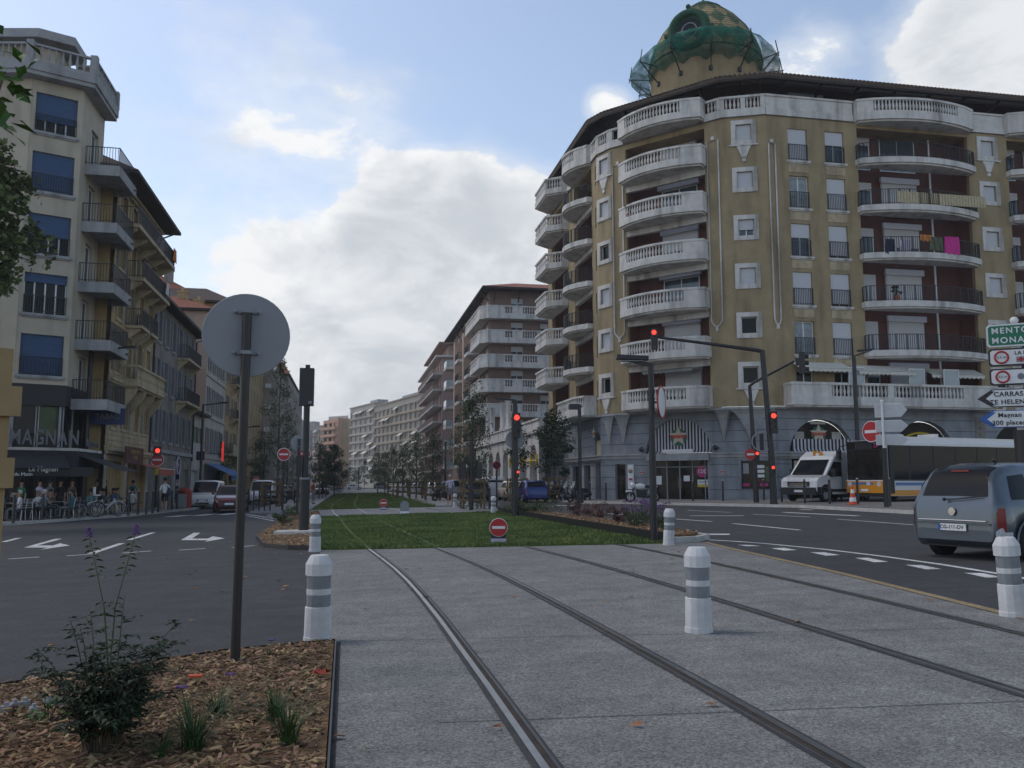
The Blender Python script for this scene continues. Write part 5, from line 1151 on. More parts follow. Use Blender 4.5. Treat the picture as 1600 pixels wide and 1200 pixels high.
# ---- the long grid-fronted block at the end of the street
pf=PD(545,757,325); pm=PD(583,757,300); pn=PD(662,757,252)
def grid_block(label,p,q,h,wm,cols,rows,base,step,dep,seed,fm,awn):
    rr=random.Random(seed); L=math.hypot(q[0]-p[0],q[1]-p[1]); M=FR(p[0],p[1],0,q[0]-p[0],q[1]-p[1])
    B=thing('apartment_building',label,'building',(p[0]+8,p[1]+10,H(p[0],p[1])),world=True)
    cw=L/cols; wins=[(i*cw+.35,base+j*step,cw-.7,step-.9,None,dep) for i in range(cols) for j in range(rows)]
    facade(B,M,L,h,wm,wins,z0=-3)
    b=MB(M)
    for j in range(rows):
        b.box(0,L,-.25,.0,base+j*step-.75,base+j*step-.08)
    b.build('spandrel_band',fm,B)
    for k in range(awn):
        i=rr.randrange(cols); j=rr.randrange(rows); u=i*cw+.3; z=base+j*step+step-.85
        MB(M).add([(u,-.1,z),(u+cw-.6,-.1,z),(u+cw-.6,-1.5,z-1.1),(u,-1.5,z-1.1)],[(3,2,1,0)]).build('awning','awning_white',B)
    iy=M@Vector((0,14,0)); iq=M@Vector((L,14,0)); body(B,[(p[0]+(iy.x-p[0])*.04,p[1]+(iy.y-p[1])*.04),(q[0]+(iq.x-q[0])*.04,q[1]+(iq.y-q[1])*.04),(iq.x,iq.y),(iy.x,iy.y)],-3,h-.1,wm,'rear_wall')
    for u0 in (0,L):
        a=M@Vector((u0,0,0)); c=M@Vector((u0,14,0)); bb=MB(); bb.add([(a.x,a.y,-3),(c.x,c.y,-3),(c.x,c.y,h),(a.x,a.y,h)],[(0,1,2,3)]); bb.build('end_wall',wm,B)
    MB(M).box(-.3,L+.3,-.4,14,h,h+.35).build('roof',fm,B); MB(M).box(L*.3,L*.6,5,9,h+.35,h+2.6).build('lift_housing','concrete_grey',B)
    return B,M,L
grid_block('long pale grid-fronted block with small white awnings at the street end',pf,pm,28.6,'far_pale',5,8,4.2,2.95,1.0,3,'far_pale',9)
grid_block('beige block of deep loggias adjoining the pale grid-fronted block',pm,pn,27.2,'beige_plaster',11,8,3.0,2.9,1.3,5,'far_beige',13)
# ---- orange block and its neighbours at the far end
pa=PD(503,757,352); pb=PD(526,757,340); pc=PD(546,757,346)
BO=thing('apartment_building','orange block with blank end wall and curved balconies at the street end','building',(pb[0],pb[1]+8,H(pb[0],pb[1])),world=True)
MO=FR(pb[0],pb[1],0,pc[0]-pb[0],pc[1]-pb[1]); LO=math.hypot(pc[0]-pb[0],pc[1]-pb[1]); b=MB(MO); wall_grid(b,0,LO,-4,26.5); b.build('end_wall','orange_plaster',BO)
b=MB(MO); 
for z0,z1 in ((1,7),(8,14.5),(15.5,21),(22,25.2)): b.box(LO*.3,LO*.75,-.1,.0,z0,z1)
b.build('panel','sand_plaster',BO)
MO2=FR(pa[0],pa[1],0,pb[0]-pa[0],pb[1]-pa[1]); LO2=math.hypot(pb[0]-pa[0],pb[1]-pa[1]); facade(BO,MO2,LO2,26.0,'orange_plaster',[(.6+i*LO2/3,2.5+j*2.9,LO2/3-1.2,1.9,None,.6) for i in range(3) for j in range(8)],z0=-4)
for j in range(8):
    b=MB(MO2); b.box(.2,LO2,-1.4,0,1.6+j*2.9,2.7+j*2.9); b.build('balcony','orange_plaster',BO)
body(BO,[(pa[0]+.5,pa[1]+1.5),(pb[0],pb[1]+1),(pc[0]-.2,pc[1]+1),(pc[0],pc[1]+18),(pa[0],pa[1]+18)],-4,25.9,'orange_plaster','rear_wall'); body(BO,[(pa[0]+2,pa[1]+3),(pc[0]-1,pc[1]+3),(pc[0]-1,pc[1]+10),(pa[0]+2,pa[1]+10)],25.9,28,'pale_plaster','penthouse_wall')
pe=PD(440,757,372); grid_block('pale sand block with shaded balconies left of the orange one',pe,(pa[0]-.5,pa[1]+12),24.6,'pale_plaster',9,8,1.5,2.8,1.2,11,'pink_plaster',7)
pz=PD(380,757,420); grid_block('farthest beige block low on the skyline behind the left row',pz,(pe[0]-1,pe[1]+10),20,'beige_plaster',8,6,1.5,2.9,1.2,12,'pale_plaster',2)
# ------------------------------------------------------------------ street furniture
def on(px,py): x,y=G(px,py); return (x,y,H(x,y))
def zat(px,py,loc): yc=loc[0]*math.sin(PSI)+loc[1]*math.cos(PSI); return PD(px,py,yc)[2]-loc[2]
# white self-righting bollards
def bollard():
    t=thing('traffic_bollard','','bollard',(0,0,0),0,'white banded traffic bollards around the tramway')
    n=12
    MB().lathe([(.128,0),(.126,.05),(.121,.055),(.121,.06),(.117,.31),(.112,.315),(.100,.316)],n=n,smooth=False).build('base','bollard_white',t)
    MB().lathe([(.106,.316),(.106,.42)],n=n,smooth=False).lathe([(.106,.472),(.106,.585)],n=n,smooth=False).build('grey_band','bollard_band',t)
    MB().lathe([(.1075,.42),(.1075,.472)],n=n,smooth=False).build('white_band','bollard_white',t)
    MB().lathe([(.108,.585),(.120,.59),(.121,.69),(.082,.762),(.075,.768)],n=n,smooth=False).build('cap','bollard_white',t)
    return t
b0=None
for px,py,lab,tilt in ((496,1003,'white bollard with grey bands at the corner of the near bark bed',0),(1092,988,'white bollard with grey bands standing alone between the third and fourth rail',0),(492,862,'white bollard at the front corner of the small island with the tall signal box',0),(1045,852,'white bollard leaning at the tip of the flower island',.04),(1584,963,'white bollard beside the grey car wheel',-.05),(711,793,'small white bollard beside the man in grey shorts',0),(771,803,'small white bollard just behind the flower island end',0),(486,786,'small far white bollard behind the tall signal box post',0)):
    l=on(px,py)
    if b0 is None: b0=bollard(); b0.location=l; b0['label']=lab; o=b0
    else: o=dup(b0,l,rnd.uniform(-.3,.3),lab)
    o.rotation_euler=(0,tilt,rnd.uniform(-.2,.2))
# discs seen from behind and no-entry signs
def frame_to_cam(x,y,turn=0):                 # facade-type frame whose front faces the camera
    a=math.atan2(x,y)+turn; return math.cos(a),-math.sin(a)
def sign_pole(name,label,px,py,items,pr=.038,top=None,m='black_metal',cat='sign',turn=0,group=None,extra=None):
    l=on(px,py); dx,dy=frame_to_cam(l[0],l[1],turn); t=thing(name,label,cat,l,math.atan2(dy,dx),group)
    hs=[zat(i[1],i[2],l) for i in items]; h=top if top else max(hs)+.2
    b=MB(); b.cyl((0,0,0),pr,-.05,h,12); b.cyl((0,0,0),pr*1.9,0,.05,12); b.build('pole',m,t)
    yc=l[0]*math.sin(PSI)+l[1]*math.cos(PSI)
    for (k,ix,iy,r),z in zip(items,hs):
        r=r*yc/FPX
        if k=='back':
            s=MB().plate(disc(0,z,r,40),pr+.02,pr+.035).build('sign_back','sign_grey',t)
            b=MB(); 
            for dz in (-.45*r,.55*r): b.cbox((0,pr+.012,z+dz),(.28*r+.09,.02,.022)); b.cbox((0,-.002,z+dz),(pr*2.3,pr*2.1,.03)); b.sphere((.09*r+.06,.02,z+dz),.014); b.sphere((-.09*r-.06,.02,z+dz),.014)
            b.build('bracket','sign_grey',t)
            MB().torus((0,pr+.028,z),r,.008,'y',40,5).build('rim','sign_grey',t)
        elif k=='noentry':
            s=MB().plate(disc(0,z,r,32),-pr-.035,-pr-.02).build('sign_face','sign_red',t); MB().torus((0,-pr-.028,z),r,.018*r/.3,'y',32,5).build('rim','sign_white',s); MB().box(-.7*r,.7*r,-pr-.042,-pr-.036,z-.13*r,z+.13*r).build('bar','sign_white',s)
        elif k=='noparking':
            s=MB().plate(disc(0,z,r,32),-pr-.035,-pr-.02).build('sign_face','sign_red',t); MB().plate(disc(0,z,r*.78,32),-pr-.042,-pr-.036).build('disc','cloth_navy',s); MB().bar((-.55*r,-pr-.046,z+.55*r),(.55*r,-pr-.046,z-.55*r),.02,.16*r).build('bar','sign_red',s)
        elif k=='light':
            b=MB(); b.box(-r,r,-pr-.02-1.2*r,-pr-.02,z-1.2*r,z+1.3*r); hd=b.build('signal_head','black_metal',t); MB().lathe([(.62*r,0),(.45*r,.05),(0,.07)],(0,0,0),14).build('x','black_metal',None) if 0 else None
            MB().plate(disc(0,z,.6*r,16),-pr-.05-1.2*r,-pr-.03-1.2*r).build('red_lamp','lamp_red',hd)
            MB().tube([(.75*r*math.cos(a_),-pr-.04-1.5*r,z+.75*r*math.sin(a_)) for a_ in [PI*j_/8 for j_ in range(9)]],.1*r,5).build('visor','black_metal',hd)
    return t
sign_pole('round_sign','big grey back of a round sign on a brown pole in the near bark bed',367,1040,[('back',383,522,66)],.037,m='brown_metal')
sign_pole('round_sign','grey back of a smaller round sign beyond the tall signal box',464,806,[('back',459,692,12.5)],.06)
sign_pole('no_entry_sign','no entry sign on the pole left of the grey round sign back',441,799,[('noentry',445,710,9.5)],.06,turn=.1)
sign_pole('no_entry_sign','no entry sign half hidden behind the tall signal box post',474,800,[('noentry',474,709,8.5)],.05)
sign_pole('no_entry_sign','tiny far no entry sign low over the parked vehicles on the left',399,785,[('noentry',399,749,4.5)],.04)
t=sign_pole('traffic_light','red signal above a no entry sign before the grey shuttered house',242,796,[('light',242,704.5,5.5),('noentry',242,718.5,9.5)],.07,cat='traffic light')
MB().box(-.12,.12,-.2,-.1,2.2,2.6).build('plate','yellow_paint',t)
sign_pole('no_parking_sign','no parking sign over the parked white van on the right',776,792,[('noparking',776,727,6.5)],.05)
# tall black tram signal
l=on(474,838); t=thing('tram_signal','tall black signal box on a black post at the bark island','signal',l,-.02)
zb_=zat(481,634,l); zt_=zat(481,576,l)
MB().cyl((0,0,0),.085,0,zb_+.1,14).build('post','black_metal',t); MB().box(-.21,.18,-.16,.16,zb_,zt_).build('box','black_metal',t); MB().box(-.06,.06,-.08,.08,zt_,zt_+.1).build('cap','black_metal',t)
MB().cyl((0,0,0),.135,0,1.55,14).cyl((0,0,0),.19,0,.05,14).build('pedestal','black_metal',t); MB().cyl((0,0,0),.15,1.55,1.6,14).build('collar','sign_grey',t); MB().box(-.24,-.1,-.1,.1,1.62,2.2).build('push_button_box','black_metal',t)
MB().box(-.21,-.2,-.165,.165,zb_,zt_).box(.05,.14,-.168,-.16,zb_+.05,zb_+.12).build('plate','sign_grey',t)
slab('footing_slab',[(l[0]-.75,l[1]-.5),(l[0]+.3,l[1]-.55),(l[0]+.35,l[1]+.35),(l[0]-.7,l[1]+.4)],.17,'white_plaster')
# little signs standing on the lawn
def lawn_sign(px,py,label,back=False):
    l=on(px,py); t=thing('track_sign',label,'sign',(l[0],l[1],l[2]+.02),-.17)
    if back:
        MB().plate([(-.2,.1),(.2,.1)]+[(.2*math.cos(PI*i/14),.38+.2*math.sin(PI*i/14)) for i in range(15)],-.02,.02).build('panel','bollard_band',t); MB().box(-.2,.2,-.06,.06,.0,.1).build('base','sign_white',t)
    else:
        s=MB().plate(disc(0,.36,.195,32),-.03,-.01).build('sign_face','sign_red',t); MB().torus((0,-.022,.36),.197,.008,'y',32,6).build('rim','sign_white',s); MB().box(-.145,.145,-.036,-.0305,.33,.39).build('bar','sign_white',s)
        MB().box(-.17,.17,-.008,.03,.0,.3).build('backing','black_metal',t); MB().box(-.17,.17,-.1,-.01,.03,.115).build('base','cloth_lilac',t); MB().box(-.15,-.1,-.06,.06,0,.03).box(.1,.15,-.06,.06,0,.03).build('foot','black_metal',t)
lawn_sign(779,851,'small round no entry sign on a pale base at the near lawn edge'); lawn_sign(599,797,'small far round no entry sign at the edge of the second lawn'); lawn_sign(632,803,'small grey rounded sign back on the crossing between the lawns',True)
# lamp posts
def lamp_post(label,l,h,arm,adir,r=.075,ar=.05,name='street_lamp',rise=0.):
    t=thing(name,label,'street lamp',l,0)
    MB().tube([(0,0,-.05),(0,0,h*.4),(0,0,h)],[r*1.1,r,r*.85],12).build('mast','black_metal',t)
    e=(adir[0]*arm,adir[1]*arm,h-.05+rise); MB().bar((-adir[0]*.06,-adir[1]*.06,h-.05),e,ar*1.6,ar*1.6).build('arm','black_metal',t)
    hd=MB().bar((e[0]-adir[0]*.7,e[1]-adir[1]*.7,e[2]-.03),e,.26,.09).build('lamp_head','black_metal',t); MB().bar((e[0]-adir[0]*.6,e[1]-adir[1]*.6,e[2]-.09),(e[0]-adir[0]*.1,e[1]-adir[1]*.1,e[2]-.09),.18,.02).build('lens','sign_grey',hd)
    MB().box(-r*1.5,r*1.5,-r*1.5,r*1.5,0,.06).build('base_plate','black_metal',t); return t
CR=(math.cos(PSI),-math.sin(PSI))             # picture-right on the ground
def lamp_px(label,px,pyb,pyt,pxa,pya,r=.09,loc=None,**k):
    l=loc or on(px,pyb); yc=l[0]*math.sin(PSI)+l[1]*math.cos(PSI); h=zat(px,pyt,l); arm=(pxa-px)*yc/FPX; s=1 if arm>0 else -1
    return lamp_post(label,l,h,abs(arm),(CR[0]*s,CR[1]*s),r,rise=zat(pxa,pya,l)-h+.05,**k)
lamp_px('tall dark street lamp at the corner of the café terrace',128,808,545,200,542,.13)
lamp_px('dark street lamp in front of the glowing red sign',319,789,632,358,629,.09,loc=AT(319,66))
lamp_px('dark street lamp whose mast is hidden by the big round sign pole',378,783,668,409,666,.08,loc=AT(378,80))
lamp_px('dark street lamp standing in the flower island',1022,849,568,968,558,.075)
lamp_px('dark street lamp between white van and bus in front of the striped shop',1334,786,556,1362,547,.12,loc=AT(1336,44.5))
lamp_px('street lamp behind the nearest median tree on the right',752,795,625,716,622,.08,loc=AT(806,60))
lamp_px('street lamp by the rose building, arm to the left',697,785,690,676,689,.1,loc=AT(697,85))
lamp_px('thin far street lamp in front of the orange block',527,770,733,519,732,.1,loc=AT(527,200)); lamp_px('thin far street lamp in front of the grid-fronted block',563,770,730,570,729,.1,loc=AT(563,190)); lamp_px('street lamp among the left trees, left of the grey disc',417,780,693,437,691,.08,loc=AT(417,90))
# spot-light mast near the arcade
l=AT(905,49.0); l=(l[0],l[1],l[2]+.12); t=thing('spotlight_mast','slim mast with a floodlight on top beside the scooters','street lamp',l,0); h=zat(905,632,l); MB().tube([(0,0,0),(0,0,h)],.1,10).build('mast','black_metal',t); b=MB(); b.cbox((-.35,-.1,h-.15),(.55,.35,.3)); b.bar((0,0,h),(-.35,0,h),.07); b.build('floodlight','black_metal',t); MB().cyl((0,0,0),.2,0,.7,10).build('pedestal','black_metal',t)
# traffic lights on the right
def head(parent,x,y,z,s=1.,lit=0,face=0,n=3,backing=False,d=(0,-1)):
    b=MB(); b.cbox((x,y,z),(.3*s,.22*s,.3*s*n+.08)); hd=b.build('signal_head','black_metal',parent)
    for i in range(n):
        zz=z+(n/2-.5-i)*.3*s; MB().plate([(x+p[0],zz+p[1]) for p in disc(0,0,.105*s,16)],y-.135*s,y-.111*s).build('red_lamp' if (i==lit) else 'lamp','lamp_red' if i==lit else 'lamp_off',hd)
        MB().lathe([(.125*s,0),(.125*s,.001)],(0,0,-99),4) if 0 else None
        v=MB(); v.tube([(x+.125*s*math.cos(a),y-.18*s,zz+.125*s*math.sin(a)) for a in [PI*j/8 for j in range(9)]],.022*s,5); v.build('visor','black_metal',hd)
    return hd
l=AT(1203,40.5); l=(l[0],l[1],l[2]+.12); yc=40.5
t=thing('traffic_light','tall mast with long arm holding a red signal over the road before the yellow building','traffic light',l,-PSI-R(16)); 
h=zat(1193,547,l); kx=1/FPX*yc/math.cos(R(16))
MB().tube([(0,0,0),(-.05,0,h*.35),(-.3,0,h)],[.17,.14,.12],14).build('mast','black_metal',t)
ax=(1028-1200)*kx*.98; zA=zat(1045,522,l); MB().tube([(-.3,0,h-.05),(-.55,0,h+.02),(ax*.5,0,(h+zA)/2+.02),(ax,0,zA+.1)],[.1,.1,.08,.065],10).build('arm','black_metal',t)
head(t,ax-.1,-.05,zA-.0,1.05); head(t,.12,-.28,zat(1205,661,l),1.05); head(t,.02,-.3,zat(1203,732,l)-.05,.62,0,n=2)
MB().bar((0,0,1.4),(.12,-.2,1.4),.06).build('bracket','black_metal',t); MB().box(-.18,.18,-.18,.18,0,.06).build('base_plate','black_metal',t)
b=MB(); b.torus((-.45,-.05,zat(1190,690,l)),.45,.03,'y',20,6); b.build('cable_loop','sign_grey',t)
l=AT(1176,43.6); l=(l[0],l[1],l[2]+.12); t=thing('traffic_light','thin pole with oblique arm and signal turned away beside the taller mast','traffic light',l,-PSI-R(16)); yc=43.6; kx=1/FPX*yc/math.cos(R(16)); h=zat(1172,602,l)
zA=zat(1240,572,l); MB().tube([(0,0,0),(-.05,0,h*.5),(-.15,0,h)],[.14,.12,.09],12).build('mast','black_metal',t); MB().tube([(-.15,0,h-.02),(.1,-.1,h+.15),((1232-1172)*kx,-.6,zA+.1)],.07,8).build('arm','black_metal',t)
hx=(1243-1172)*kx; b=MB(); b.cbox((hx,-.6,zA),(.28,.35,1.05)); b.cbox((hx-.2,-.62,zA+.05),(.2,.25,.35)); hd=b.build('signal_head','black_metal',t)
for i in (-1,0,1): MB().tube([(hx+.1,-.6,zA+i*.32),(hx+.32,-.6,zA+i*.32-.02)],.11,8).build('visor','black_metal',hd)
head(t,.12,-.2,zat(1180,712,l),.7,0,n=2); MB().cbox((.35,-.12,zat(1187,692,l)),(.2,.3,.9)).build('back_signal','black_metal',t); s=MB().plate(disc(-.2,zat(1173,710,l),.28,24),-.18,-.16).build('no_entry_disc','sign_red',t); MB().box(-.38,-.02,-.19,-.181,zat(1173,710,l)-.05,zat(1173,710,l)+.05).build('bar','sign_white',s)
l=on(805,808); t=thing('traffic_light','red signal with grey disc behind it at the far end of the flower island','traffic light',l,-.0)
h=zat(805,642,l); MB().tube([(0,0,0),(0,0,1.2),(0,0,h+.2)],[.15,.13,.1],12).build('mast','black_metal',t); head(t,0,-.2,zat(805,665,l),1.0); MB().plate(disc(0,zat(802,687,l),.37,28),.1,.12).build('sign_back','sign_grey',t); MB().bar((0,0,zat(800,625,l)),(-.8,.1,zat(800,625,l)+.03),.06).build('arm','black_metal',t); head(t,.06,-.2,zat(807,740,l),.4,0,n=2)
b=MB(); b.tube([(0,0,zat(805,660,l)),(0,0,zat(805,627,l))],.09,10); b.build('mast_top','black_metal',t)
for px,pyb,pyt,lab in ((736,797,690,'dark signal mast with two small heads in front of the median tree'),):
    l=on(px,pyb); t=thing('traffic_light',lab,'traffic light',l,.1); h=zat(px,pyt,l); MB().tube([(0,0,0),(0,0,h)],.1,10).build('mast','black_metal',t); MB().cbox((-.45,0,zat(px,735,l)),(.3,.25,.8)).build('signal_head','black_metal',t); MB().cbox((.4,0,zat(px,735,l)),(.3,.25,.8)).build('signal_head','black_metal',t); MB().bar((-.45,0,zat(px,735,l)),(.4,0,zat(px,735,l)),.06).build('bracket','black_metal',t)
l=on(31,812); t=thing('traffic_light','pedestrian signal showing red man at the café corner, left edge','traffic light',l,-.25); MB().tube([(0,0,0),(0,0,zat(31,700,l))],.09,10).build('mast','black_metal',t); hd=MB().cbox((0,-.15,zat(29,725,l)),(.32,.2,.75)).build('signal_head','black_metal',t); b=MB(); zz=zat(29,722,l); b.sphere((-.02,-.27,zz+.16),.045,8,6); b.plate([(-.07,zz+.1),(-.09,zz-.05),(-.05,zz-.2),(.01,zz-.2),(.05,zz-.05),(.03,zz+.1)],-.27,-.255); b.build('red_figure','lamp_red',hd)
l=on(1027,849); l=(l[0]+.28,l[1]+.05,l[2]); t=thing('edge_on_sign','round sign seen almost edge-on, strapped beside the island lamp post','sign',l,R(-34)); z=zat(1027,628,l); b=MB(); b.sphere((-.1,0,z),.36,20,12,(.07,1,1)); b.build('sign_face','sign_white',t); MB().torus((-.1,0,z),.35,.02,'x',28,6).build('rim','sign_red',t); MB().bar((-.3,0,z),(-.1,0,z),.04).build('bracket','black_metal',t)
# black posts along the kerbs
pb0=None
def post(l,label,h=1.15,r=.055,grp='black steel posts along the pavements',cap=False):
    global pb0
    if pb0 is None:
        pb0=thing('kerb_post',label,'post',l,0,grp); MB().lathe([(.055,0),(.055,1.06),(.046,1.09),(0.0,1.1)],n=12).build('shaft','black_metal',pb0); MB().lathe([(.05,1.101),(.052,1.14),(.03,1.165),(0,1.17)],n=12).build('cap','sign_grey',pb0); return pb0
    return dup(pb0,l,0,label)
LBL='black steel post in the long row along the left café kerb'
for px,py in ((20,822),(65,817),(107,815),(200,810),(215,808),(228,808),(238,806),(247,804),(260,801),(268,800),(276,799)):
    x,y=G(px,py); post((x,y,H(x,y)+.12),LBL)
for px,py,lab in ((922,787,'black post beside the scooters'),(947,788,'black post in front of the brown entrance door'),(1083,789,'black post in front of the glass shop doors'),(1130,789,'black post in front of the window with paper notices'),(1194,788,'black post touching the foot of the tall traffic light mast'),(1222,791,'black post just left of the white van'),(1258,793,'black post hiding the white van bumper'),(1297,794,'black post hiding the white van front wheel'),(1315,788,'black post at the back of the white van cab'),(1341,795,'black post right of the traffic cone, before the bus front'),(1391,798,'black post before the bus door, under the arrow sign backs')):
    x,y=G(px,py-2.8); post((x,y,H(x,y)+.12),lab,grp='')
for px,py,lab in ((733,790,'black post left of the small bollard by the flower island'),(757,795,'first of two black posts under the no parking sign'),(752,790,'black post behind the parked dark car'),(765,796,'second of two black posts under the no parking sign')):
    x,y=G(px,py); post((x,y,H(x,y)),lab)
# barrier of close black posts on the left median
t=thing('crowd_barrier','short black barrier of close upright bars on the left median','barrier',on(396,800),R(-25)); b=MB()
for i in range(7): MB().box(-1.0+i*.33-.03,-1.0+i*.33+.03,-.03,.03,0,1.25-.1*(i%2)).build('upright','black_metal',t)
MB().box(-1.03,1.03,-.02,.02,.55,.62).build('rail','black_metal',t)
# traffic cone
l=on(1333,793); t=thing('traffic_cone','orange and white traffic cone in front of the bus','cone',(l[0],l[1],l[2]+.13),0); C0=mat('cone_orange',(.60,.085,.03),.6,var=.05)
MB().box(-.21,.21,-.21,.21,0,.04).build('base','cone_orange',t)
for z0,z1,m in ((.04,.13,'cone_orange'),(.13,.31,'sign_white'),(.31,.49,'cone_orange'),(.49,.66,'sign_white'),(.66,.88,'cone_orange')): MB().lathe([(.17-.145*z0/.88+.0,z0),(.17-.145*z1/.88,z1)],n=20).build('band',m,t)
# direction signs
def arrow_poly(w,h,tip,left=True):
    return [(-w/2,0),(-w/2+tip,-h/2),(w/2,-h/2),(w/2,h/2),(-w/2+tip,h/2)] if left else [(w/2,0),(w/2-tip,h/2),(-w/2,h/2),(-w/2,-h/2),(w/2-tip,-h/2)]
def scale_poly(P,k,dx=0): return [(p[0]*k[0]+dx,p[1]*k[1]) for p in P]
yc=19.5; l=AT(1591,yc); t=thing('direction_sign','tall direction sign mast with green, white and arrow panels behind the grey car','sign',l,-PSI-R(27))
q=yc/FPX/math.cos(R(30.5))*1.0
def sx(px): return (px-1591)*yc/FPX*1.0
zz=lambda py:zat(1591,py,l)
MB().tube([(0,0,0),(0,0,zz(672))],.16,14).build('mast','brown_metal',t); MB().tube([(0,0,zz(672)),(0,0,zz(502))],.055,12).sphere((0,0,zz(501)),.09,10,6).build('upper_mast','sign_white',t)
def panel(x0,x1,y0,y1,face,border,M=None,r=.05):
    xa,xb=sx(x0),sx(x1); za,zc=zz(y1),zz(y0); p=MB(); 
    P=[(xa+r,za),(xb-r,za),(xb,za+r),(xb,zc-r),(xb-r,zc),(xa+r,zc),(xa,zc-r),(xa,za+r)]
    p.plate(P,-.16,-.1); pn=p.build('panel',border,t); cx_,cz_=(xa+xb)/2,(za+zc)/2; k=.035
    MB().plate([(cx_+(x-cx_)*(1-2*k/(xb-xa)),cz_+(z-cz_)*(1-2*k/(zc-za))) for x,z in P],-.165,-.1605).build('face',face,pn); return pn,xa,xb,za,zc
pn,xa,xb,za,zc=panel(1551,1634,507,542,'sign_green','sign_white'); hh=zc-za
text('lettering','MENTON',hh*.36,TR(xa+.1,-.17,za+hh*.70),'sign_white',pn,.003,'LEFT',.004,space=1.25); text('lettering','MONACO',hh*.36,TR(xa+.1,-.17,za+hh*.27),'sign_white',pn,.003,'LEFT',.004,space=1.25)
for y0,y1,l1,l2 in ((545,572,'LA MADELEINE',"L'ARCHET"),(576,602,'GAMBETTA','LENVAL')):
    pn,xa,xb,za,zc=panel(1552,1634,y0,y1,'sign_white','sign_black'); hh=zc-za; cxx=xa+.26
    b=MB(); b.torus((cxx,-.172,(za+zc)/2),hh*.33,.022,'y',26,6); b.build('ring','sign_red',pn); text('lettering','3,5 m',hh*.2,TR(cxx,-.17,(za+zc)/2),'sign_black',pn,.002)
    if y0==545:
        text('lettering',l1,hh*.30,TR(xa+.52,-.17,za+hh*.70),'sign_black',pn,.003,'LEFT',.002); b=MB(); b.box(xa+.55,xa+.73,-.17,-.166,za+.07,za+.2); e=b.build('emblem','sign_grey',pn); MB().box(xa+.62,xa+.66,-.176,-.1705,za+.075,za+.195).box(xa+.57,xa+.71,-.176,-.1705,za+.115,za+.155).build('cross','sign_red',e); text('lettering',l2,hh*.30,TR(xa+.82,-.17,za+hh*.27),'sign_black',pn,.003,'LEFT',.002)
    else:
        b=MB(); b.box(xa+.55,xa+.85,-.17,-.166,za+.17,za+.2); b.plate(disc(xa+.62,za+.19,.07),-.171,-.1665); b.build('emblem','shutter_grey',pn); text('lettering','C.H. LENVAL',hh*.28,TR(xa+.95,-.17,za+hh*.70),'sign_black',pn,.003,'LEFT',.002); text('lettering','GARE',hh*.28,TR(xa+.95,-.17,za+hh*.28),'sign_black',pn,.003,'LEFT',.002)
for y0,y1,l1,l2,tipm in ((608,636,'CARRAS','STE HELENE','sign_black'),(641,668,'Magnan','300 places','sign_blue')):
    xa,xb,za,zc=sx(1533),sx(1634),zz(y1),zz(y0); cx_,cz_=(xa+xb)/2,(za+zc)/2; w_,h_=xb-xa,zc-za; P=arrow_poly(w_,h_,.3)
    pn=MB().plate([(cx_+x,cz_+z) for x,z in P],-.16,-.1).build('panel',tipm if tipm!='sign_black' else 'sign_black',t)
    MB().plate([(cx_+x*.975+.01,cz_+z*.9) for x,z in P],-.165,-.1605).build('face','sign_white',pn)
    MB().plate([(cx_-w_/2+.03,cz_),(cx_-w_/2+.27,cz_-h_*.4),(cx_-w_/2+.36,cz_-h_*.4),(cx_-w_/2+.17,cz_),(cx_-w_/2+.36,cz_+h_*.4),(cx_-w_/2+.27,cz_+h_*.4)],-.17,-.1655).build('arrow_tip',tipm,pn)
    if tipm=='sign_blue': b=MB(); b.box(sx(1597),sx(1619),-.17,-.1655,za+.04,zc-.04); e=b.build('parking_panel','sign_blue',pn); text('lettering','P',h_*.7,TR(sx(1608),-.174,cz_),'sign_white',e,.002)
    text('lettering',l1,h_*.36,TR(sx(1576),-.17,cz_+h_*.21),'sign_black',pn,.003,'CENTER',.003,space=1.1); text('lettering',l2,h_*.36,TR(sx(1574),-.17,cz_-h_*.23),'sign_black',pn,.003,'CENTER',.003,space=1.1)
for py in (543,574,605,638,671): MB().tube([(0,0,zz(py)-.05),(0,0,zz(py)+.05)],.085,12).build('collar','sign_white',t)
l=on(1386,797); l=(l[0],l[1],l[2]+.12); yc=l[0]*math.sin(PSI)+l[1]*math.cos(PSI); t=thing('direction_sign','three grey arrow sign backs pointing right on a dark pole before the bus','sign',l,-PSI-R(23)); zz2=lambda py:zat(1390,py,l)
MB().tube([(0,0,0),(0,0,zz2(700))],.11,12).build('mast','black_metal',t); MB().tube([(0,0,zz2(700)),(0,0,zz2(627))],.05,10).sphere((0,0,zz2(627)),.07,8,6).build('upper_mast','sign_white',t)
for py,hh in ((641,21),(665.5,18),(687,16)):
    s=yc/FPX*1.02; P=[((x-.5)*46*s+.32,zz2(py)+z*hh*s) for x,z in ((0,-.5),(.8,-.5),(1,0),(.8,.5),(0,.5))]; pn=MB().plate(P,.08,.2).build('panel','white_paint',t); k=MB(); cx_=sum(p[0] for p in P)/5; cz_=zz2(py); k.plate([(cx_+(x-cx_)*.97,cz_+(z-cz_)*.9) for x,z in P],.068,.0795); k.build('back_face','arrow_back',pn)
l2=(l[0]+.1,l[1]+.25,l[2]); t=thing('no_entry_sign','no entry sign turned sideways behind the grey arrow sign backs','sign',l2,-PSI-R(60)); z=zz2(673); MB().tube([(0,0,0),(0,0,z)],.05,8).build('pole','black_metal',t); s=MB().plate(disc(-.42,z,.42,28),-.1,-.08).build('sign_face','sign_red',t); MB().box(-.72,-.12,-.11,-.1005,z-.06,z+.06).build('bar','sign_white',s); MB().torus((-.42,-.09,z),.42,.02,'y',28,5).build('rim','sign_white',s)
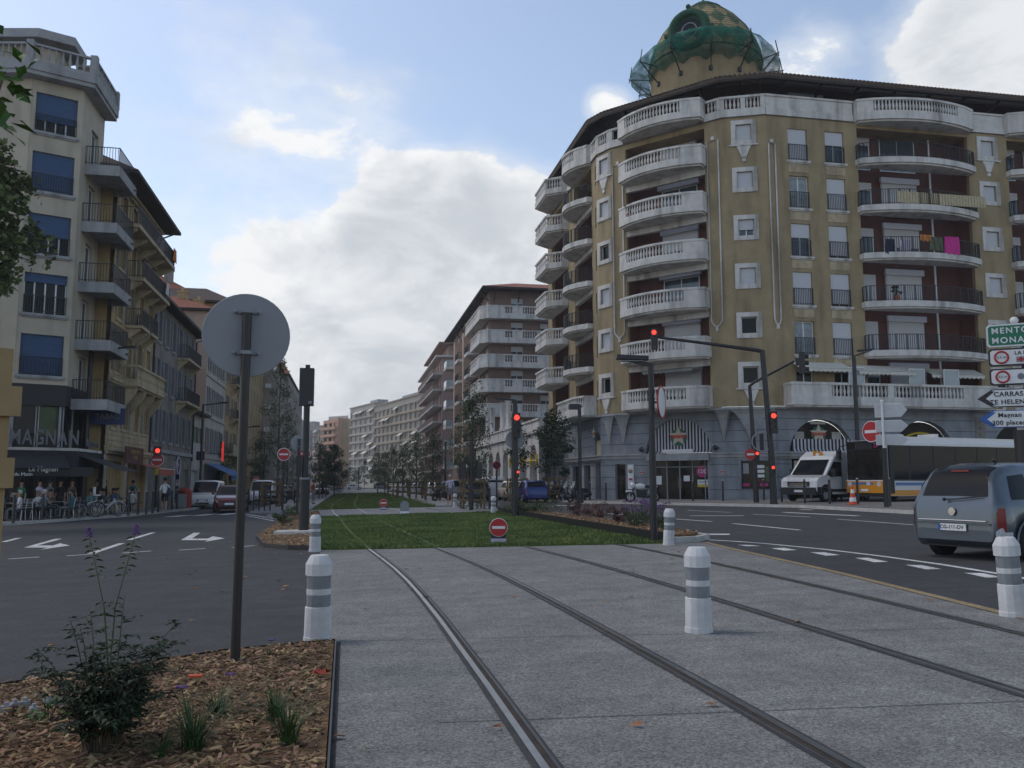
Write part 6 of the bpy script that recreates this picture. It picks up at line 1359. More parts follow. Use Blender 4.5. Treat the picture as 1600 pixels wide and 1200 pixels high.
# wooden tree guards
def guard_local(name='tree_guard',w=1.1,h=1.55,label='',m='wood_guard',loc=(0,0,0),rz=0,group='wooden guards around the street trees'):
    t=thing(name,label,'tree guard',loc,rz,group)
    for sx_ in (-1,1):
        for sy in (-1,1): MB().box(sx_*w/2-.05,sx_*w/2+.05,sy*w/2-.05,sy*w/2+.05,0,h).build('post',m,t)
    for z in (.45,.95,1.42):
        for s in (-1,1):
            MB().box(-w/2-.12,w/2+.12,s*(w/2+.065)-.014,s*(w/2+.065)+.014,z-.06,z+.06).build('rail',m,t); MB().box(s*(w/2+.065)-.014,s*(w/2+.065)+.014,-w/2-.04,w/2+.04,z-.06,z+.06).build('rail',m,t)
    return t
g0=guard_local(label='wooden tree guard right of the man in grey shorts',loc=(*G(738,795),H(*G(738,795))))
x,y=G(866,784); dup(g0,(x,y,H(x,y)+.1),.1,'wooden tree guard beside the red scooter'); x,y=G(808,785); dup(g0,(x,y,H(x,y)+.05),0,'wooden tree guard in front of the white van, behind the red signal mast')
for i,(px,py,lab) in enumerate(((423,793,'wooden tree guard on the left median, right of the close-barred barrier'),(676,783,'wooden tree guard between the parked dark cars, left of the man in grey shorts'),(650,780,'wooden tree guard second along the right row of trees'),(629,777,'wooden tree guard third along the right row of trees'),(614,775,'wooden tree guard fourth along the right row of trees'),(447,782,'wooden tree guard behind the no entry sign on the left median'))):
    x,y=G(px,py); dup(g0,(x,y,H(x,y)+.06),0,lab)
# pale wooden stake frame at the left edge
l=(*PD(-58,1100,3.3)[:2],0); l=(l[0],l[1],H(l[0],l[1])); t=thing('tree_guard','pale wooden tree stake frame at the left edge, close to the viewer','tree guard',l,R(27))
MB().box(.0,.085,-.04,.04,0,1.95).build('post','wood_stake',t); MB().box(-1.0,-.915,-.04,.04,0,1.95).build('post','wood_stake',t); MB().box(.0,.085,.96,1.04,0,1.95).build('post','wood_stake',t)
zz3=lambda py:1.4+(752-py)/FPX*3.3-l[2]
for py,e in ((627,.118),(739,.108),(1019,.095)): MB().box(-1.1,e,-.07,-.041,zz3(py)-.058,zz3(py)+.058).build('rail','wood_stake',t); MB().box(.0855,.115,-.02,1.1,zz3(py)-.058,zz3(py)+.058).build('rail','wood_stake',t) if 0 else None
# litter bins, crossings
l=on(287,797); l=(l[0],l[1],l[2]+.12); t=thing('recycling_bin','dark red domed recycling bin with a grey front by the left kerb','bin',l,-.2); MB().lathe([(.42,0),(.44,.9),(.4,1.05),(.28,1.2),(0,1.27)],n=18).build('body','cloth_red',t); MB().box(-.3,.3,-.47,-.4,.05,.85).build('front_panel','sign_grey',t); MB().box(-.2,.2,-.46,-.42,.95,1.05).build('opening','car_dark',t)
l=AT(384.5,95); t=thing('pharmacy_sign','small glowing green sign beyond the big round sign pole','sign',(l[0],l[1],0),0); b=MB(); b.cbox((0,0,zat(384.5,730,(l[0],l[1],0))),(.5,.15,.95)); b.build('panel','lamp_green',t); MB().bar((-1.6,0,zat(384.5,730,(l[0],l[1],0))),(0,0,zat(384.5,730,(l[0],l[1],0))),.06).build('arm','iron',t)
# ------------------------------------------------------------------ vehicles
def interp(P,x):
    if x<=P[0][0]: return P[0][1]
    for (a,p),(c,q) in zip(P,P[1:]):
        if x<=c:
            t=(x-a)/(c-a) if c>a else 1; return p+(q-p)*t
    return P[-1][1]
class CarShape:
    """x forward, y to the left; bodies are lofted from profiles."""
    def __init__(s,L,W,top,belt,bot=.22,wheels=(-1.25,1.3),wr=.31,tumble=.12,wprof=None):
        s.L=L;s.W=W;s.top=top;s.belt=belt;s.bot=bot;s.wheels=wheels;s.wr=wr;s.tumble=tumble
        s.wprof=wprof or [(-L/2,.80),(-L/2+.06,.90),(-L/2+.3,.965),(-.6,1),(.7,1),(L/2-.55,.955),(L/2-.12,.80),(L/2,.62)]
    def sect(s,x):
        zt=interp(s.top,x); zb=s.bot+(.10 if abs(x)>s.L/2-.12 else 0)
        for xw in s.wheels:
            d=abs(x-xw); R_=s.wr+.065
            if d<R_: zb=max(zb,s.wr+math.sqrt(R_*R_-d*d))
        w=interp(s.wprof,x)*s.W/2; belt=min(interp(s.belt,x),zt-.02); gh=max(0,zt-belt)
        wr=w-min(s.tumble*1.0,gh*.36)-.03
        low=min(zb,belt-.03)
        return [(w*.93,low),(w*.985,low+.10*(belt-low)),(w,low+.45*(belt-low)),(w*.99,belt-.06 if belt-.06>low else belt-.01),(w*.955,belt),(wr,belt+gh*.78),(wr*.93,belt+gh*.93),(wr*.6,zt-.004),(0,zt)]
    def pt(s,x,q,side,off=0):
        S=s.sect(x); i=min(7,int(q)); t=q-i; a,b=S[i],S[i+1]; y=a[0]+(b[0]-a[0])*t; z=a[1]+(b[1]-a[1])*t
        ny,nz=(b[1]-a[1]),-(b[0]-a[0]); l=math.hypot(ny,nz) or 1
        return (x,side*(y+ny/l*off),z+nz/l*off)
    def xs(s):
        X={-s.L/2,s.L/2,-s.L/2+.03,s.L/2-.03}
        for P in (s.top,s.belt,s.wprof):
            X|={p[0] for p in P}
        for xw in s.wheels:
            for k in range(-6,7): X.add(xw+(s.wr+.065)*math.sin(k/6*PI/2)*1.0)
            X|={xw-s.wr-.067,xw+s.wr+.067}
        n=26; X|={-s.L/2+s.L*i/n for i in range(n+1)}
        X=sorted(x for x in X if -s.L/2-1e-6<=x<=s.L/2+1e-6); out=[X[0]]
        for x in X[1:]:
            if x-out[-1]>.012: out.append(x)
        return out
    def body(s,b):
        X=s.xs(); vs=[];fs=[]
        for x in X:
            S=s.sect(x); ring=[(x,-y,z) for y,z in S]+[(x,y,z) for y,z in S[-2::-1]]; vs+=ring
        m=17
        for i in range(len(X)-1):
            for j in range(m-1): fs.append((i*m+j,i*m+j+1,(i+1)*m+j+1,(i+1)*m+j))
            fs.append((i*m+m-1,i*m,(i+1)*m,(i+1)*m+m-1))
        b.add(vs,[f[::-1] for f in fs],True); n=len(X)-1
        b.add(vs[:m],[tuple(range(m))]); b.add(vs[n*m:],[tuple(range(m))[::-1]])
    def patch(s,b,x0,x1,q0,q1,side,off=.008,nx=8,nq=4,slant=(0,0)):
        vs=[s.pt(x0+(x1-x0)*i/nx+(slant[0]+(slant[1]-slant[0])*i/nx)*(j/nq),q0+(q1-q0)*j/nq,side,off) for i in range(nx+1) for j in range(nq+1)]
        fs=[(i*(nq+1)+j,(i+1)*(nq+1)+j,(i+1)*(nq+1)+j+1,i*(nq+1)+j+1) for i in range(nx) for j in range(nq)]
        b.add(vs,fs if side<0 else [f[::-1] for f in fs],True)
    def cross(s,b,x0,x1,frac,off=.01,nx=7,ny=10,q0=6.0):
        """Patch straddling the top centre line (windscreens, rear windows)."""
        vs=[]
        for i in range(nx+1):
            x=x0+(x1-x0)*i/nx; S=s.sect(x); yw=S[6][0]*frac
            dz=(interp(s.top,x+.02)-interp(s.top,x-.02))/.04; l=math.hypot(dz,1)
            for j in range(ny+1):
                y=-yw+2*yw*j/ny; a=abs(y); P=[(p[0],p[1]) for p in S[:4:-1]]; z=interp(P,a); vs.append((x-dz/l*off,y,z+off/l))
        b.add(vs,[(i*(ny+1)+j,(i+1)*(ny+1)+j,(i+1)*(ny+1)+j+1,i*(ny+1)+j+1) for i in range(nx) for j in range(ny)],True)
def wheel(parent,x,y,r,w=.19,rim='rim',side=1):
    M=TR(x,y,r)@Matrix.Rotation(-side*PI/2,4,'X')
    ty=MB(M).lathe([(r*.62,-w/2),(r*.93,-w/2),(r,-w/2+.03),(r,w/2-.03),(r*.93,w/2),(r*.64,w/2),(r*.62,w/2-.02)],n=22).build('wheel','tyre',parent)
    MB(M).lathe([(r*.64,w/2-.015),(r*.6,w/2-.005),(r*.56,w/2-.03),(r*.2,w/2-.05),(.0,w/2-.05)],n=18).build('rim_disc','car_dark',ty)
    b=MB(M)
    for k in range(5):
        a=2*PI*k/5; 
        for d in (-.17,.17): b.bar((r*.12*math.cos(a),r*.12*math.sin(a),w/2-.025),(r*.6*math.cos(a+d),r*.6*math.sin(a+d),w/2-.012),.045,.03)
    b.lathe([(.0,w/2-.005),(.06,w/2-.01),(.07,w/2-.04)],n=12); b.lathe([(r*.66,w/2-.01),(r*.66,w/2+.004),(r*.6,w/2+.004),(r*.58,w/2-.02)],n=22); b.build('rim',rim,ty); return ty
def plate(parent,x,z,fwd,word,w=.5,zr=0):
    p=MB().box(x-.006 if fwd else x-.008,x+.008 if fwd else x+.006,-w/2,w/2,z-.055,z+.055).build('number_plate','sign_white',parent)
    if word: text('lettering',word,.085,FR(x+(.009 if fwd else -.009),0,z,0,1 if fwd else -1),'sign_black',p,.001,bold=.002); 
    MB().box(x-.0075,x+.0075 if fwd else x+.0055,(w/2-.045) if not fwd else -w/2,(w/2) if not fwd else -w/2+.045,z-.056,z+.056).box(x-.0095 if not fwd else x,x+.0095 if fwd else x,(w/2-.045) if not fwd else -w/2,(w/2) if not fwd else -w/2+.045,z-.0555,z+.0555).build('band','sign_blue',p)
def car(label,loc,head,paint,kind='hatch',word='',group=None,lit=False,detail=True,rim='rim'):
    """head: direction of travel, angle from +Y towards +X (degrees)."""
    K={'hatch':dict(L=3.8,W=1.68,top=[(-1.9,.55),(-1.87,.78),(-1.80,.98),(-1.52,1.36),(-1.25,1.44),(-.3,1.465),(.25,1.40),(.98,.98),(1.1,.93),(1.62,.80),(1.82,.66),(1.9,.48)],belt=[(-1.9,.9),(1.0,.90),(1.9,.75)],wheels=(-1.18,1.22),wr=.29),
       'mpv':dict(L=4.04,W=1.69,top=[(-2.02,.52),(-2.005,.80),(-1.97,.98),(-1.84,1.32),(-1.72,1.475),(-1.55,1.555),(-1.2,1.605),(-.2,1.625),(.35,1.55),(1.22,1.04),(1.34,.98),(1.78,.86),(1.95,.70),(2.02,.48)],belt=[(-2.0,.95),(1.2,.93),(2.0,.8)],wheels=(-1.26,1.32),wr=.315,bot=.24,tumble=.17,
           wprof=[(-2.02,.80),(-1.98,.89),(-1.82,.955),(-1.4,.99),(-.6,1),(.7,1),(1.4,.955),(1.88,.80),(2.02,.6)]),
       'estate':dict(L=4.3,W=1.76,top=[(-2.15,.55),(-2.12,.8),(-2.05,.98),(-1.75,1.42),(-1.5,1.50),(-.3,1.52),(.3,1.44),(1.05,1.0),(1.2,.95),(1.8,.82),(2.05,.68),(2.15,.5)],belt=[(-2.1,.93),(1.1,.92),(2.1,.8)],wheels=(-1.3,1.35),wr=.31),
       'van':dict(L=4.4,W=1.83,top=[(-2.2,.6),(-2.18,1.0),(-2.14,1.7),(-2.0,1.80),(.3,1.82),(.55,1.74),(1.25,1.12),(1.4,1.04),(1.95,.88),(2.13,.72),(2.2,.5)],belt=[(-2.2,1.02),(1.2,.98),(2.2,.8)],wheels=(-1.35,1.42),wr=.32,tumble=.08)}[kind]
    s=CarShape(**K); t=thing('parked_car' if group else 'car',label,'car' if kind!='van' else 'van',loc,PI/2-R(head),group)
    if kind=='van': t.name='white_van'
    b=MB(); s.body(b); b.build('body',paint,t); L=s.L
    b=MB(); b.box(-L/2+.15,L/2-.15,-s.W/2+.14,s.W/2-.14,s.bot-.02,.6); b.build('underbody','car_dark',t)
    g=MB(); topx=[p[0] for p in s.top]
    # roof ends
    zmax=max(p[1] for p in s.top); rear=[p for p in s.top if p[1]>zmax-.13][0][0]; front=[p for p in s.top if p[1]>zmax-.13][-1][0]
    beltz=interp(s.belt,0); rb=[p for p in s.top if p[1]>=beltz-.03][0][0]+.0; fb=[p for p in s.top if p[1]>=beltz+.02][-1][0]
    g=MB(); s.cross(g,front-.03+.05,fb+.02,.97); g.build('windscreen','glass_dark',t)
    if kind!='van' or True:
        g=MB(); s.cross(g,rb+.03,rear-.02,.90); g.build('rear_window','glass_dark',t)
    spans=[(front-.25,.02),(-.05,rear*.55),(rear*.60,rear+.10)] if kind!='van' else [(front+.0,.45)]
    if kind=='mpv': spans=[(.55,.0),(-.06,-1.0),(-1.12,-1.62)]
    if kind=='hatch': spans=[(.42,-.28),(-.36,-1.02),(-1.10,-1.38)]
    if kind=='estate': spans=[(.5,-.3),(-.38,-1.1),(-1.2,-1.72)]
    if kind=='van': spans=[(.75,-.05)]
    for x0,x1 in spans:
        for sd in (-1,1):
            g=MB(); s.patch(g,x1,x0,4.12,4.9,sd,.006,8,3,(.10 if x1<-1 else 0,-.30 if x0>.3 else 0)); g.build('side_window','glass_dark',t)
    for i,(xw) in enumerate(s.wheels):
        for sd in (-1,1): wheel(t,xw,sd*(s.W/2-.105),s.wr,side=sd,rim=rim)
    for sd in (-1,1):
        g=MB(); s.patch(g,L/2-.34,L/2-.05,3.0,4.3,sd,.010,6,3); g.build('headlight','light_clear',t)
        g=MB()
        if kind=='mpv': s.patch(g,-L/2+.03,-L/2+.17,1.75,2.95,sd,.012,5,3)
        elif kind=='van': s.patch(g,-L/2+.01,-L/2+.10,1.6,4.2,sd,.012,4,3)
        else: s.patch(g,-L/2+.02,-L/2+.22,2.5,3.9,sd,.012,5,3)
        g.build('taillight','light_red_on' if lit else 'light_red',t)
        m=MB(); m.sphere((front+.18,sd*(s.W/2+.07),beltz+.12),.1,10,7,(.6,1,.75)); m.bar((front+.22,sd*(s.W/2-.05),beltz+.06),(front+.2,sd*(s.W/2+.05),beltz+.09),.04); m.build('mirror',paint,t)
    g=MB(); s_f=s.sect(L/2); g.box(L/2-.02,L/2+.012,-.42,.42,.30,.42); g.box(L/2-.06,L/2-.0,-.34,.34,.50,.60); g.build('grille','car_dark',t)
    plate(t,L/2+.016,.47 if kind!='van' else .52,True,word if not detail else ''); 
    return t,s
PAINT=lambda n,c,**k:mat(n,c,.32,metal=k.get('metal',.35),var=.04,scale=2,coat=.7,spec=.5)
PAINT('paint_blue_grey',(.085,.108,.135)); PAINT('paint_maroon',(.13,.006,.016),metal=.1); PAINT('paint_white',(.62,.63,.64),metal=0); PAINT('paint_blue',(.012,.028,.17),metal=.2); PAINT('paint_black',(.016,.017,.02)); PAINT('paint_silver',(.36,.37,.38)); PAINT('paint_cream',(.55,.52,.42),metal=0); PAINT('paint_grey',(.12,.125,.13)); PAINT('paint_orange',(.62,.26,.02),metal=0); PAINT('bus_blue',(.05,.16,.40),metal=0); PAINT('paint_red',(.35,.015,.015),metal=0)
def rline(x,y): return (x,y,H(x,y))
# the grey-blue people carrier close on the right
rp=PD(1491,868,14.3); hd=73.0
ch=(math.sin(R(hd)),math.cos(R(hd))); right=(ch[1],-ch[0])
cx_,cy_=rp[0]+right[0]*.02+ch[0]*2.02,rp[1]+ch[1]*2.02
t,s=car('blue-grey people carrier seen from behind on the right road, plate and rear wiper showing',(cx_,cy_,H(cx_,cy_)-.055),hd,'paint_blue_grey','mpv',detail=True)
t.rotation_euler=(R(0),R(0),PI/2-R(hd))
plate(t,-2.045,.55,False,'CG-166-DV',.50)
b=MB(); b.box(-2.06,-1.95,-.66,.66,.30,.50); 
b=MB(); s.cross(b,-2.016,-1.99,1.1,.012,3,8); 
g=MB(); g.tube([(-2.055,.60,.66),(-2.062,0,.665),(-2.055,-.60,.66)],.012,6); g.build('chrome_strip','chrome',t)
g=MB(); g.tube([(-2.035,.12,1.0),(-2.02,-.1,1.01),(-1.985,-.52,1.06)],.012,6); g.sphere((-2.035,.12,1.0),.03,8,6); g.build('rear_wiper','car_dark',t)
g=MB(); g.plate(disc(0,0,.06,20),-.006,.006); g.torus((0,0,0),.065,.008,'y',24,5)
g.M=Matrix(); e=MB(FR(-2.03,0,.80,0,-1)).plate(disc(0,0,.058,20),-.012,.01).torus((0,-.006,0),.06,.007,'y',24,5).build('badge','chrome',t)
MB(FR(-2.03,0,.80,0,-1)).box(-.05,.05,-.018,-.012,-.008,.008).build('badge_bar','chrome',t)
g=MB(); g.box(-1.76,-1.70,-.16,.16,1.455,1.485); g.build('brake_light','light_red',t)
g=MB(); g.box(-2.05,-1.98,-.66,.66,.60,.63); g.build('bumper_step','paint_blue_grey',t)
for sd in (-1,1):
    g=MB(); s.patch(g,-2.0,-1.72,1.2,1.75,sd,.012,6,3); g.build('bumper_reflector','light_clear',t)
    g=MB(); xw=s.wheels[0]; g.tube([(xw+(s.wr+.07)*math.cos(a),sd*(s.W/2-.005),s.wr+(s.wr+.07)*math.sin(a)) for a in [PI*i/14 for i in range(15)]],.02,6); xw=s.wheels[1]; g.tube([(xw+(s.wr+.07)*math.cos(a),sd*(s.W/2-.005),s.wr+(s.wr+.07)*math.sin(a)) for a in [PI*i/14 for i in range(15)]],.02,6); g.build('arch_lip','paint_blue_grey',t)
    g=MB()
    for xa in (-.03,): s.patch(g,xa-.008,xa+.008,1.2,4.0,sd,.003,1,6)
    s.patch(g,-1.06,-1.045,2.2,4.0,sd,.003,1,5); g.build('door_seam','car_dark',t)
    g=MB(); s.patch(g,-1.0,-.82,3.0,3.25,sd,.02,2,2); g.build('door_handle','paint_blue_grey',t)
g=MB(); g.tube([(-1.25,-.3,1.60),(-1.32,-.3,1.66)],.02,6); g.build('aerial','car_dark',t)
# left road and rows of parked cars
x,y=-6.35,50.2; car('dark red hatchback coming towards the viewer on the left road',rline(x,y),180-4,'paint_maroon','hatch')
x,y=-9.0,59.5; car('white van with roof rack behind the dark red hatchback',rline(x,y),180,'paint_white','van')
car('white van half hidden behind the black barrier on the left',rline(-6.4,69),180,'paint_white','van')
C=[(11.95,56.2,'paint_blue','hatch','bright blue hatchback seen from behind next to the scooters'),(11.9,62.5,'paint_cream','hatch','cream small car in front of the blue hatchback'),(11.6,70,'paint_white','van','white van parked under the no parking sign'),(9.3,63,'paint_black','hatch','black car with its rear towards the viewer, behind the wooden guard'),
   (8.9,72,'paint_grey','mpv','grey people carrier with glowing rear light, right of the man in grey shorts'),(8.9,78.5,'paint_black','estate','dark estate car third in the right parked row'),(8.9,85,'paint_silver','hatch','silver hatchback fourth in the right parked row'),(8.9,91.5,'paint_white','mpv','white car fifth in the right parked row'),(8.8,98,'paint_grey','hatch','grey car sixth in the right parked row'),(8.8,104.5,'paint_silver','estate','silver car far along the right parked row'),(8.8,111,'paint_white','hatch','white car far along the right parked row'),(8.7,118,'paint_black','hatch','black car far along the right parked row'),(8.7,126,'paint_silver','mpv','silver car near the end of the right parked row'),(8.6,134,'paint_white','mpv','white car at the end of the right parked row')]
for i,(x,y,p,k,lab) in enumerate(C): car(lab,rline(x,y),0,p,k,group='cars parked along the right side of the lawn',lit=(i in (4,)))
for i,(x,y,p,k,h,lab) in enumerate([(1.5,205,'paint_white','hatch',90,'white car crossing beyond the far lawn end'),(-5,208,'paint_silver','hatch',80,'silver car left at the far lawn end'),(8,204,'paint_grey','mpv',95,'grey car right at the far lawn end'),(-12,203,'paint_white','estate',70,'white estate farthest left at the far lawn end'),(15,206,'paint_silver','estate',90,'silver estate farthest right at the far lawn end'),(-6.8,84,'paint_black','mpv',180,'black car behind the scooters on the left median'),(-6.8,92,'paint_silver','hatch',180,'silver car up the left road'),(-6.7,101,'paint_grey','hatch',180,'grey car farther up the left road'),(-6.7,112,'paint_white','hatch',180,'white car far up the left road'),(-3.4,118,'paint_black','estate',180,'dark car parked beside the left edge of the far lawn'),(-3.4,127,'paint_grey','hatch',180,'grey car parked beside the far left lawn edge')]): car(lab,rline(x,y),h,p,k)
# white high-roof van, three-quarter view
def big_van(loc,head):
    t=thing('white_van','white high roof delivery van facing left with an orange square on its brow','van',loc,PI/2-R(head))
    prof=[(2.7,.42),(2.78,.62),(2.74,1.02),(2.55,1.18),(1.95,1.32),(1.25,2.05),(1.05,2.25),(.55,2.52),(-2.6,2.55),(-2.68,2.4),(-2.7,.45)]; wh=[1.95,-1.85]; zb=.36
    P=[(-2.7,zb)]
    for xw in sorted(wh): P+=[(xw+.43*math.cos(a),.36+.43*math.sin(a)) for a in [PI-PI*i/10 for i in range(11)]]
    P+=[(2.7,zb)]+prof
    b=MB(); W_=1.0; n=len(P); vs=[]
    for y,k in ((-W_,.0),(-W_+.06,1),(W_-.06,1),(W_,0)):
        vs+=[(x*(1-.008*(1-k)),y*(1-.03*max(0,z-1.2)) ,z-(.05*(1-k) if z>1.5 else 0)) for x,z in P]
    for k in range(3): b.add(vs,[],False) if False else None
    fs=[]
    for k in range(3): fs+=[(k*n+i,k*n+(i+1)%n,(k+1)*n+(i+1)%n,(k+1)*n+i) for i in range(n)]
    b.add(vs,[f[::-1] for f in fs]+[tuple(range(n)),tuple(range(3*n,4*n))[::-1]]); b.build('body','paint_white',t)
    m=MB(); m.add([(1.98,-.86,1.30),(1.98,.86,1.30),(1.22,.80,2.06),(1.22,-.80,2.06)],[(0,1,2,3)]); vs_=[(x+.025,y,z+.025) for x,y,z in m.v]; m.v=vs_; m.build('windscreen','glass_dark',t)
    for sd in (-1,1):
        yy=sd*(W_+.004); q=[(1.78,1.32),(1.15,1.98),(.45,1.98),(.45,1.25),(1.6,1.25)]; m=MB(); m.add([(x,sd*(W_*(1-.03*(z-1.2))+.008),z) for x,z in q],[tuple(range(5)) if sd<0 else tuple(range(5))[::-1]]); m.build('side_window','glass_dark',t)
        m=MB(); m.box(.42,.45,yy-.004,yy+.004,.5,1.25); m.box(-.9,-.88,yy-.004,yy+.004,.5,2.3); m.build('door_seam','car_dark',t)
        m=MB(); m.box(-2.4,2.3,sd*W_-.02,sd*W_+.02,.48,.62); m.tube([(1.95+.46*math.cos(a),sd*W_,.36+.46*math.sin(a)) for a in [PI*i/12 for i in range(13)]],.05,6); m.build('side_trim','car_dark',t)
        m=MB(); m.box(1.35,1.55,sd*1.02,sd*1.27,1.22,1.62); m.bar((1.5,sd*.98,1.3),(1.48,sd*1.05,1.33),.06); m.build('mirror','car_dark',t)
        m=MB(); m.add([(2.60,sd*.62,1.14),(2.77,sd*.66,.92),(2.66,sd*.97,.98),(2.35,sd*.97,1.2)],[(0,1,2,3) if sd>0 else (3,2,1,0)]); m.v=[(x+.02,y+sd*.012,z+.02) for x,y,z in m.v]; m.build('headlight','light_clear',t)
    m=MB(); m.box(2.6,2.82,-.96,.96,.34,.70); m.box(2.3,2.72,-1.01,1.01,.34,.72); m.build('bumper','car_dark',t); m=MB(); m.box(2.74,2.8,-.6,.6,.74,.98); m.build('grille','car_dark',t); MB().box(2.79,2.81,-.5,.5,.86,.88).box(2.79,2.81,-.5,.5,.79,.81).build('grille_bars','chrome',t)
    for xw in wh:
        for sd in (-1,1): wheel(t,xw,sd*.88,.35,.22,side=sd,rim='sign_grey')
    plate(t,2.825,.52,True,'')
    m=MB(FR(.86,0,2.35,0,1)); m.plate([(-.26,-.16),(.26,-.2),(.22,.14),(-.24,.2)],-.12,-.0); e=m.build('emblem','paint_orange',t); MB(FR(.86,0,2.35,0,1)).plate(disc(0,0,.1,12),-.13,-.121).build('mark','sign_white',e)
    return t
vp_=PD(1293,786,43.2); big_van((vp_[0]+.85,vp_[1]+1.2,H(vp_[0],vp_[1])+.125),-118)
# city bus
def bus(loc,head):
    t=thing('city_bus','orange, white and blue city bus showing 22 with big black windows','bus',loc,PI/2-R(head))
    L_=11.8; W_=1.25; Hh=2.98
    def ring(x,w,z0,z1): return [(x,-w,z0),(x,-w,z1-.18),(x,-w+.16,z1),(x,w-.16,z1),(x,w,z1-.18),(x,w,z0)]
    st=[(0,W_*.93,.34,2.93),(-.12,W_*.985,.30,2.96),(-.4,W_,.28,Hh),(-L_,W_,.28,Hh)]; vs=[p for s_ in st for p in ring(*s_)]
    b=MB(); b.add(vs,[(i*6+j,i*6+(j+1)%6,(i+1)*6+(j+1)%6,(i+1)*6+j) for i in range(3) for j in range(6)]+[(5,4,3,2,1,0),(18,19,20,21,22,23)]); b.build('body','paint_white',t)
    m=MB(); m.box(-.09,.045,-1.10,1.10,1.02,2.86); m.build('windscreen','glass_shop',t)
    m=MB(); m.box(-.05,.052,-1.12,1.12,2.86,2.93); m.box(.0,.055,-1.1,1.1,2.48,2.51); m.build('screen_frame','car_dark',t)
    m=MB(); m.box(.046,.05,-.55,.55,2.53,2.83); d=m.build('destination_panel','car_dark',t); text('route_number','22',.3,FR(.056,.78,2.68,0,1),'cloth_pink',d,.003)
    m=MB(); m.box(-.3,.10,-1.14,1.14,.42,.78); m.box(-.2,.075,-1.15,1.15,.78,1.0); m.build('front_panel','paint_orange',t)
    m=MB(); m.box(.0,.085,-.95,.55,.82,.92); fb=m.build('front_band','bus_blue',t); text('lettering','36',.26,FR(.092,.25,.87,0,1),'sign_white',fb,.004,bold=.008)
    m=MB(); m.box(-.04,.08,-1.15,1.15,.985,1.03); m.build('front_trim','sign_white',t); m=MB(); m.box(-.3,.06,-1.14,1.14,.25,.42); m.build('bumper','car_dark',t)
    for sd in (-1,1):
        m=MB(FR(.04,sd*.92,.84,0,1)); m.lathe([(.0,0),(.0,.0)],n=4) if 0 else None; m.plate(disc(0,0,.12,16),-.065,0); m.build('headlight','light_clear',t)
        y=sd*(W_+.012)
        m=MB()
        for x0,x1 in ((-.25,-1.45),(-1.6,-3.0),(-3.1,-4.5),(-4.6,-6.0),(-6.1,-7.4),(-7.5,-8.9),(-9,-10.3),(-10.4,-11.5)): m.box(x1,x0,y-.008,y+.008,1.08,2.62); 
        m.build('side_window','glass_dark',t)
        m=MB(); m.box(-11.7,-.2,y-.011,y-.002,1.0,2.68); m.build('window_band','car_dark',t)
        m=MB(); m.box(-11.7,-.6,y-.006,y+.006,.78,.92); m.build('blue_stripe','bus_blue',t); m=MB(); m.box(-11.7,-.2,y-.006,y+.006,.30,.56); m.build('skirt','paint_orange',t)
        m=MB(); m.box(-.5,-.25,y-.01,y+.03,.4,2.66); m.build('corner_pillar','car_dark',t)
        m=MB(); m.tube([(-.1,sd*1.2,2.75),(.25,sd*1.38,2.7),(.28,sd*1.40,2.5)],.025,6); m.box(.18,.36,sd*1.30,sd*1.48,2.0,2.5); m.build('mirror','car_dark',t)
        for x in (-2.75,-8.6): 
            m=MB(); m.plate([(x+.56*math.cos(a),.48+.56*math.sin(a)) for a in [PI*i/14 for i in range(15)]],y-.012,y+.012); m.build('wheel_arch','car_dark',t); wheel(t,x,sd*1.14,.48,.28,side=sd,rim='sign_grey')
    m=MB(); m.box(-1.6,-1.0,-W_-.03,-W_-.012,.84,1.0) ; 
    m=MB(); m.box(-2.1,-1.6,-W_-.026,-W_-.016,.66,1.02); e=m.build('notice_panel','cloth_navy',t); text('lettering','318',.2,FR(-1.85,-W_-.028,.86,1,0),'sign_white',e,.002)
    m=MB(); m.box(-11.5,-1.2,-1.0,1.0,Hh,Hh+.14); m.box(-4.4,-4.1,-.5,.5,Hh+.14,Hh+.34); m.build('roof_unit','paint_white',t)
    m=MB(); m.box(-1.4,-.6,-.95,-.25,1.1,1.9); m.build('driver_cab_screen','cafe_inside',t)
    plate(t,.105,.55,True,'')
    return t
bp=PD(1357,789,41.6); bus((bp[0],bp[1]+.15,H(bp[0],bp[1])+.125),-102)
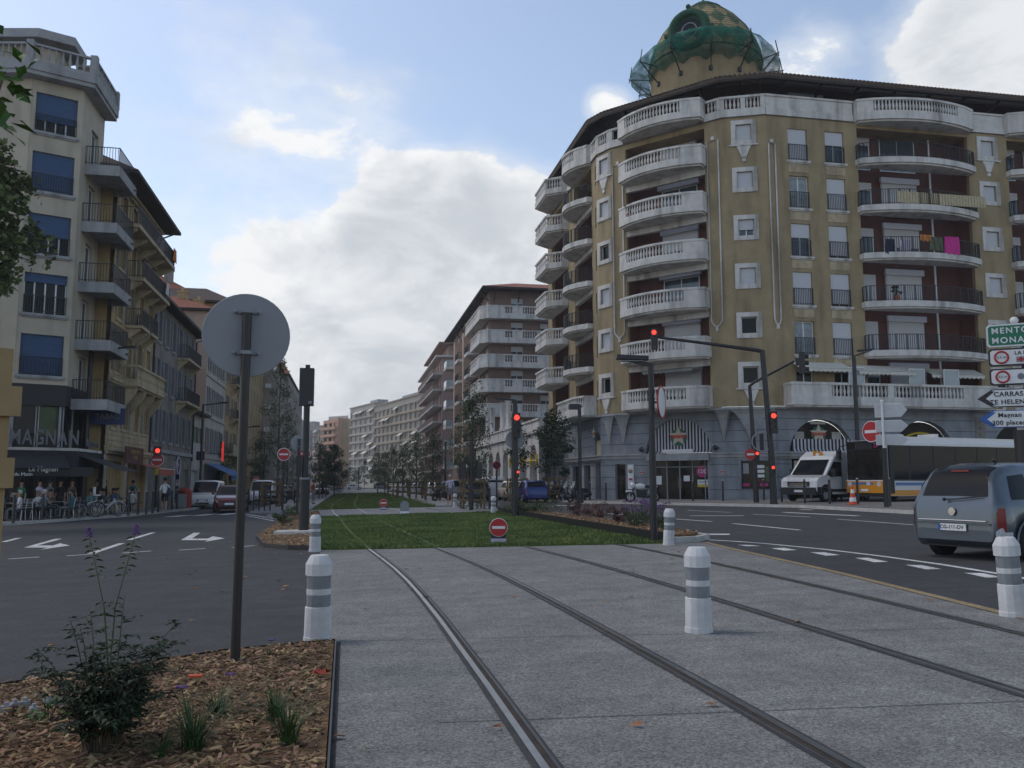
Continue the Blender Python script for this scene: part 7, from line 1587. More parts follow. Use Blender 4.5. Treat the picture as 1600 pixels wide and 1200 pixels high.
# two-wheelers
def motorcycle(label,loc,head,paint,scooter=False,box=False,group=None):
    t=thing('scooter' if scooter else 'motorcycle',label,'scooter' if scooter else 'motorcycle',loc,PI/2-R(head),group); r=.24 if scooter else .30; xf,xr=(.62,-.58) if scooter else (.70,-.68)
    for x in (xf,xr):
        w_=MB().torus((x,0,r),r-.055,.06,'y',20,8).build('wheel','tyre',t); b=MB(); b.torus((x,0,r),r*.62,.018,'y',16,5)
        for k in range(5): a=2*PI*k/5; b.bar((x,0,r),(x+r*.62*math.cos(a),0,r+r*.62*math.sin(a)),.03)
        b.tube([(x,-.05,r),(x,.05,r)],.05,8); b.build('rim','rim',w_)
    if scooter:
        b=MB(); b.add([(.52,-.2,.35),(.52,.2,.35),(.30,.2,.30),(.30,-.2,.30),(.46,-.17,.95),(.46,.17,.95),(.36,.15,.98),(.36,-.15,.98)],[(0,3,2,1),(4,5,6,7),(0,1,5,4),(1,2,6,5),(2,3,7,6),(3,0,4,7)],True); b.box(-.25,.34,-.16,.16,.26,.32); b.sphere((-.5,0,.52),.3,14,9,(1.35,.62,.75)); b.sphere((xf,0,r+.12),.19,10,6,(1.2,.5,.8)); b.build('body',paint,t)
    else:
        b=MB(); b.sphere((.12,0,.86),.24,14,9,(1.35,.62,.72)); b.sphere((.52,0,.92),.17,12,8,(1,.8,1)); b.sphere((xf+.02,0,r*2-.0),.2,10,6,(1.3,.42,.3)); b.sphere((-.62,0,.86),.16,12,7,(1.7,.6,.5)); b.build('body',paint,t)
        b=MB(); b.cbox((.05,0,.48),(.5,.3,.38)); b.tube([(.2,-.18,.3),(-.35,-.2,.28),(-.95,-.22,.42)],[.03,.05,.06],8); b.bar((xr,-.08,r),(-.1,-.06,.48),.05); b.bar((xr,.08,r),(-.1,.06,.48),.05); b.tube([(.45,0,.95),(.2,0,.6),(-.2,0,.55),(-.35,0,.75)],.035,6); b.build('engine','car_dark',t)
    b=MB(); b.sphere((-.32,0,.82 if scooter else .86),.2,12,7,(1.9,.72,.38)); b.build('seat','car_dark',t)
    b=MB(); 
    for sd in (-1,1): b.tube([(xf,sd*.09,r),(xf-.26,sd*.09,.95)],.026,6)
    b.tube([(xf-.3,-.36,1.08),(xf-.24,-.15,1.02),(xf-.24,.15,1.02),(xf-.3,.36,1.08)],.02,6)
    for sd in (-1,1): b.tube([(xf-.3,sd*.38,1.08),(xf-.3,sd*.25,1.07)],.03,6); b.tube([(xf-.24,sd*.2,1.04),(xf-.2,sd*.3,1.24)],.012,5); b.sphere((xf-.2,sd*.3,1.26),.06,8,5,(.3,1,.7))
    b.build('handlebar','car_dark',t)
    b=MB(); b.sphere((xf-.10,0,.92),.085,10,7,(.7,1,1)); b.build('headlight','light_clear',t)
    b=MB(); b.tube([(0,.12,.25),(-.05,.3,.02)],.018,5); b.build('stand','car_dark',t)
    if scooter: b=MB(); b.add([(.46,-.2,.98),(.46,.2,.98),(.32,.16,1.32),(.32,-.16,1.32)],[(0,1,2,3)]); b.build('windshield','glass_panel',t)
    if box: b=MB(); b.cbox((-.78,0,1.18),(.5,.46,.42)); b.build('top_box','paint_white',t); MB().cbox((-.78,0,1.41),(.53,.49,.05)).build('lid','sign_white',t)
    return t
l=AT(1001,47.5); motorcycle('white motorcycle with a big white top box in front of the glass shop doors',(l[0],l[1],l[2]+.125),-88,'paint_white',False,True)
for i,(px,py,p,sc,hd_,lab) in enumerate(((854,783,'paint_red',True,-150,'red scooter, first of the row before the arcade'),(867,783,'paint_black',True,-140,'black scooter right of the red one'),(879,783,'paint_black',False,-135,'black motorcycle in the middle of the scooter row'),(892,784,'paint_grey',True,-110,'grey scooter in the scooter row by the floodlight mast'),(905,785,'paint_black',True,-100,'black scooter at the right end of the row'))):
    l=on(px,py); motorcycle(lab,(l[0],l[1],l[2]+.0),hd_,p,sc,group='two-wheelers parked before the arcade')
for i,(px,py,p,sc,lab) in enumerate(((424,789,'paint_black',True,'black scooter behind the left wooden guard'),(436,788,'paint_grey',False,'grey motorcycle by the left wooden guard'),(449,787,'paint_black',False,'black motorcycle behind the no entry pole on the left'),(690,784,'paint_black',True,'black scooter left of the man in grey shorts'))):
    l=on(px,py); motorcycle(lab,(l[0],l[1],l[2]+.06),(100,140,80,60)[i],p,sc)
def bicycle(label,loc,head,m):
    t=thing('bicycle',label,'bicycle',loc,PI/2-R(head)); r=.33
    for x in (.52,-.52):
        w_=MB().torus((x,0,r),r-.018,.018,'y',28,6).build('wheel','tyre',t); b=MB(); b.torus((x,0,r),r-.045,.012,'y',24,5)
        for k in range(14): a=2*PI*k/14; b.bar((x,0,r),(x+(r-.04)*math.cos(a),0,r+(r-.04)*math.sin(a)),.005)
        b.build('spokes','rim',w_)
    b=MB(); P=dict(bb=(-.05,0,.28),st=(-.2,0,.78),hd=(.34,0,.82),h2=(.37,0,.68),ra=(-.52,0,r),fa=(.52,0,r))
    for a,c,rr in (('bb','st',.018),('bb','h2',.02),('st','ra',.011),('bb','ra',.012),('hd','h2',.02),('h2','fa',.014)): b.tube([P[a],P[c]],rr,7)
    b.tube([(-.12,0,.55),(.1,0,.5),(.35,0,.76)],.018,7); b.build('frame',m,t)
    b=MB(); b.tube([(.34,0,.82),(.32,0,1.02)],.014,6); b.tube([(.15,-.28,1.08),(.3,-.2,1.05),(.34,0,1.02),(.3,.2,1.05),(.15,.28,1.08)],.013,6); b.build('handlebar','car_dark',t)
    b=MB(); b.sphere((-.24,0,.9),.1,10,6,(1.4,.8,.4)); b.tube([(-.2,0,.78),(-.23,0,.88)],.014,6); b.build('saddle','car_dark',t)
    b=MB(); b.torus((-.05,0,.28),.09,.008,'y',18,5); b.tube([(-.05,.06,.28),(.05,.08,.16)],.012,5); b.tube([(-.05,-.06,.28),(-.15,-.08,.4)],.012,5); b.build('crank','car_dark',t)
    b=MB(); b.tube([(.52+(r+.03)*math.cos(a),0,r+(r+.03)*math.sin(a)) for a in [R(20+20*i) for i in range(7)]],.022,5); b.tube([(-.52+(r+.03)*math.cos(a),0,r+(r+.03)*math.sin(a)) for a in [R(20+20*i) for i in range(8)]],.022,5); b.build('mudguard',m,t); return t
x,y=G(103,814); bicycle('dark blue bicycle leaning at the café kerb posts',(x,y,H(x,y)+.12),75,'cloth_navy'); x,y=G(165,811); t=bicycle('white bicycle with a pale child seat at the café kerb',(x,y,H(x,y)+.12),60,'bollard_white')
MB().box(-.55,-.3,-.14,.14,.95,1.0).box(-.57,-.52,-.14,.14,.95,1.35).build('child_seat','bollard_white',t); x,y=G(133,812); bicycle('dark bicycle between the blue and the white one at the café kerb',(x,y,H(x,y)+.12),95,'car_dark')
# ------------------------------------------------------------------ café chairs and tables
def chair_at(label,loc,rz,first=[None]):
    if first[0] is None:
        t=thing('cafe_chair',label,'chair',loc,rz,'chairs of the café terrace'); MB().box(-.22,.22,-.22,.22,.44,.47).build('seat','car_dark',t); b=MB(); b.tube([(-.2,.2,.45),(-.2,.27,.9),(.2,.27,.9),(.2,.2,.45)],.015,6); 
        for i in range(4): b.bar((-.2,.21+.0133*(i*.9),.55+i*.09),(.2,.21+.0133*(i*.9),.55+i*.09),.05,.012)
        b.build('backrest','rim',t)
        for sx_ in (-1,1):
            for sy in (-1,1): MB().tube([(sx_*.19,sy*.19,.45),(sx_*.22,sy*.22,0)],.014,6).build('leg','rim',t)
        first[0]=t; return t
    return dup(first[0],loc,rz,label)
def table_at(label,loc,first=[None]):
    if first[0] is None:
        t=thing('cafe_table',label,'table',loc,0,'tables of the café terrace'); MB().cyl((0,0,0),.34,.72,.75,24).build('tabletop','shutter_grey',t); MB().cyl((0,0,0),.035,.03,.72,10).build('column','car_dark',t); MB().cyl((0,0,0),.25,0,.03,18).build('foot','car_dark',t); first[0]=t; return t
    return dup(first[0],loc,0,label)
SEATS=[]
CLAB=['steel café chair at the front café tables','steel café chair deeper under the café canopy','steel café chair near the ochre building doorway']
tabs=[(14,36.6),(56,37.3),(100,38.4),(146,41.6),(184,44.2),(208,47.5)]
for i,(px,yc_) in enumerate(tabs):
    x,y,_=AT(px,yc_); z=H(x,y)+.12; table_at('round café table on the terrace by the kerb posts',(x,y,z))
    for k,a in enumerate((.3,2.2,4.0)):
        cxx,cyy=x+.72*math.cos(a+i),y+.72*math.sin(a+i); rz=math.atan2(cyy-y,cxx-x)-PI/2
        chair_at('steel café chair drawn up to a round terrace table',(cxx,cyy,z),rz); SEATS.append((cxx,cyy,z,rz))
# ------------------------------------------------------------------ people
SKEL_MATS={}
def person(label,loc,rz,pose,top,legs,hair='hair_dark',height=1.74,shoes='cloth_black',bag=None,dress=False,cat='person',sleeves=False):
    """One skinned body from a joint graph (front faces -y), clothes by region."""
    V=[];Ed=[];Rr=[];Reg=[]
    def v(p,r,reg,par=None):
        V.append(p); Rr.append(r); Reg.append(reg)
        if par is not None: Ed.append((par,len(V)-1))
        return len(V)-1
    sit=pose=='sit'; hz=.48 if sit else .94
    p0=v((0,0,hz),.125,'legs' if not dress else 'top'); p1=v((0,.01,hz+.17),.125,'top',p0); p2=v((0,.015,hz+.36),.145,'top',p1); p3=v((0,.02,hz+.46),.10,'top',p2); nk=v((0,.0,hz+.56),.052,'skin',p3)
    h1=v((0,-.015,hz+.66),.085,'skin',nk); h2=v((0,-.01,hz+.76),.09,'skin',h1)
    for s in (-1,1):
        sh=v((s*.16,.02,hz+.44),.062,'top',p3)
        if sit: el=(s*.24,-.05,hz+.20); wr=(s*.13,-.27,hz+.27)
        elif pose=='walk': el=(s*.23,-.02+s*.10,hz+.17); wr=(s*.22,-.12+s*.16,hz-.04)
        elif pose=='reach': el=(s*.22,-.12,hz+.22); wr=(s*.14,-.34,hz+.18)
        else: el=(s*.22,.03,hz+.16); wr=(s*.235,-.03,hz-.07)
        m1=v(tuple((a+b)/2 for a,b in zip((s*.18,.02,hz+.40),el)),.05,'top',sh); e=v(el,.042,'skin' if not sleeves else 'top',m1); w=v(wr,.03,'skin',e)
        d=Vector(wr)-Vector(el); d.normalize(); pm=v(tuple(Vector(wr)+d*.055),.034,'skin',w)
        sd=Vector((0,1,0)).cross(d); sd=sd.normalized() if sd.length>.1 else Vector((0,1,0))
        fwd=d.cross(sd).normalized()
        for k,(o,l) in enumerate(((-.027,.062),(-.009,.075),(.009,.070),(.026,.055))):
            q=Vector(V[pm])+fwd*o; a1=v(tuple(q+d*(.035)),.0095,'skin',pm); v(tuple(q+d*(.035+l*.6)+sd*(-s)*.012),.008,'skin',a1)
        a1=v(tuple(Vector(V[pm])-fwd*.038-d*.005),.0105,'skin',pm); v(tuple(Vector(V[pm])-fwd*.05+d*.035),.009,'skin',a1)
    for s in (-1,1):
        hp=v((s*.09,0,hz-.04),.09,'legs',p0)
        if sit: kn=(s*.13,-.42,.50); an=(s*.12,-.42,.09); md=(s*.11,-.2,.50)
        elif pose=='walk': kn=(s*.09,-.06-s*.10,.50); an=(s*.09,.06-s*.20 if s>0 else .22,.09+(0 if s>0 else .05)); md=(s*.095,-.03-s*.05,.72)
        else: kn=(s*.10,-.02,.49); an=(s*.11,.02,.085); md=(s*.095,-.01,.70)
        short=legs.endswith('_short')
        m=v(md,.078,'legs',hp); k=v(kn,.058,'skin' if short or dress else 'legs',m); cf=v(tuple((a*.6+b*.4) for a,b in zip(kn,an)),.052,'skin' if short or dress else 'legs',k); a=v(an,.036,'skin' if short or dress else 'legs',cf); ft=v((an[0],an[1]-.08,an[2]-.045),.038,'shoe',a); v((an[0],an[1]-.16,an[2]-.055),.03,'shoe',ft)
    me=bpy.data.meshes.new('person'); me.from_pydata(V,Ed,[]); ob=bpy.data.objects.new('tmp',me); col.objects.link(ob)
    md_=ob.modifiers.new('s','SKIN'); md_.use_smooth_shade=True
    for i,sv in enumerate(me.skin_vertices[0].data): sv.radius=(Rr[i],Rr[i]*(.72 if Reg[i]=='top' and i<4 else .95)); sv.use_root=(i==0)
    sb=ob.modifiers.new('b','SUBSURF'); sb.levels=1; sb.render_levels=1
    dg=bpy.context.evaluated_depsgraph_get(); nm=bpy.data.meshes.new_from_object(ob.evaluated_get(dg)); bpy.data.objects.remove(ob)
    lm=legs.replace('_short',''); mats=['skin',top,lm,shoes]; ix={'skin':0,'top':1,'legs':2,'shoe':3}
    for m in mats: nm.materials.append(MATS[m])
    VV=[Vector(p) for p in V]
    # refine: region by closest joint-edge
    for pl in nm.polygons:
        c=pl.center; best=None
        for a,b in Ed:
            A,B=VV[a],VV[b]; ab=B-A; t=max(0,min(1,(c-A).dot(ab)/max(1e-9,ab.length_squared))); d=(c-(A+ab*t)).length-(Rr[a]+(Rr[b]-Rr[a])*t)*.8
            if best is None or d<best[0]: best=(d,Reg[a] if t<.5 else Reg[b])
        pl.material_index=ix[best[1]]; pl.use_smooth=True
    o=bpy.data.objects.new('person',nm); col.objects.link(o); o.location=loc; o.rotation_euler=(0,0,rz); k=height/1.80; o.scale=(k,k,k); o['label']=label; o['category']=cat
    z=hz+.72; b=MB(); b.sphere((0,.012,z+.035),.108,14,9,(.93,1.06,1.05)); 
    hm=b.mesh('hair',hair); bm=bmesh.new(); bm.from_mesh(hm); bmesh.ops.delete(bm,geom=[vv for vv in bm.verts if vv.co.y<-.055 and vv.co.z<z+.085 or vv.co.z<z-.05],context='VERTS'); bm.to_mesh(hm); bm.free()
    h=bpy.data.objects.new('hair',hm); col.objects.link(h); h.parent=o
    b=MB(); b.sphere((0,-.105,z-.035),.018,8,6,(.8,1,1.3)); 
    for s in (-1,1): b.sphere((s*.092,0,z-.03),.022,8,6,(.5,1,1.5))
    f=b.build('face','skin',o); b=MB()
    for s in (-1,1): b.sphere((s*.034,-.092,z-.005),.012,8,5,(1.3,.6,.8))
    b.cbox((0,-.094,z-.082),(.045,.012,.01)); b.build('eyes_and_mouth','hair_dark',f)
    if dress: b=MB(); b.lathe([(.14,hz+.1),(.17,hz-.1),(.21,hz-.42),(.2,hz-.42)],n=16); b.build('skirt',top,o)
    if bag: 
        b=MB(); b.sphere((-.2,.1,hz+.12),.16,12,8,(.65,.8,1.3)); b.tube([(-.2,.12,hz+.3),(-.05,.15,hz+.48),(.1,.02,hz+.52),(-.02,-.12,hz+.42),(-.18,-.05,hz+.25)],.014,6); g=b.build('bag',bag,None); g.location=loc; g.rotation_euler=(0,0,rz); g.scale=(k,k,k); tag(g,'dark navy shoulder bag on the back of the man in the white shirt','bag')
    return o
def at(px,py,dz=0): x,y=G(px,py); return (x,y,H(x,y)+dz)
BACK=PI                                        # facing away from the viewer
mw=at(256,805.5); person('person walking away in a white t-shirt and dark shorts with a dark bag',(mw[0],mw[1],mw[2]+.12),BACK+.15,'walk','cloth_white','cloth_black_short',bag='bag_navy',shoes='cloth_white',height=1.78)
person('person in a lilac shirt and grey shorts seen from behind beside the small bollard',at(703,791,.06),BACK,'stand','cloth_lilac','cloth_grey_short',shoes='cloth_white',hair='hair_grey',height=1.80)
person('person in a black dress walking along the left edge of the far lawn',at(504,779,.06),BACK-.3,'walk','cloth_black','cloth_black',dress=True,height=1.68)
person('person in a rust red top right behind the tall signal box post',at(489,789,.06),1.0,'stand','cloth_red','cloth_grey',height=1.68)
person('person in grey by the scooters on the left median',at(462,790,.06),.5,'stand','cloth_grey','cloth_navy',height=1.74)
zo=.12
C_=lambda px,yc:(lambda p:(p[0],p[1],p[2]+zo))(AT(px,yc))
person('person standing in a pale blue shirt between the café tables',C_(72,38.9),1.2,'reach','cloth_lilac','cloth_black')
person('person standing in a dark green top under the café canopy',C_(44,38.6),-.4,'stand','cloth_green','cloth_black')
person('person standing in black near the café door',C_(104,40.0),-.2,'stand','cloth_black','cloth_black')
tops=['cloth_white','cloth_lilac','cloth_brown','cloth_white','cloth_black','cloth_navy','cloth_brown','cloth_grey','cloth_teal','cloth_blue','cloth_teal','cloth_navy','cloth_grey','cloth_black','cloth_blue','cloth_white','cloth_red','cloth_brown']
names={'cloth_white':'white','cloth_lilac':'pale lilac','cloth_brown':'brown','cloth_black':'black','cloth_navy':'navy','cloth_grey':'grey','cloth_teal':'teal','cloth_blue':'blue','cloth_red':'red'}
WH=['at the leftmost café table','at the second café table','at the third café table, behind the dark bicycles','at the café table behind the white bicycle','at the café table before the ochre doorway','at the last café table before the maroon sign']
for px,yc_,rz,po,tp,lg,lab in ((24,38.6,.3,'stand','cloth_black','cloth_black','waiter in black standing at the far left under the café canopy'),(88,39.7,2.6,'stand','cloth_grey','cloth_navy','person in grey standing with back turned under the café canopy'),(122,40.4,.9,'stand','cloth_brown','cloth_black','person in brown standing beside the lamp mast at the café'),(160,43.6,-.6,'stand','cloth_navy','cloth_grey','person in navy standing beneath the maroon sign'),(174,45.6,1.8,'walk','cloth_black','cloth_navy','person in black walking past the ochre doorway'),(216,50.5,2.9,'walk','cloth_teal','cloth_black','person in teal walking along the left pavement behind the posts')):
    person(lab,C_(px,yc_),rz,po,tp,lg)
for i,(x,y,z,rz) in enumerate(SEATS):
    if i in (5,13,16): continue
    tp=tops[i]; fx,fy=math.sin(rz),-math.cos(rz)
    person('person seated in a %s top %s%s'%(names[tp],WH[i//3],' with grey hair' if i in(0,3) else ''),(x+fx*.06,y+fy*.06,z),rz,'sit',tp,'cloth_navy' if i%2 else 'cloth_grey',hair='hair_grey' if i in(0,3,7) else 'hair_dark',height=1.74)
person('person seated on the kerb in dark clothes before the white van on the left',(lambda p:(p[0],p[1],p[2]-.06))(at(307,795,.12)),.6,'sit','cloth_black','cloth_brown_short',height=1.7)
# ------------------------------------------------------------------ trees and plants
def leaf_cloud(b,centers,n,size,rng,asp=.55,droop=.3,lobes=0):
    vs=[];fs=[]
    for i in range(n):
        c,rad,sc=centers[rng.randrange(len(centers))]
        while True:
            p=Vector((rng.uniform(-1,1),rng.uniform(-1,1),rng.uniform(-1,1)))
            if p.length<1: break
        p=p*(.45+.55*p.length**.5); P=Vector(c)+Vector((p.x*rad,p.y*rad,p.z*rad*sc))
        s=size*rng.uniform(.6,1.3); M=Matrix.Translation(P)@Matrix.Rotation(rng.uniform(0,2*PI),4,'Z')@Matrix.Rotation(rng.gauss(droop,.6),4,'X')@Matrix.Rotation(rng.gauss(0,.5),4,'Y'); k=len(vs)
        if lobes:
            q=[(0,0,0)]+[(s*(.62 if j%2 else 1.)*math.cos(2*PI*j/10)*.6,s*(.62 if j%2 else 1.)*math.sin(2*PI*j/10)*.6,.06*s*(j%2)) for j in range(10)]
            vs+=[tuple(M@Vector(a)) for a in q]; fs+=[(k,k+1+j,k+1+(j+1)%10) for j in range(10)]
        else:
            for a in ((0,-.5,0),(asp*.5,0,.08),(0,.5,0),(-asp*.5,0,.08)): v=M@Vector((a[0]*s,a[1]*s,a[2]*s)); vs.append(tuple(v))
            fs+=[(k,k+1,k+2),(k,k+2,k+3)]
    b.add(vs,fs)
def tree(label,loc,h,crown_r,crown_z,leafm,n,size,seed,trunk_r=.06,vsc=1.0,clumps=14,group='young street trees along the tramway',lobes=0,asp=.55):
    rng=random.Random(seed); t=thing('tree',label,'tree',loc,0,group)
    b=MB(); b.tube([(0,0,-.05),(.03,.02,h*.3),(-.02,.03,h*.65),(.02,0,h*.95)],[trunk_r*1.2,trunk_r,trunk_r*.6,trunk_r*.15],8); cen=[]
    for i in range(clumps):
        a=i*2.4+rng.uniform(-.3,.3); f=(i+.5)/clumps; z=crown_z+(h-crown_z)*f; rr=crown_r*math.sin(PI*min(1,.18+f*.82))**.8*rng.uniform(.35,1.0)
        e=(rr*math.cos(a)*.75,rr*math.sin(a)*.75,z+rng.uniform(-.2,.2)*crown_r); b.tube([(0,0,max(crown_z*.8,z-rr*.8)),(e[0]*.5,e[1]*.5,z-rr*.25),e],[trunk_r*.45,trunk_r*.3,trunk_r*.08],5); cen.append((e,crown_r*rng.uniform(.22,.42),vsc*rng.uniform(.7,1.1)))
    b.build('trunk','bark',t); c=MB(); leaf_cloud(c,cen,n,size,rng,asp,.3,lobes); c.build('crown',leafm,t); return t
def T(px,py,h,cr,cz,lab,n=1400,size=.16,seed=1,m='leaf_street',**k):
    x,y=G(px,py); return tree(lab,(x,y,H(x,y)+.05),h,cr,cz,m,n,size,seed,**k)
T(738,795,6.0,1.5,1.3,'airy young tree in the wooden guard right of the man in grey shorts',3600,.14,1,vsc=1.3,clumps=24)
T(866,784,5.9,1.75,2.1,'dense rounded young tree beside the blue hatchback',2600,.2,2,'leaf_dark',clumps=16)
T(808,785,4.8,1.3,2.3,'small dark tree behind the red signal mast on the right',1300,.17,3,'leaf_dark')
for i,(px,py,h,cr,lab) in enumerate(((676,783,6.3,2.0,'tree with dark crown before the rose building, second along the right row'),(650,780.5,6.6,1.9,'tree third along the right row, before the grid-fronted block'),(629,777.5,6.0,1.7,'narrow tree fourth along the right row'),(614,775.5,6.4,1.8,'tree fifth along the right row'),(601,774,6.2,1.8,'tree sixth along the right row'),(590,772.5,6.5,2,'tree farthest along the right row'))): T(px,py,h*.82,cr*.78,1.4,lab,2300,.15,10+i,vsc=1.3,clumps=20)
T(432,793,9.6,1.45,2.6,'tall sparse tree in front of the grey beige gable on the left',2200,.15,20,vsc=1.3,clumps=26)
T(447,783,7.6,1.3,2.2,'slender tree just left of the grey round sign back',1600,.15,21,vsc=1.3,clumps=20)
T(522,776.5,5.6,1.8,1.2,'bushy dark tree left of the far lawn',4200,.2,22,'leaf_dark',clumps=22); T(509,777,4.8,1.4,1.2,'smaller bushy tree right of the tall signal box',3000,.19,23,'leaf_dark',clumps=20); T(498,780,5.2,1.5,1.2,'low bushy tree behind the tall signal box post',2400,.18,29,'leaf_street',clumps=20)
for i,(px,yc_,h,cr,lab) in enumerate(((343,84,6,1.8,'dark tree before the blue awning on the left'),(359,93,6,1.8,'tree between blue awning and big sign pole'),(410,100,7,2,'tree right of the big sign pole at the grey gable'),(395,112,6.5,1.9,'farther tree before the sand yellow block'))):
    l=AT(px,yc_); tree(lab,(l[0],l[1],l[2]+.1),h,cr,1.8,'leaf_street',3200,.18,30+i,clumps=20)
# far trees at the street end
for i,(px,yc_) in enumerate(((533,230),(549,225),(572,215),(588,210),(603,200),(517,235),(560,260))):
    l=AT(px,yc_); tree(('small far tree at the street end, before the orange block' if px<556 else 'small far tree before the grid-fronted block'),l,5.5+i%3,2.4,1.5,'leaf_street',500,.45,40+i,group='small far trees closing the street')
# plane tree hanging in from the left
l=AT(-62,31); l=(l[0],l[1],l[2]+.12); z=1.4+(752-318)/FPX*31-l[2]
tree('plane tree reaching in from the left edge before the cream building',l,z+2.4,3.1,z-2.9,'leaf_plane',6500,.22,50,trunk_r=.2,vsc=.9,clumps=34,group=None,lobes=1)
# young tree of the near guard: only a few leaves hang into the picture
l=PD(-135,1100,3.75); l=(l[0],l[1],H(l[0],l[1])); t=thing('tree','near young tree in the pale stake frame, a few bright leaves showing','tree',l,0); rng=random.Random(5)
b=MB(); b.tube([(0,0,0),(.02,.03,1.6),(.0,.05,3.6)],[.05,.04,.015],8); e=PD(8,112,3.7); eL=(e[0]-l[0],e[1]-l[1],e[2]-l[2]); b.tube([(0,.04,2.4),(eL[0]*.5,eL[1]*.5,2.9),eL],[.02,.012,.004],6); b.build('trunk','bark',t)
c=MB(); leaf_cloud(c,[((eL[0],eL[1],eL[2]),.06,.6),((eL[0]-.05,eL[1],eL[2]-.03),.06,.6)],8,.07,rng,.5,.2); leaf_cloud(c,[((-.15,.1,3.4),.45,.8),((.0,-.2,3.1),.4,.7),((-.4,.2,2.9),.4,.8)],500,.10,rng); c.build('crown','leaf_bright',t)
# plants in the near bed
def grass_clump(label,loc,n,h,spread,seed,m='blade_green',flowers=0,group=None,name='grass_clump'):
    rng=random.Random(seed); t=thing(name,label,'plant',loc,0,group); b=MB(); vs=[];fs=[]
    for i in range(n):
        a=rng.uniform(0,2*PI); r0=rng.uniform(0,spread*.35); L_=h*rng.uniform(.55,1.1); lean=rng.uniform(.1,1.0)*spread*1.7; wd=rng.uniform(.0035,.006); k=len(vs); ca,sa=math.cos(a),math.sin(a)
        for j in range(5):
            f=j/4; x=(r0+lean*f*f)*ca; y=(r0+lean*f*f)*sa; z=L_*(f-.18*f*f*lean*2); w_=wd*(1-f*.85); vs+=[(x-sa*w_,y+ca*w_,z),(x+sa*w_,y-ca*w_,z)]
        fs+=[(k+2*j,k+2*j+1,k+2*j+3,k+2*j+2) for j in range(4)]
    b.add(vs,fs); b.build('blades',m,t)
    if flowers:
        for i in range(flowers):
            a=rng.uniform(0,2*PI); x,y=spread*.5*math.cos(a),spread*.5*math.sin(a); s=MB(); s.tube([(0,0,0),(x*.6,y*.6,h*.8),(x,y,h*1.25)],.0025,5)
            fl=s.build('stem','leaf_stem',t); f=MB()
            for k in range(7): q=2*PI*k/7; f.tube([(x,y,h*1.25),(x+.03*math.cos(q),y+.03*math.sin(q),h*1.25+.012)],[.003,.006],5)
            f.build('flower','flower_purple',fl)
    return t
def bedp(px,py): x,y=G(px,py); return (x,y,H(x,y)+.035)
grass_clump('green grass clump, upper of the two on the right of the near bark bed',bedp(430,1135),70,.22,.16,1); grass_clump('green grass clump, nearest one on the right of the bark bed',bedp(450,1172),85,.26,.15,2)
grass_clump('grass clump with one purple flower right behind the dark bush',bedp(338,1125),60,.17,.16,3,flowers=1); grass_clump('larger grass clump at the right foot of the dark bush',bedp(300,1180),100,.26,.2,4,flowers=1); grass_clump('thin grass tuft with a purple flower below the sign pole',bedp(420,1035),14,.10,.08,5,flowers=1)
def bush(label,loc,r,h,n,size,seed,m,stems=12,group=None,name='shrub',cl=16):
    rng=random.Random(seed); t=thing(name,label,'shrub',loc,0,group); b=MB(); cen=[]
    for i in range(cl):
        a=rng.uniform(0,2*PI); q=r*math.sqrt(rng.random()); z=h*rng.uniform(.2,.95)*(1-.35*q/r); e=(q*math.cos(a),q*math.sin(a),z); cen.append((e,r*.33,.8))
        if i<stems: b.tube([(0.1*e[0],.1*e[1],0),(e[0]*.5,e[1]*.5,z*.55),e],[.007,.005,.002],5)
    b.build('stems','bark',t); c=MB(); leaf_cloud(c,cen,n,size,rng,.42,.2); c.build('leaves',m,t); return t
def wild_shrub(label,loc,nst,h,spread,seed,m,leaf=.045):
    rng=random.Random(seed); t=thing('shrub',label,'shrub',loc,0); b=MB(); c=MB(); vs=[];fs=[]
    def leaf_(P,d,L_):
        n_=d.cross(Vector((0,0,1))); n_=(n_.normalized() if n_.length>.05 else Vector((1,0,0)))*L_*.2; k=len(vs); dr=Vector((0,0,-L_*rng.uniform(.05,.35)))
        for q in (P,P+d*L_*.45+n_+Vector((0,0,.006)),P+d*L_+dr,P+d*L_*.45-n_+Vector((0,0,.006))): vs.append(tuple(q))
        fs.append((k,k+1,k+2,k+3))
    for i in range(nst):
        a=rng.uniform(0,2*PI); L_=h*rng.uniform(.35,1.05); q=spread*rng.uniform(.15,1.05); base=Vector((.08*math.cos(a),.08*math.sin(a),0)); tip=Vector((q*math.cos(a),q*math.sin(a),L_*rng.uniform(.5,1))); mid=base.lerp(tip,.5)+Vector((0,0,L_*.16)); 
        P=[base,base.lerp(mid,.5)+Vector((0,0,.03)),mid,mid.lerp(tip,.5)+Vector((0,0,.02)),tip]; b.tube(P,[.005,.0045,.0035,.0025,.001],5)
        for j in range(16):
            f=.2+.8*j/16; s_=f*4; i0=min(3,int(s_)); p=P[i0].lerp(P[i0+1],s_-i0); aa=rng.uniform(0,2*PI); d=Vector((math.cos(aa),math.sin(aa),rng.uniform(-.1,.5))).normalized()
            if j%2==0:
                e=p+d*rng.uniform(.05,.15); b.tube([p,e],[.002,.0008],4)
                for k in range(8): g=p.lerp(e,(k+1)/8); a2=aa+(1 if k%2 else -1)*rng.uniform(.5,1.2); leaf_(g,Vector((math.cos(a2),math.sin(a2),rng.uniform(-.2,.4))).normalized(),leaf*rng.uniform(.6,1.2))
            leaf_(p,d,leaf*rng.uniform(.7,1.3))
    c.add(vs,fs); b.build('stems','bark',t); c.build('leaves',m,t); return t
l=bedp(158,1180); bs=wild_shrub('dark leafy bush in the near bark bed with tall flowering shoots',l,58,.78,.40,6,'leaf_dark',.05)
rng=random.Random(9)
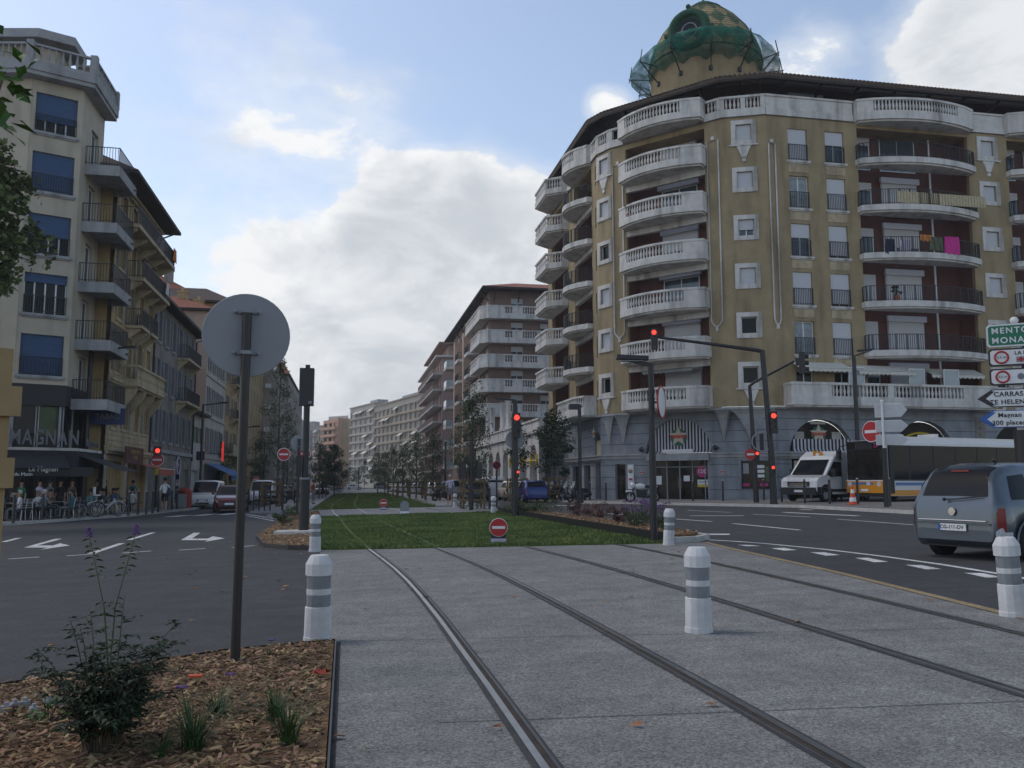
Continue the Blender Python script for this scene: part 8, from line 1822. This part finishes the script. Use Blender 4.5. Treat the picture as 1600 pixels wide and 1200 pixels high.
for (x0,z0,x1,z1) in ((0.0,.35,-.05,1.0),(.02,.35,.12,1.0)):
    yc=l[0]*math.sin(PSI)+l[1]*math.cos(PSI)
    top=PD(139 if x1<0 else 213,833 if x1<0 else 829,yc); tp=(top[0]-l[0],top[1]-l[1],top[2]-l[2]); mdp=PD(163 if x1<0 else 180,950,yc); mp_=(mdp[0]-l[0],mdp[1]-l[1],mdp[2]-l[2]); b=MB(); b.tube([(0,0,.1),(.02,0,.35),mp_,tp],[.006,.005,.0035,.0015],6); st=b.build('shoot','leaf_stem',bs)
    c=MB(); 
    for i in range(26):
        f=.15+.8*i/26; P=Vector(mp_).lerp(Vector(tp),f) if i>8 else Vector((.02,0,.35)).lerp(Vector(mp_),i/9); a=i*2.4; L_=.075*(1-.4*f); k=len(c.v); d=Vector((math.cos(a),math.sin(a)*.8,.15)); n_=Vector((-d.y,d.x,0))*.011; q=[P,P+d*L_*.5+n_,P+d*L_+Vector((0,0,-.02)),P+d*L_*.5-n_]; c.add([tuple(x) for x in q],[(0,1,2,3)])
    c.build('leaves','leaf_stem',st); f=MB()
    for i in range(40): a=rng.uniform(0,2*PI); zz_=rng.random(); rr=.016*(1-.6*zz_); f.sphere((tp[0]+rr*math.cos(a),tp[1]+rr*math.sin(a),tp[2]+.05*zz_-.02),.0055,5,4)
    f.build('flower_spike','flower_purple',st)
bush('small bright green seedling at the left of the dark bush',bedp(75,1140),.14,.16,120,.045,7,'leaf_bright',6,cl=6)
grass_clump('wispy grass in front of the dark bush at the bottom edge',bedp(250,1195),40,.16,.18,8)
# pale grey granite setts heaped at the left of the bed
for i,(px,py) in enumerate(((8,1122),(22,1117),(38,1114),(52,1124),(75,1112),(90,1112))):
    o=MB().box(-.028,.028,-.022,.022,0,.04).box(-.012,.012,-.01,.01,.04,.06).build('irrigation_fitting','concrete_grey'); o.location=bedp(px,py); o.rotation_euler=(0,0,i*.7); tag(o,'small grey irrigation fitting lying left of the dark bush','fitting','irrigation fittings in the bark bed')
o=MB().box(-.045,.045,-.03,.03,0,.012).build('leaf','cone_orange'); o.location=bedp(305,1072); o.location.z+=.03; tag(o,'bright orange scrap lying on the bark chips','litter'); 
b=MB(); pts=star5(0,0,.075,.5); b.add([(x,y,.02+.02*math.sin(i*2)) for i,(x,y) in enumerate(pts)],[tuple(range(10))]); b.add([(x,y,.016+.02*math.sin(i*2)) for i,(x,y) in enumerate(pts)],[tuple(range(10))[::-1]]); o=b.build('fallen_leaf','cloth_red'); o.location=bedp(500,1068); o.location.z+=.03; tag(o,'large rusty fallen leaf at the right of the bark bed','leaf')
# islands
def isl(px,py,dz): x,y=G(px,py); return (x,y,H(x,y)+dz)
bush('grey green bush on the small island left of the tall signal box',isl(441,826,.1),.35,.75,700,.09,60,'leaf_grey',cl=14); bush('low bush behind the signal box pedestal on the small island',isl(463,815,.1),.4,.7,500,.1,61,'leaf_grey',cl=10)
IS=[(805,805,.5,.42,'leaf_stem','green bush at the far end of the flower island'),(823,807,.45,.4,'leaf_stem','second green bush of the flower island'),(852,808,.65,.5,'leaf_stem','wide green bush of the flower island'),(907,815,.42,.6,'leaf_red','reddish bush in the middle of the flower island, left one'),(938,818,.45,.58,'leaf_red','reddish bush in the middle of the flower island, right one'),(975,826,.3,.5,'leaf_red','thin reddish bush beside the verbena')]
for i,(px,py,r,h,m,lab) in enumerate(IS): bush(lab,isl(px,py,.17),r,h,900,.075,70+i,m,cl=14)
def verbena(label,loc,n,h,sp,seed):
    rng=random.Random(seed); t=thing('flower_clump',label,'flowers',loc,0); b=MB(); f=MB(); c=MB()
    for i in range(n):
        a=rng.uniform(0,2*PI); q=sp*math.sqrt(rng.random()); hh=h*rng.uniform(.6,1.1); x,y=q*math.cos(a),q*math.sin(a); b.tube([(x*.5,y*.5,0),(x*.8,y*.8,hh*.6),(x,y,hh)],.005,4)
        for k in range(6): f.sphere((x+rng.gauss(0,.03),y+rng.gauss(0,.03),hh+rng.gauss(0,.015)),.016,5,4)
    b.build('stems','leaf_stem',t); f.build('blossoms','flower_purple',t); leaf_cloud(c,[((0,0,h*.3),sp*.9,.5)],500,.08,rng,.35); c.build('leaves','leaf_grey',t)
verbena('purple flowering verbena clump left of the island lamp post',isl(996,832,.17),34,.62,.42,1); verbena('purple flowering verbena clump right of the island lamp post',isl(1030,838,.17),26,.6,.3,2)
verbena('sparse purple verbena behind the island lamp post',isl(1012,826,.17),18,.62,.3,3)
for i,(px,py) in enumerate(((724,798),(745,797))): bush('low planting inside the wooden guard right of the man in grey shorts',isl(px,py,.07),.3,.5,300,.08,90+i,'leaf_grey',cl=8,group='low planting in the tree guard')
for M,u,y,k,sd,lab in ((F_C,2.0,-1.0,5,1,'potted plant on the corner balcony three floors below the parapet'),(F_C,6.2,-.5,5,2,'trailing potted plant at the right end of the same corner balcony'),(F_B,7.6,-.9,3,3,'potted plant on the wide bow balcony above the shop awnings'),(F_B,12.9,-.6,5,4,'potted plant at the right end of the slatted balcony'),(F_A,10.0,-.9,4,5,'potted plant on a street side bow balcony')):
    p=M@Vector((u,y,ZK(k)+.4)); t=bush(lab,tuple(p),.32,1.25,420,.12,120+sd,'leaf_dark',8,name='potted_plant',cl=10); MB().lathe([(.13,0),(.18,.3),(.2,.32)],n=14).build('pot','roof_tile_red',t)
# ------------------------------------------------------------------ text curves become plain meshes
bpy.context.view_layer.update(); dg=bpy.context.evaluated_depsgraph_get()
fonts=[o for o in col.objects if o.type=='FONT']
data=[(o,bpy.data.meshes.new_from_object(o.evaluated_get(dg))) for o in fonts]
for o,me in data:
    n=bpy.data.objects.new('tmp',me); col.objects.link(n); n.parent=o.parent; n.location=o.location; n.rotation_euler=o.rotation_euler; n.scale=o.scale
    for k,v in o.items():
        if isinstance(v,str): n[k]=v
    nm=o.name; bpy.data.objects.remove(o); n.name=nm
# ------------------------------------------------------------------ light summer haze in the air
hm=bpy.data.materials.new('haze_air'); hm.use_nodes=True; hn=hm.node_tree; hn.nodes.remove(hn.nodes['Principled BSDF'])
hv=hn.nodes.new('ShaderNodeVolumePrincipled'); hv.inputs['Color'].default_value=(.9,.93,1,1); hv.inputs['Density'].default_value=.0005; hv.inputs['Anisotropy'].default_value=.2
hn.links.new(hv.outputs[0],hn.nodes['Material Output'].inputs['Volume']); MATS['haze_air']=hm
MB().box(-262,262,-62,902,-9.5,44).build('haze','haze_air',kind='stuff')
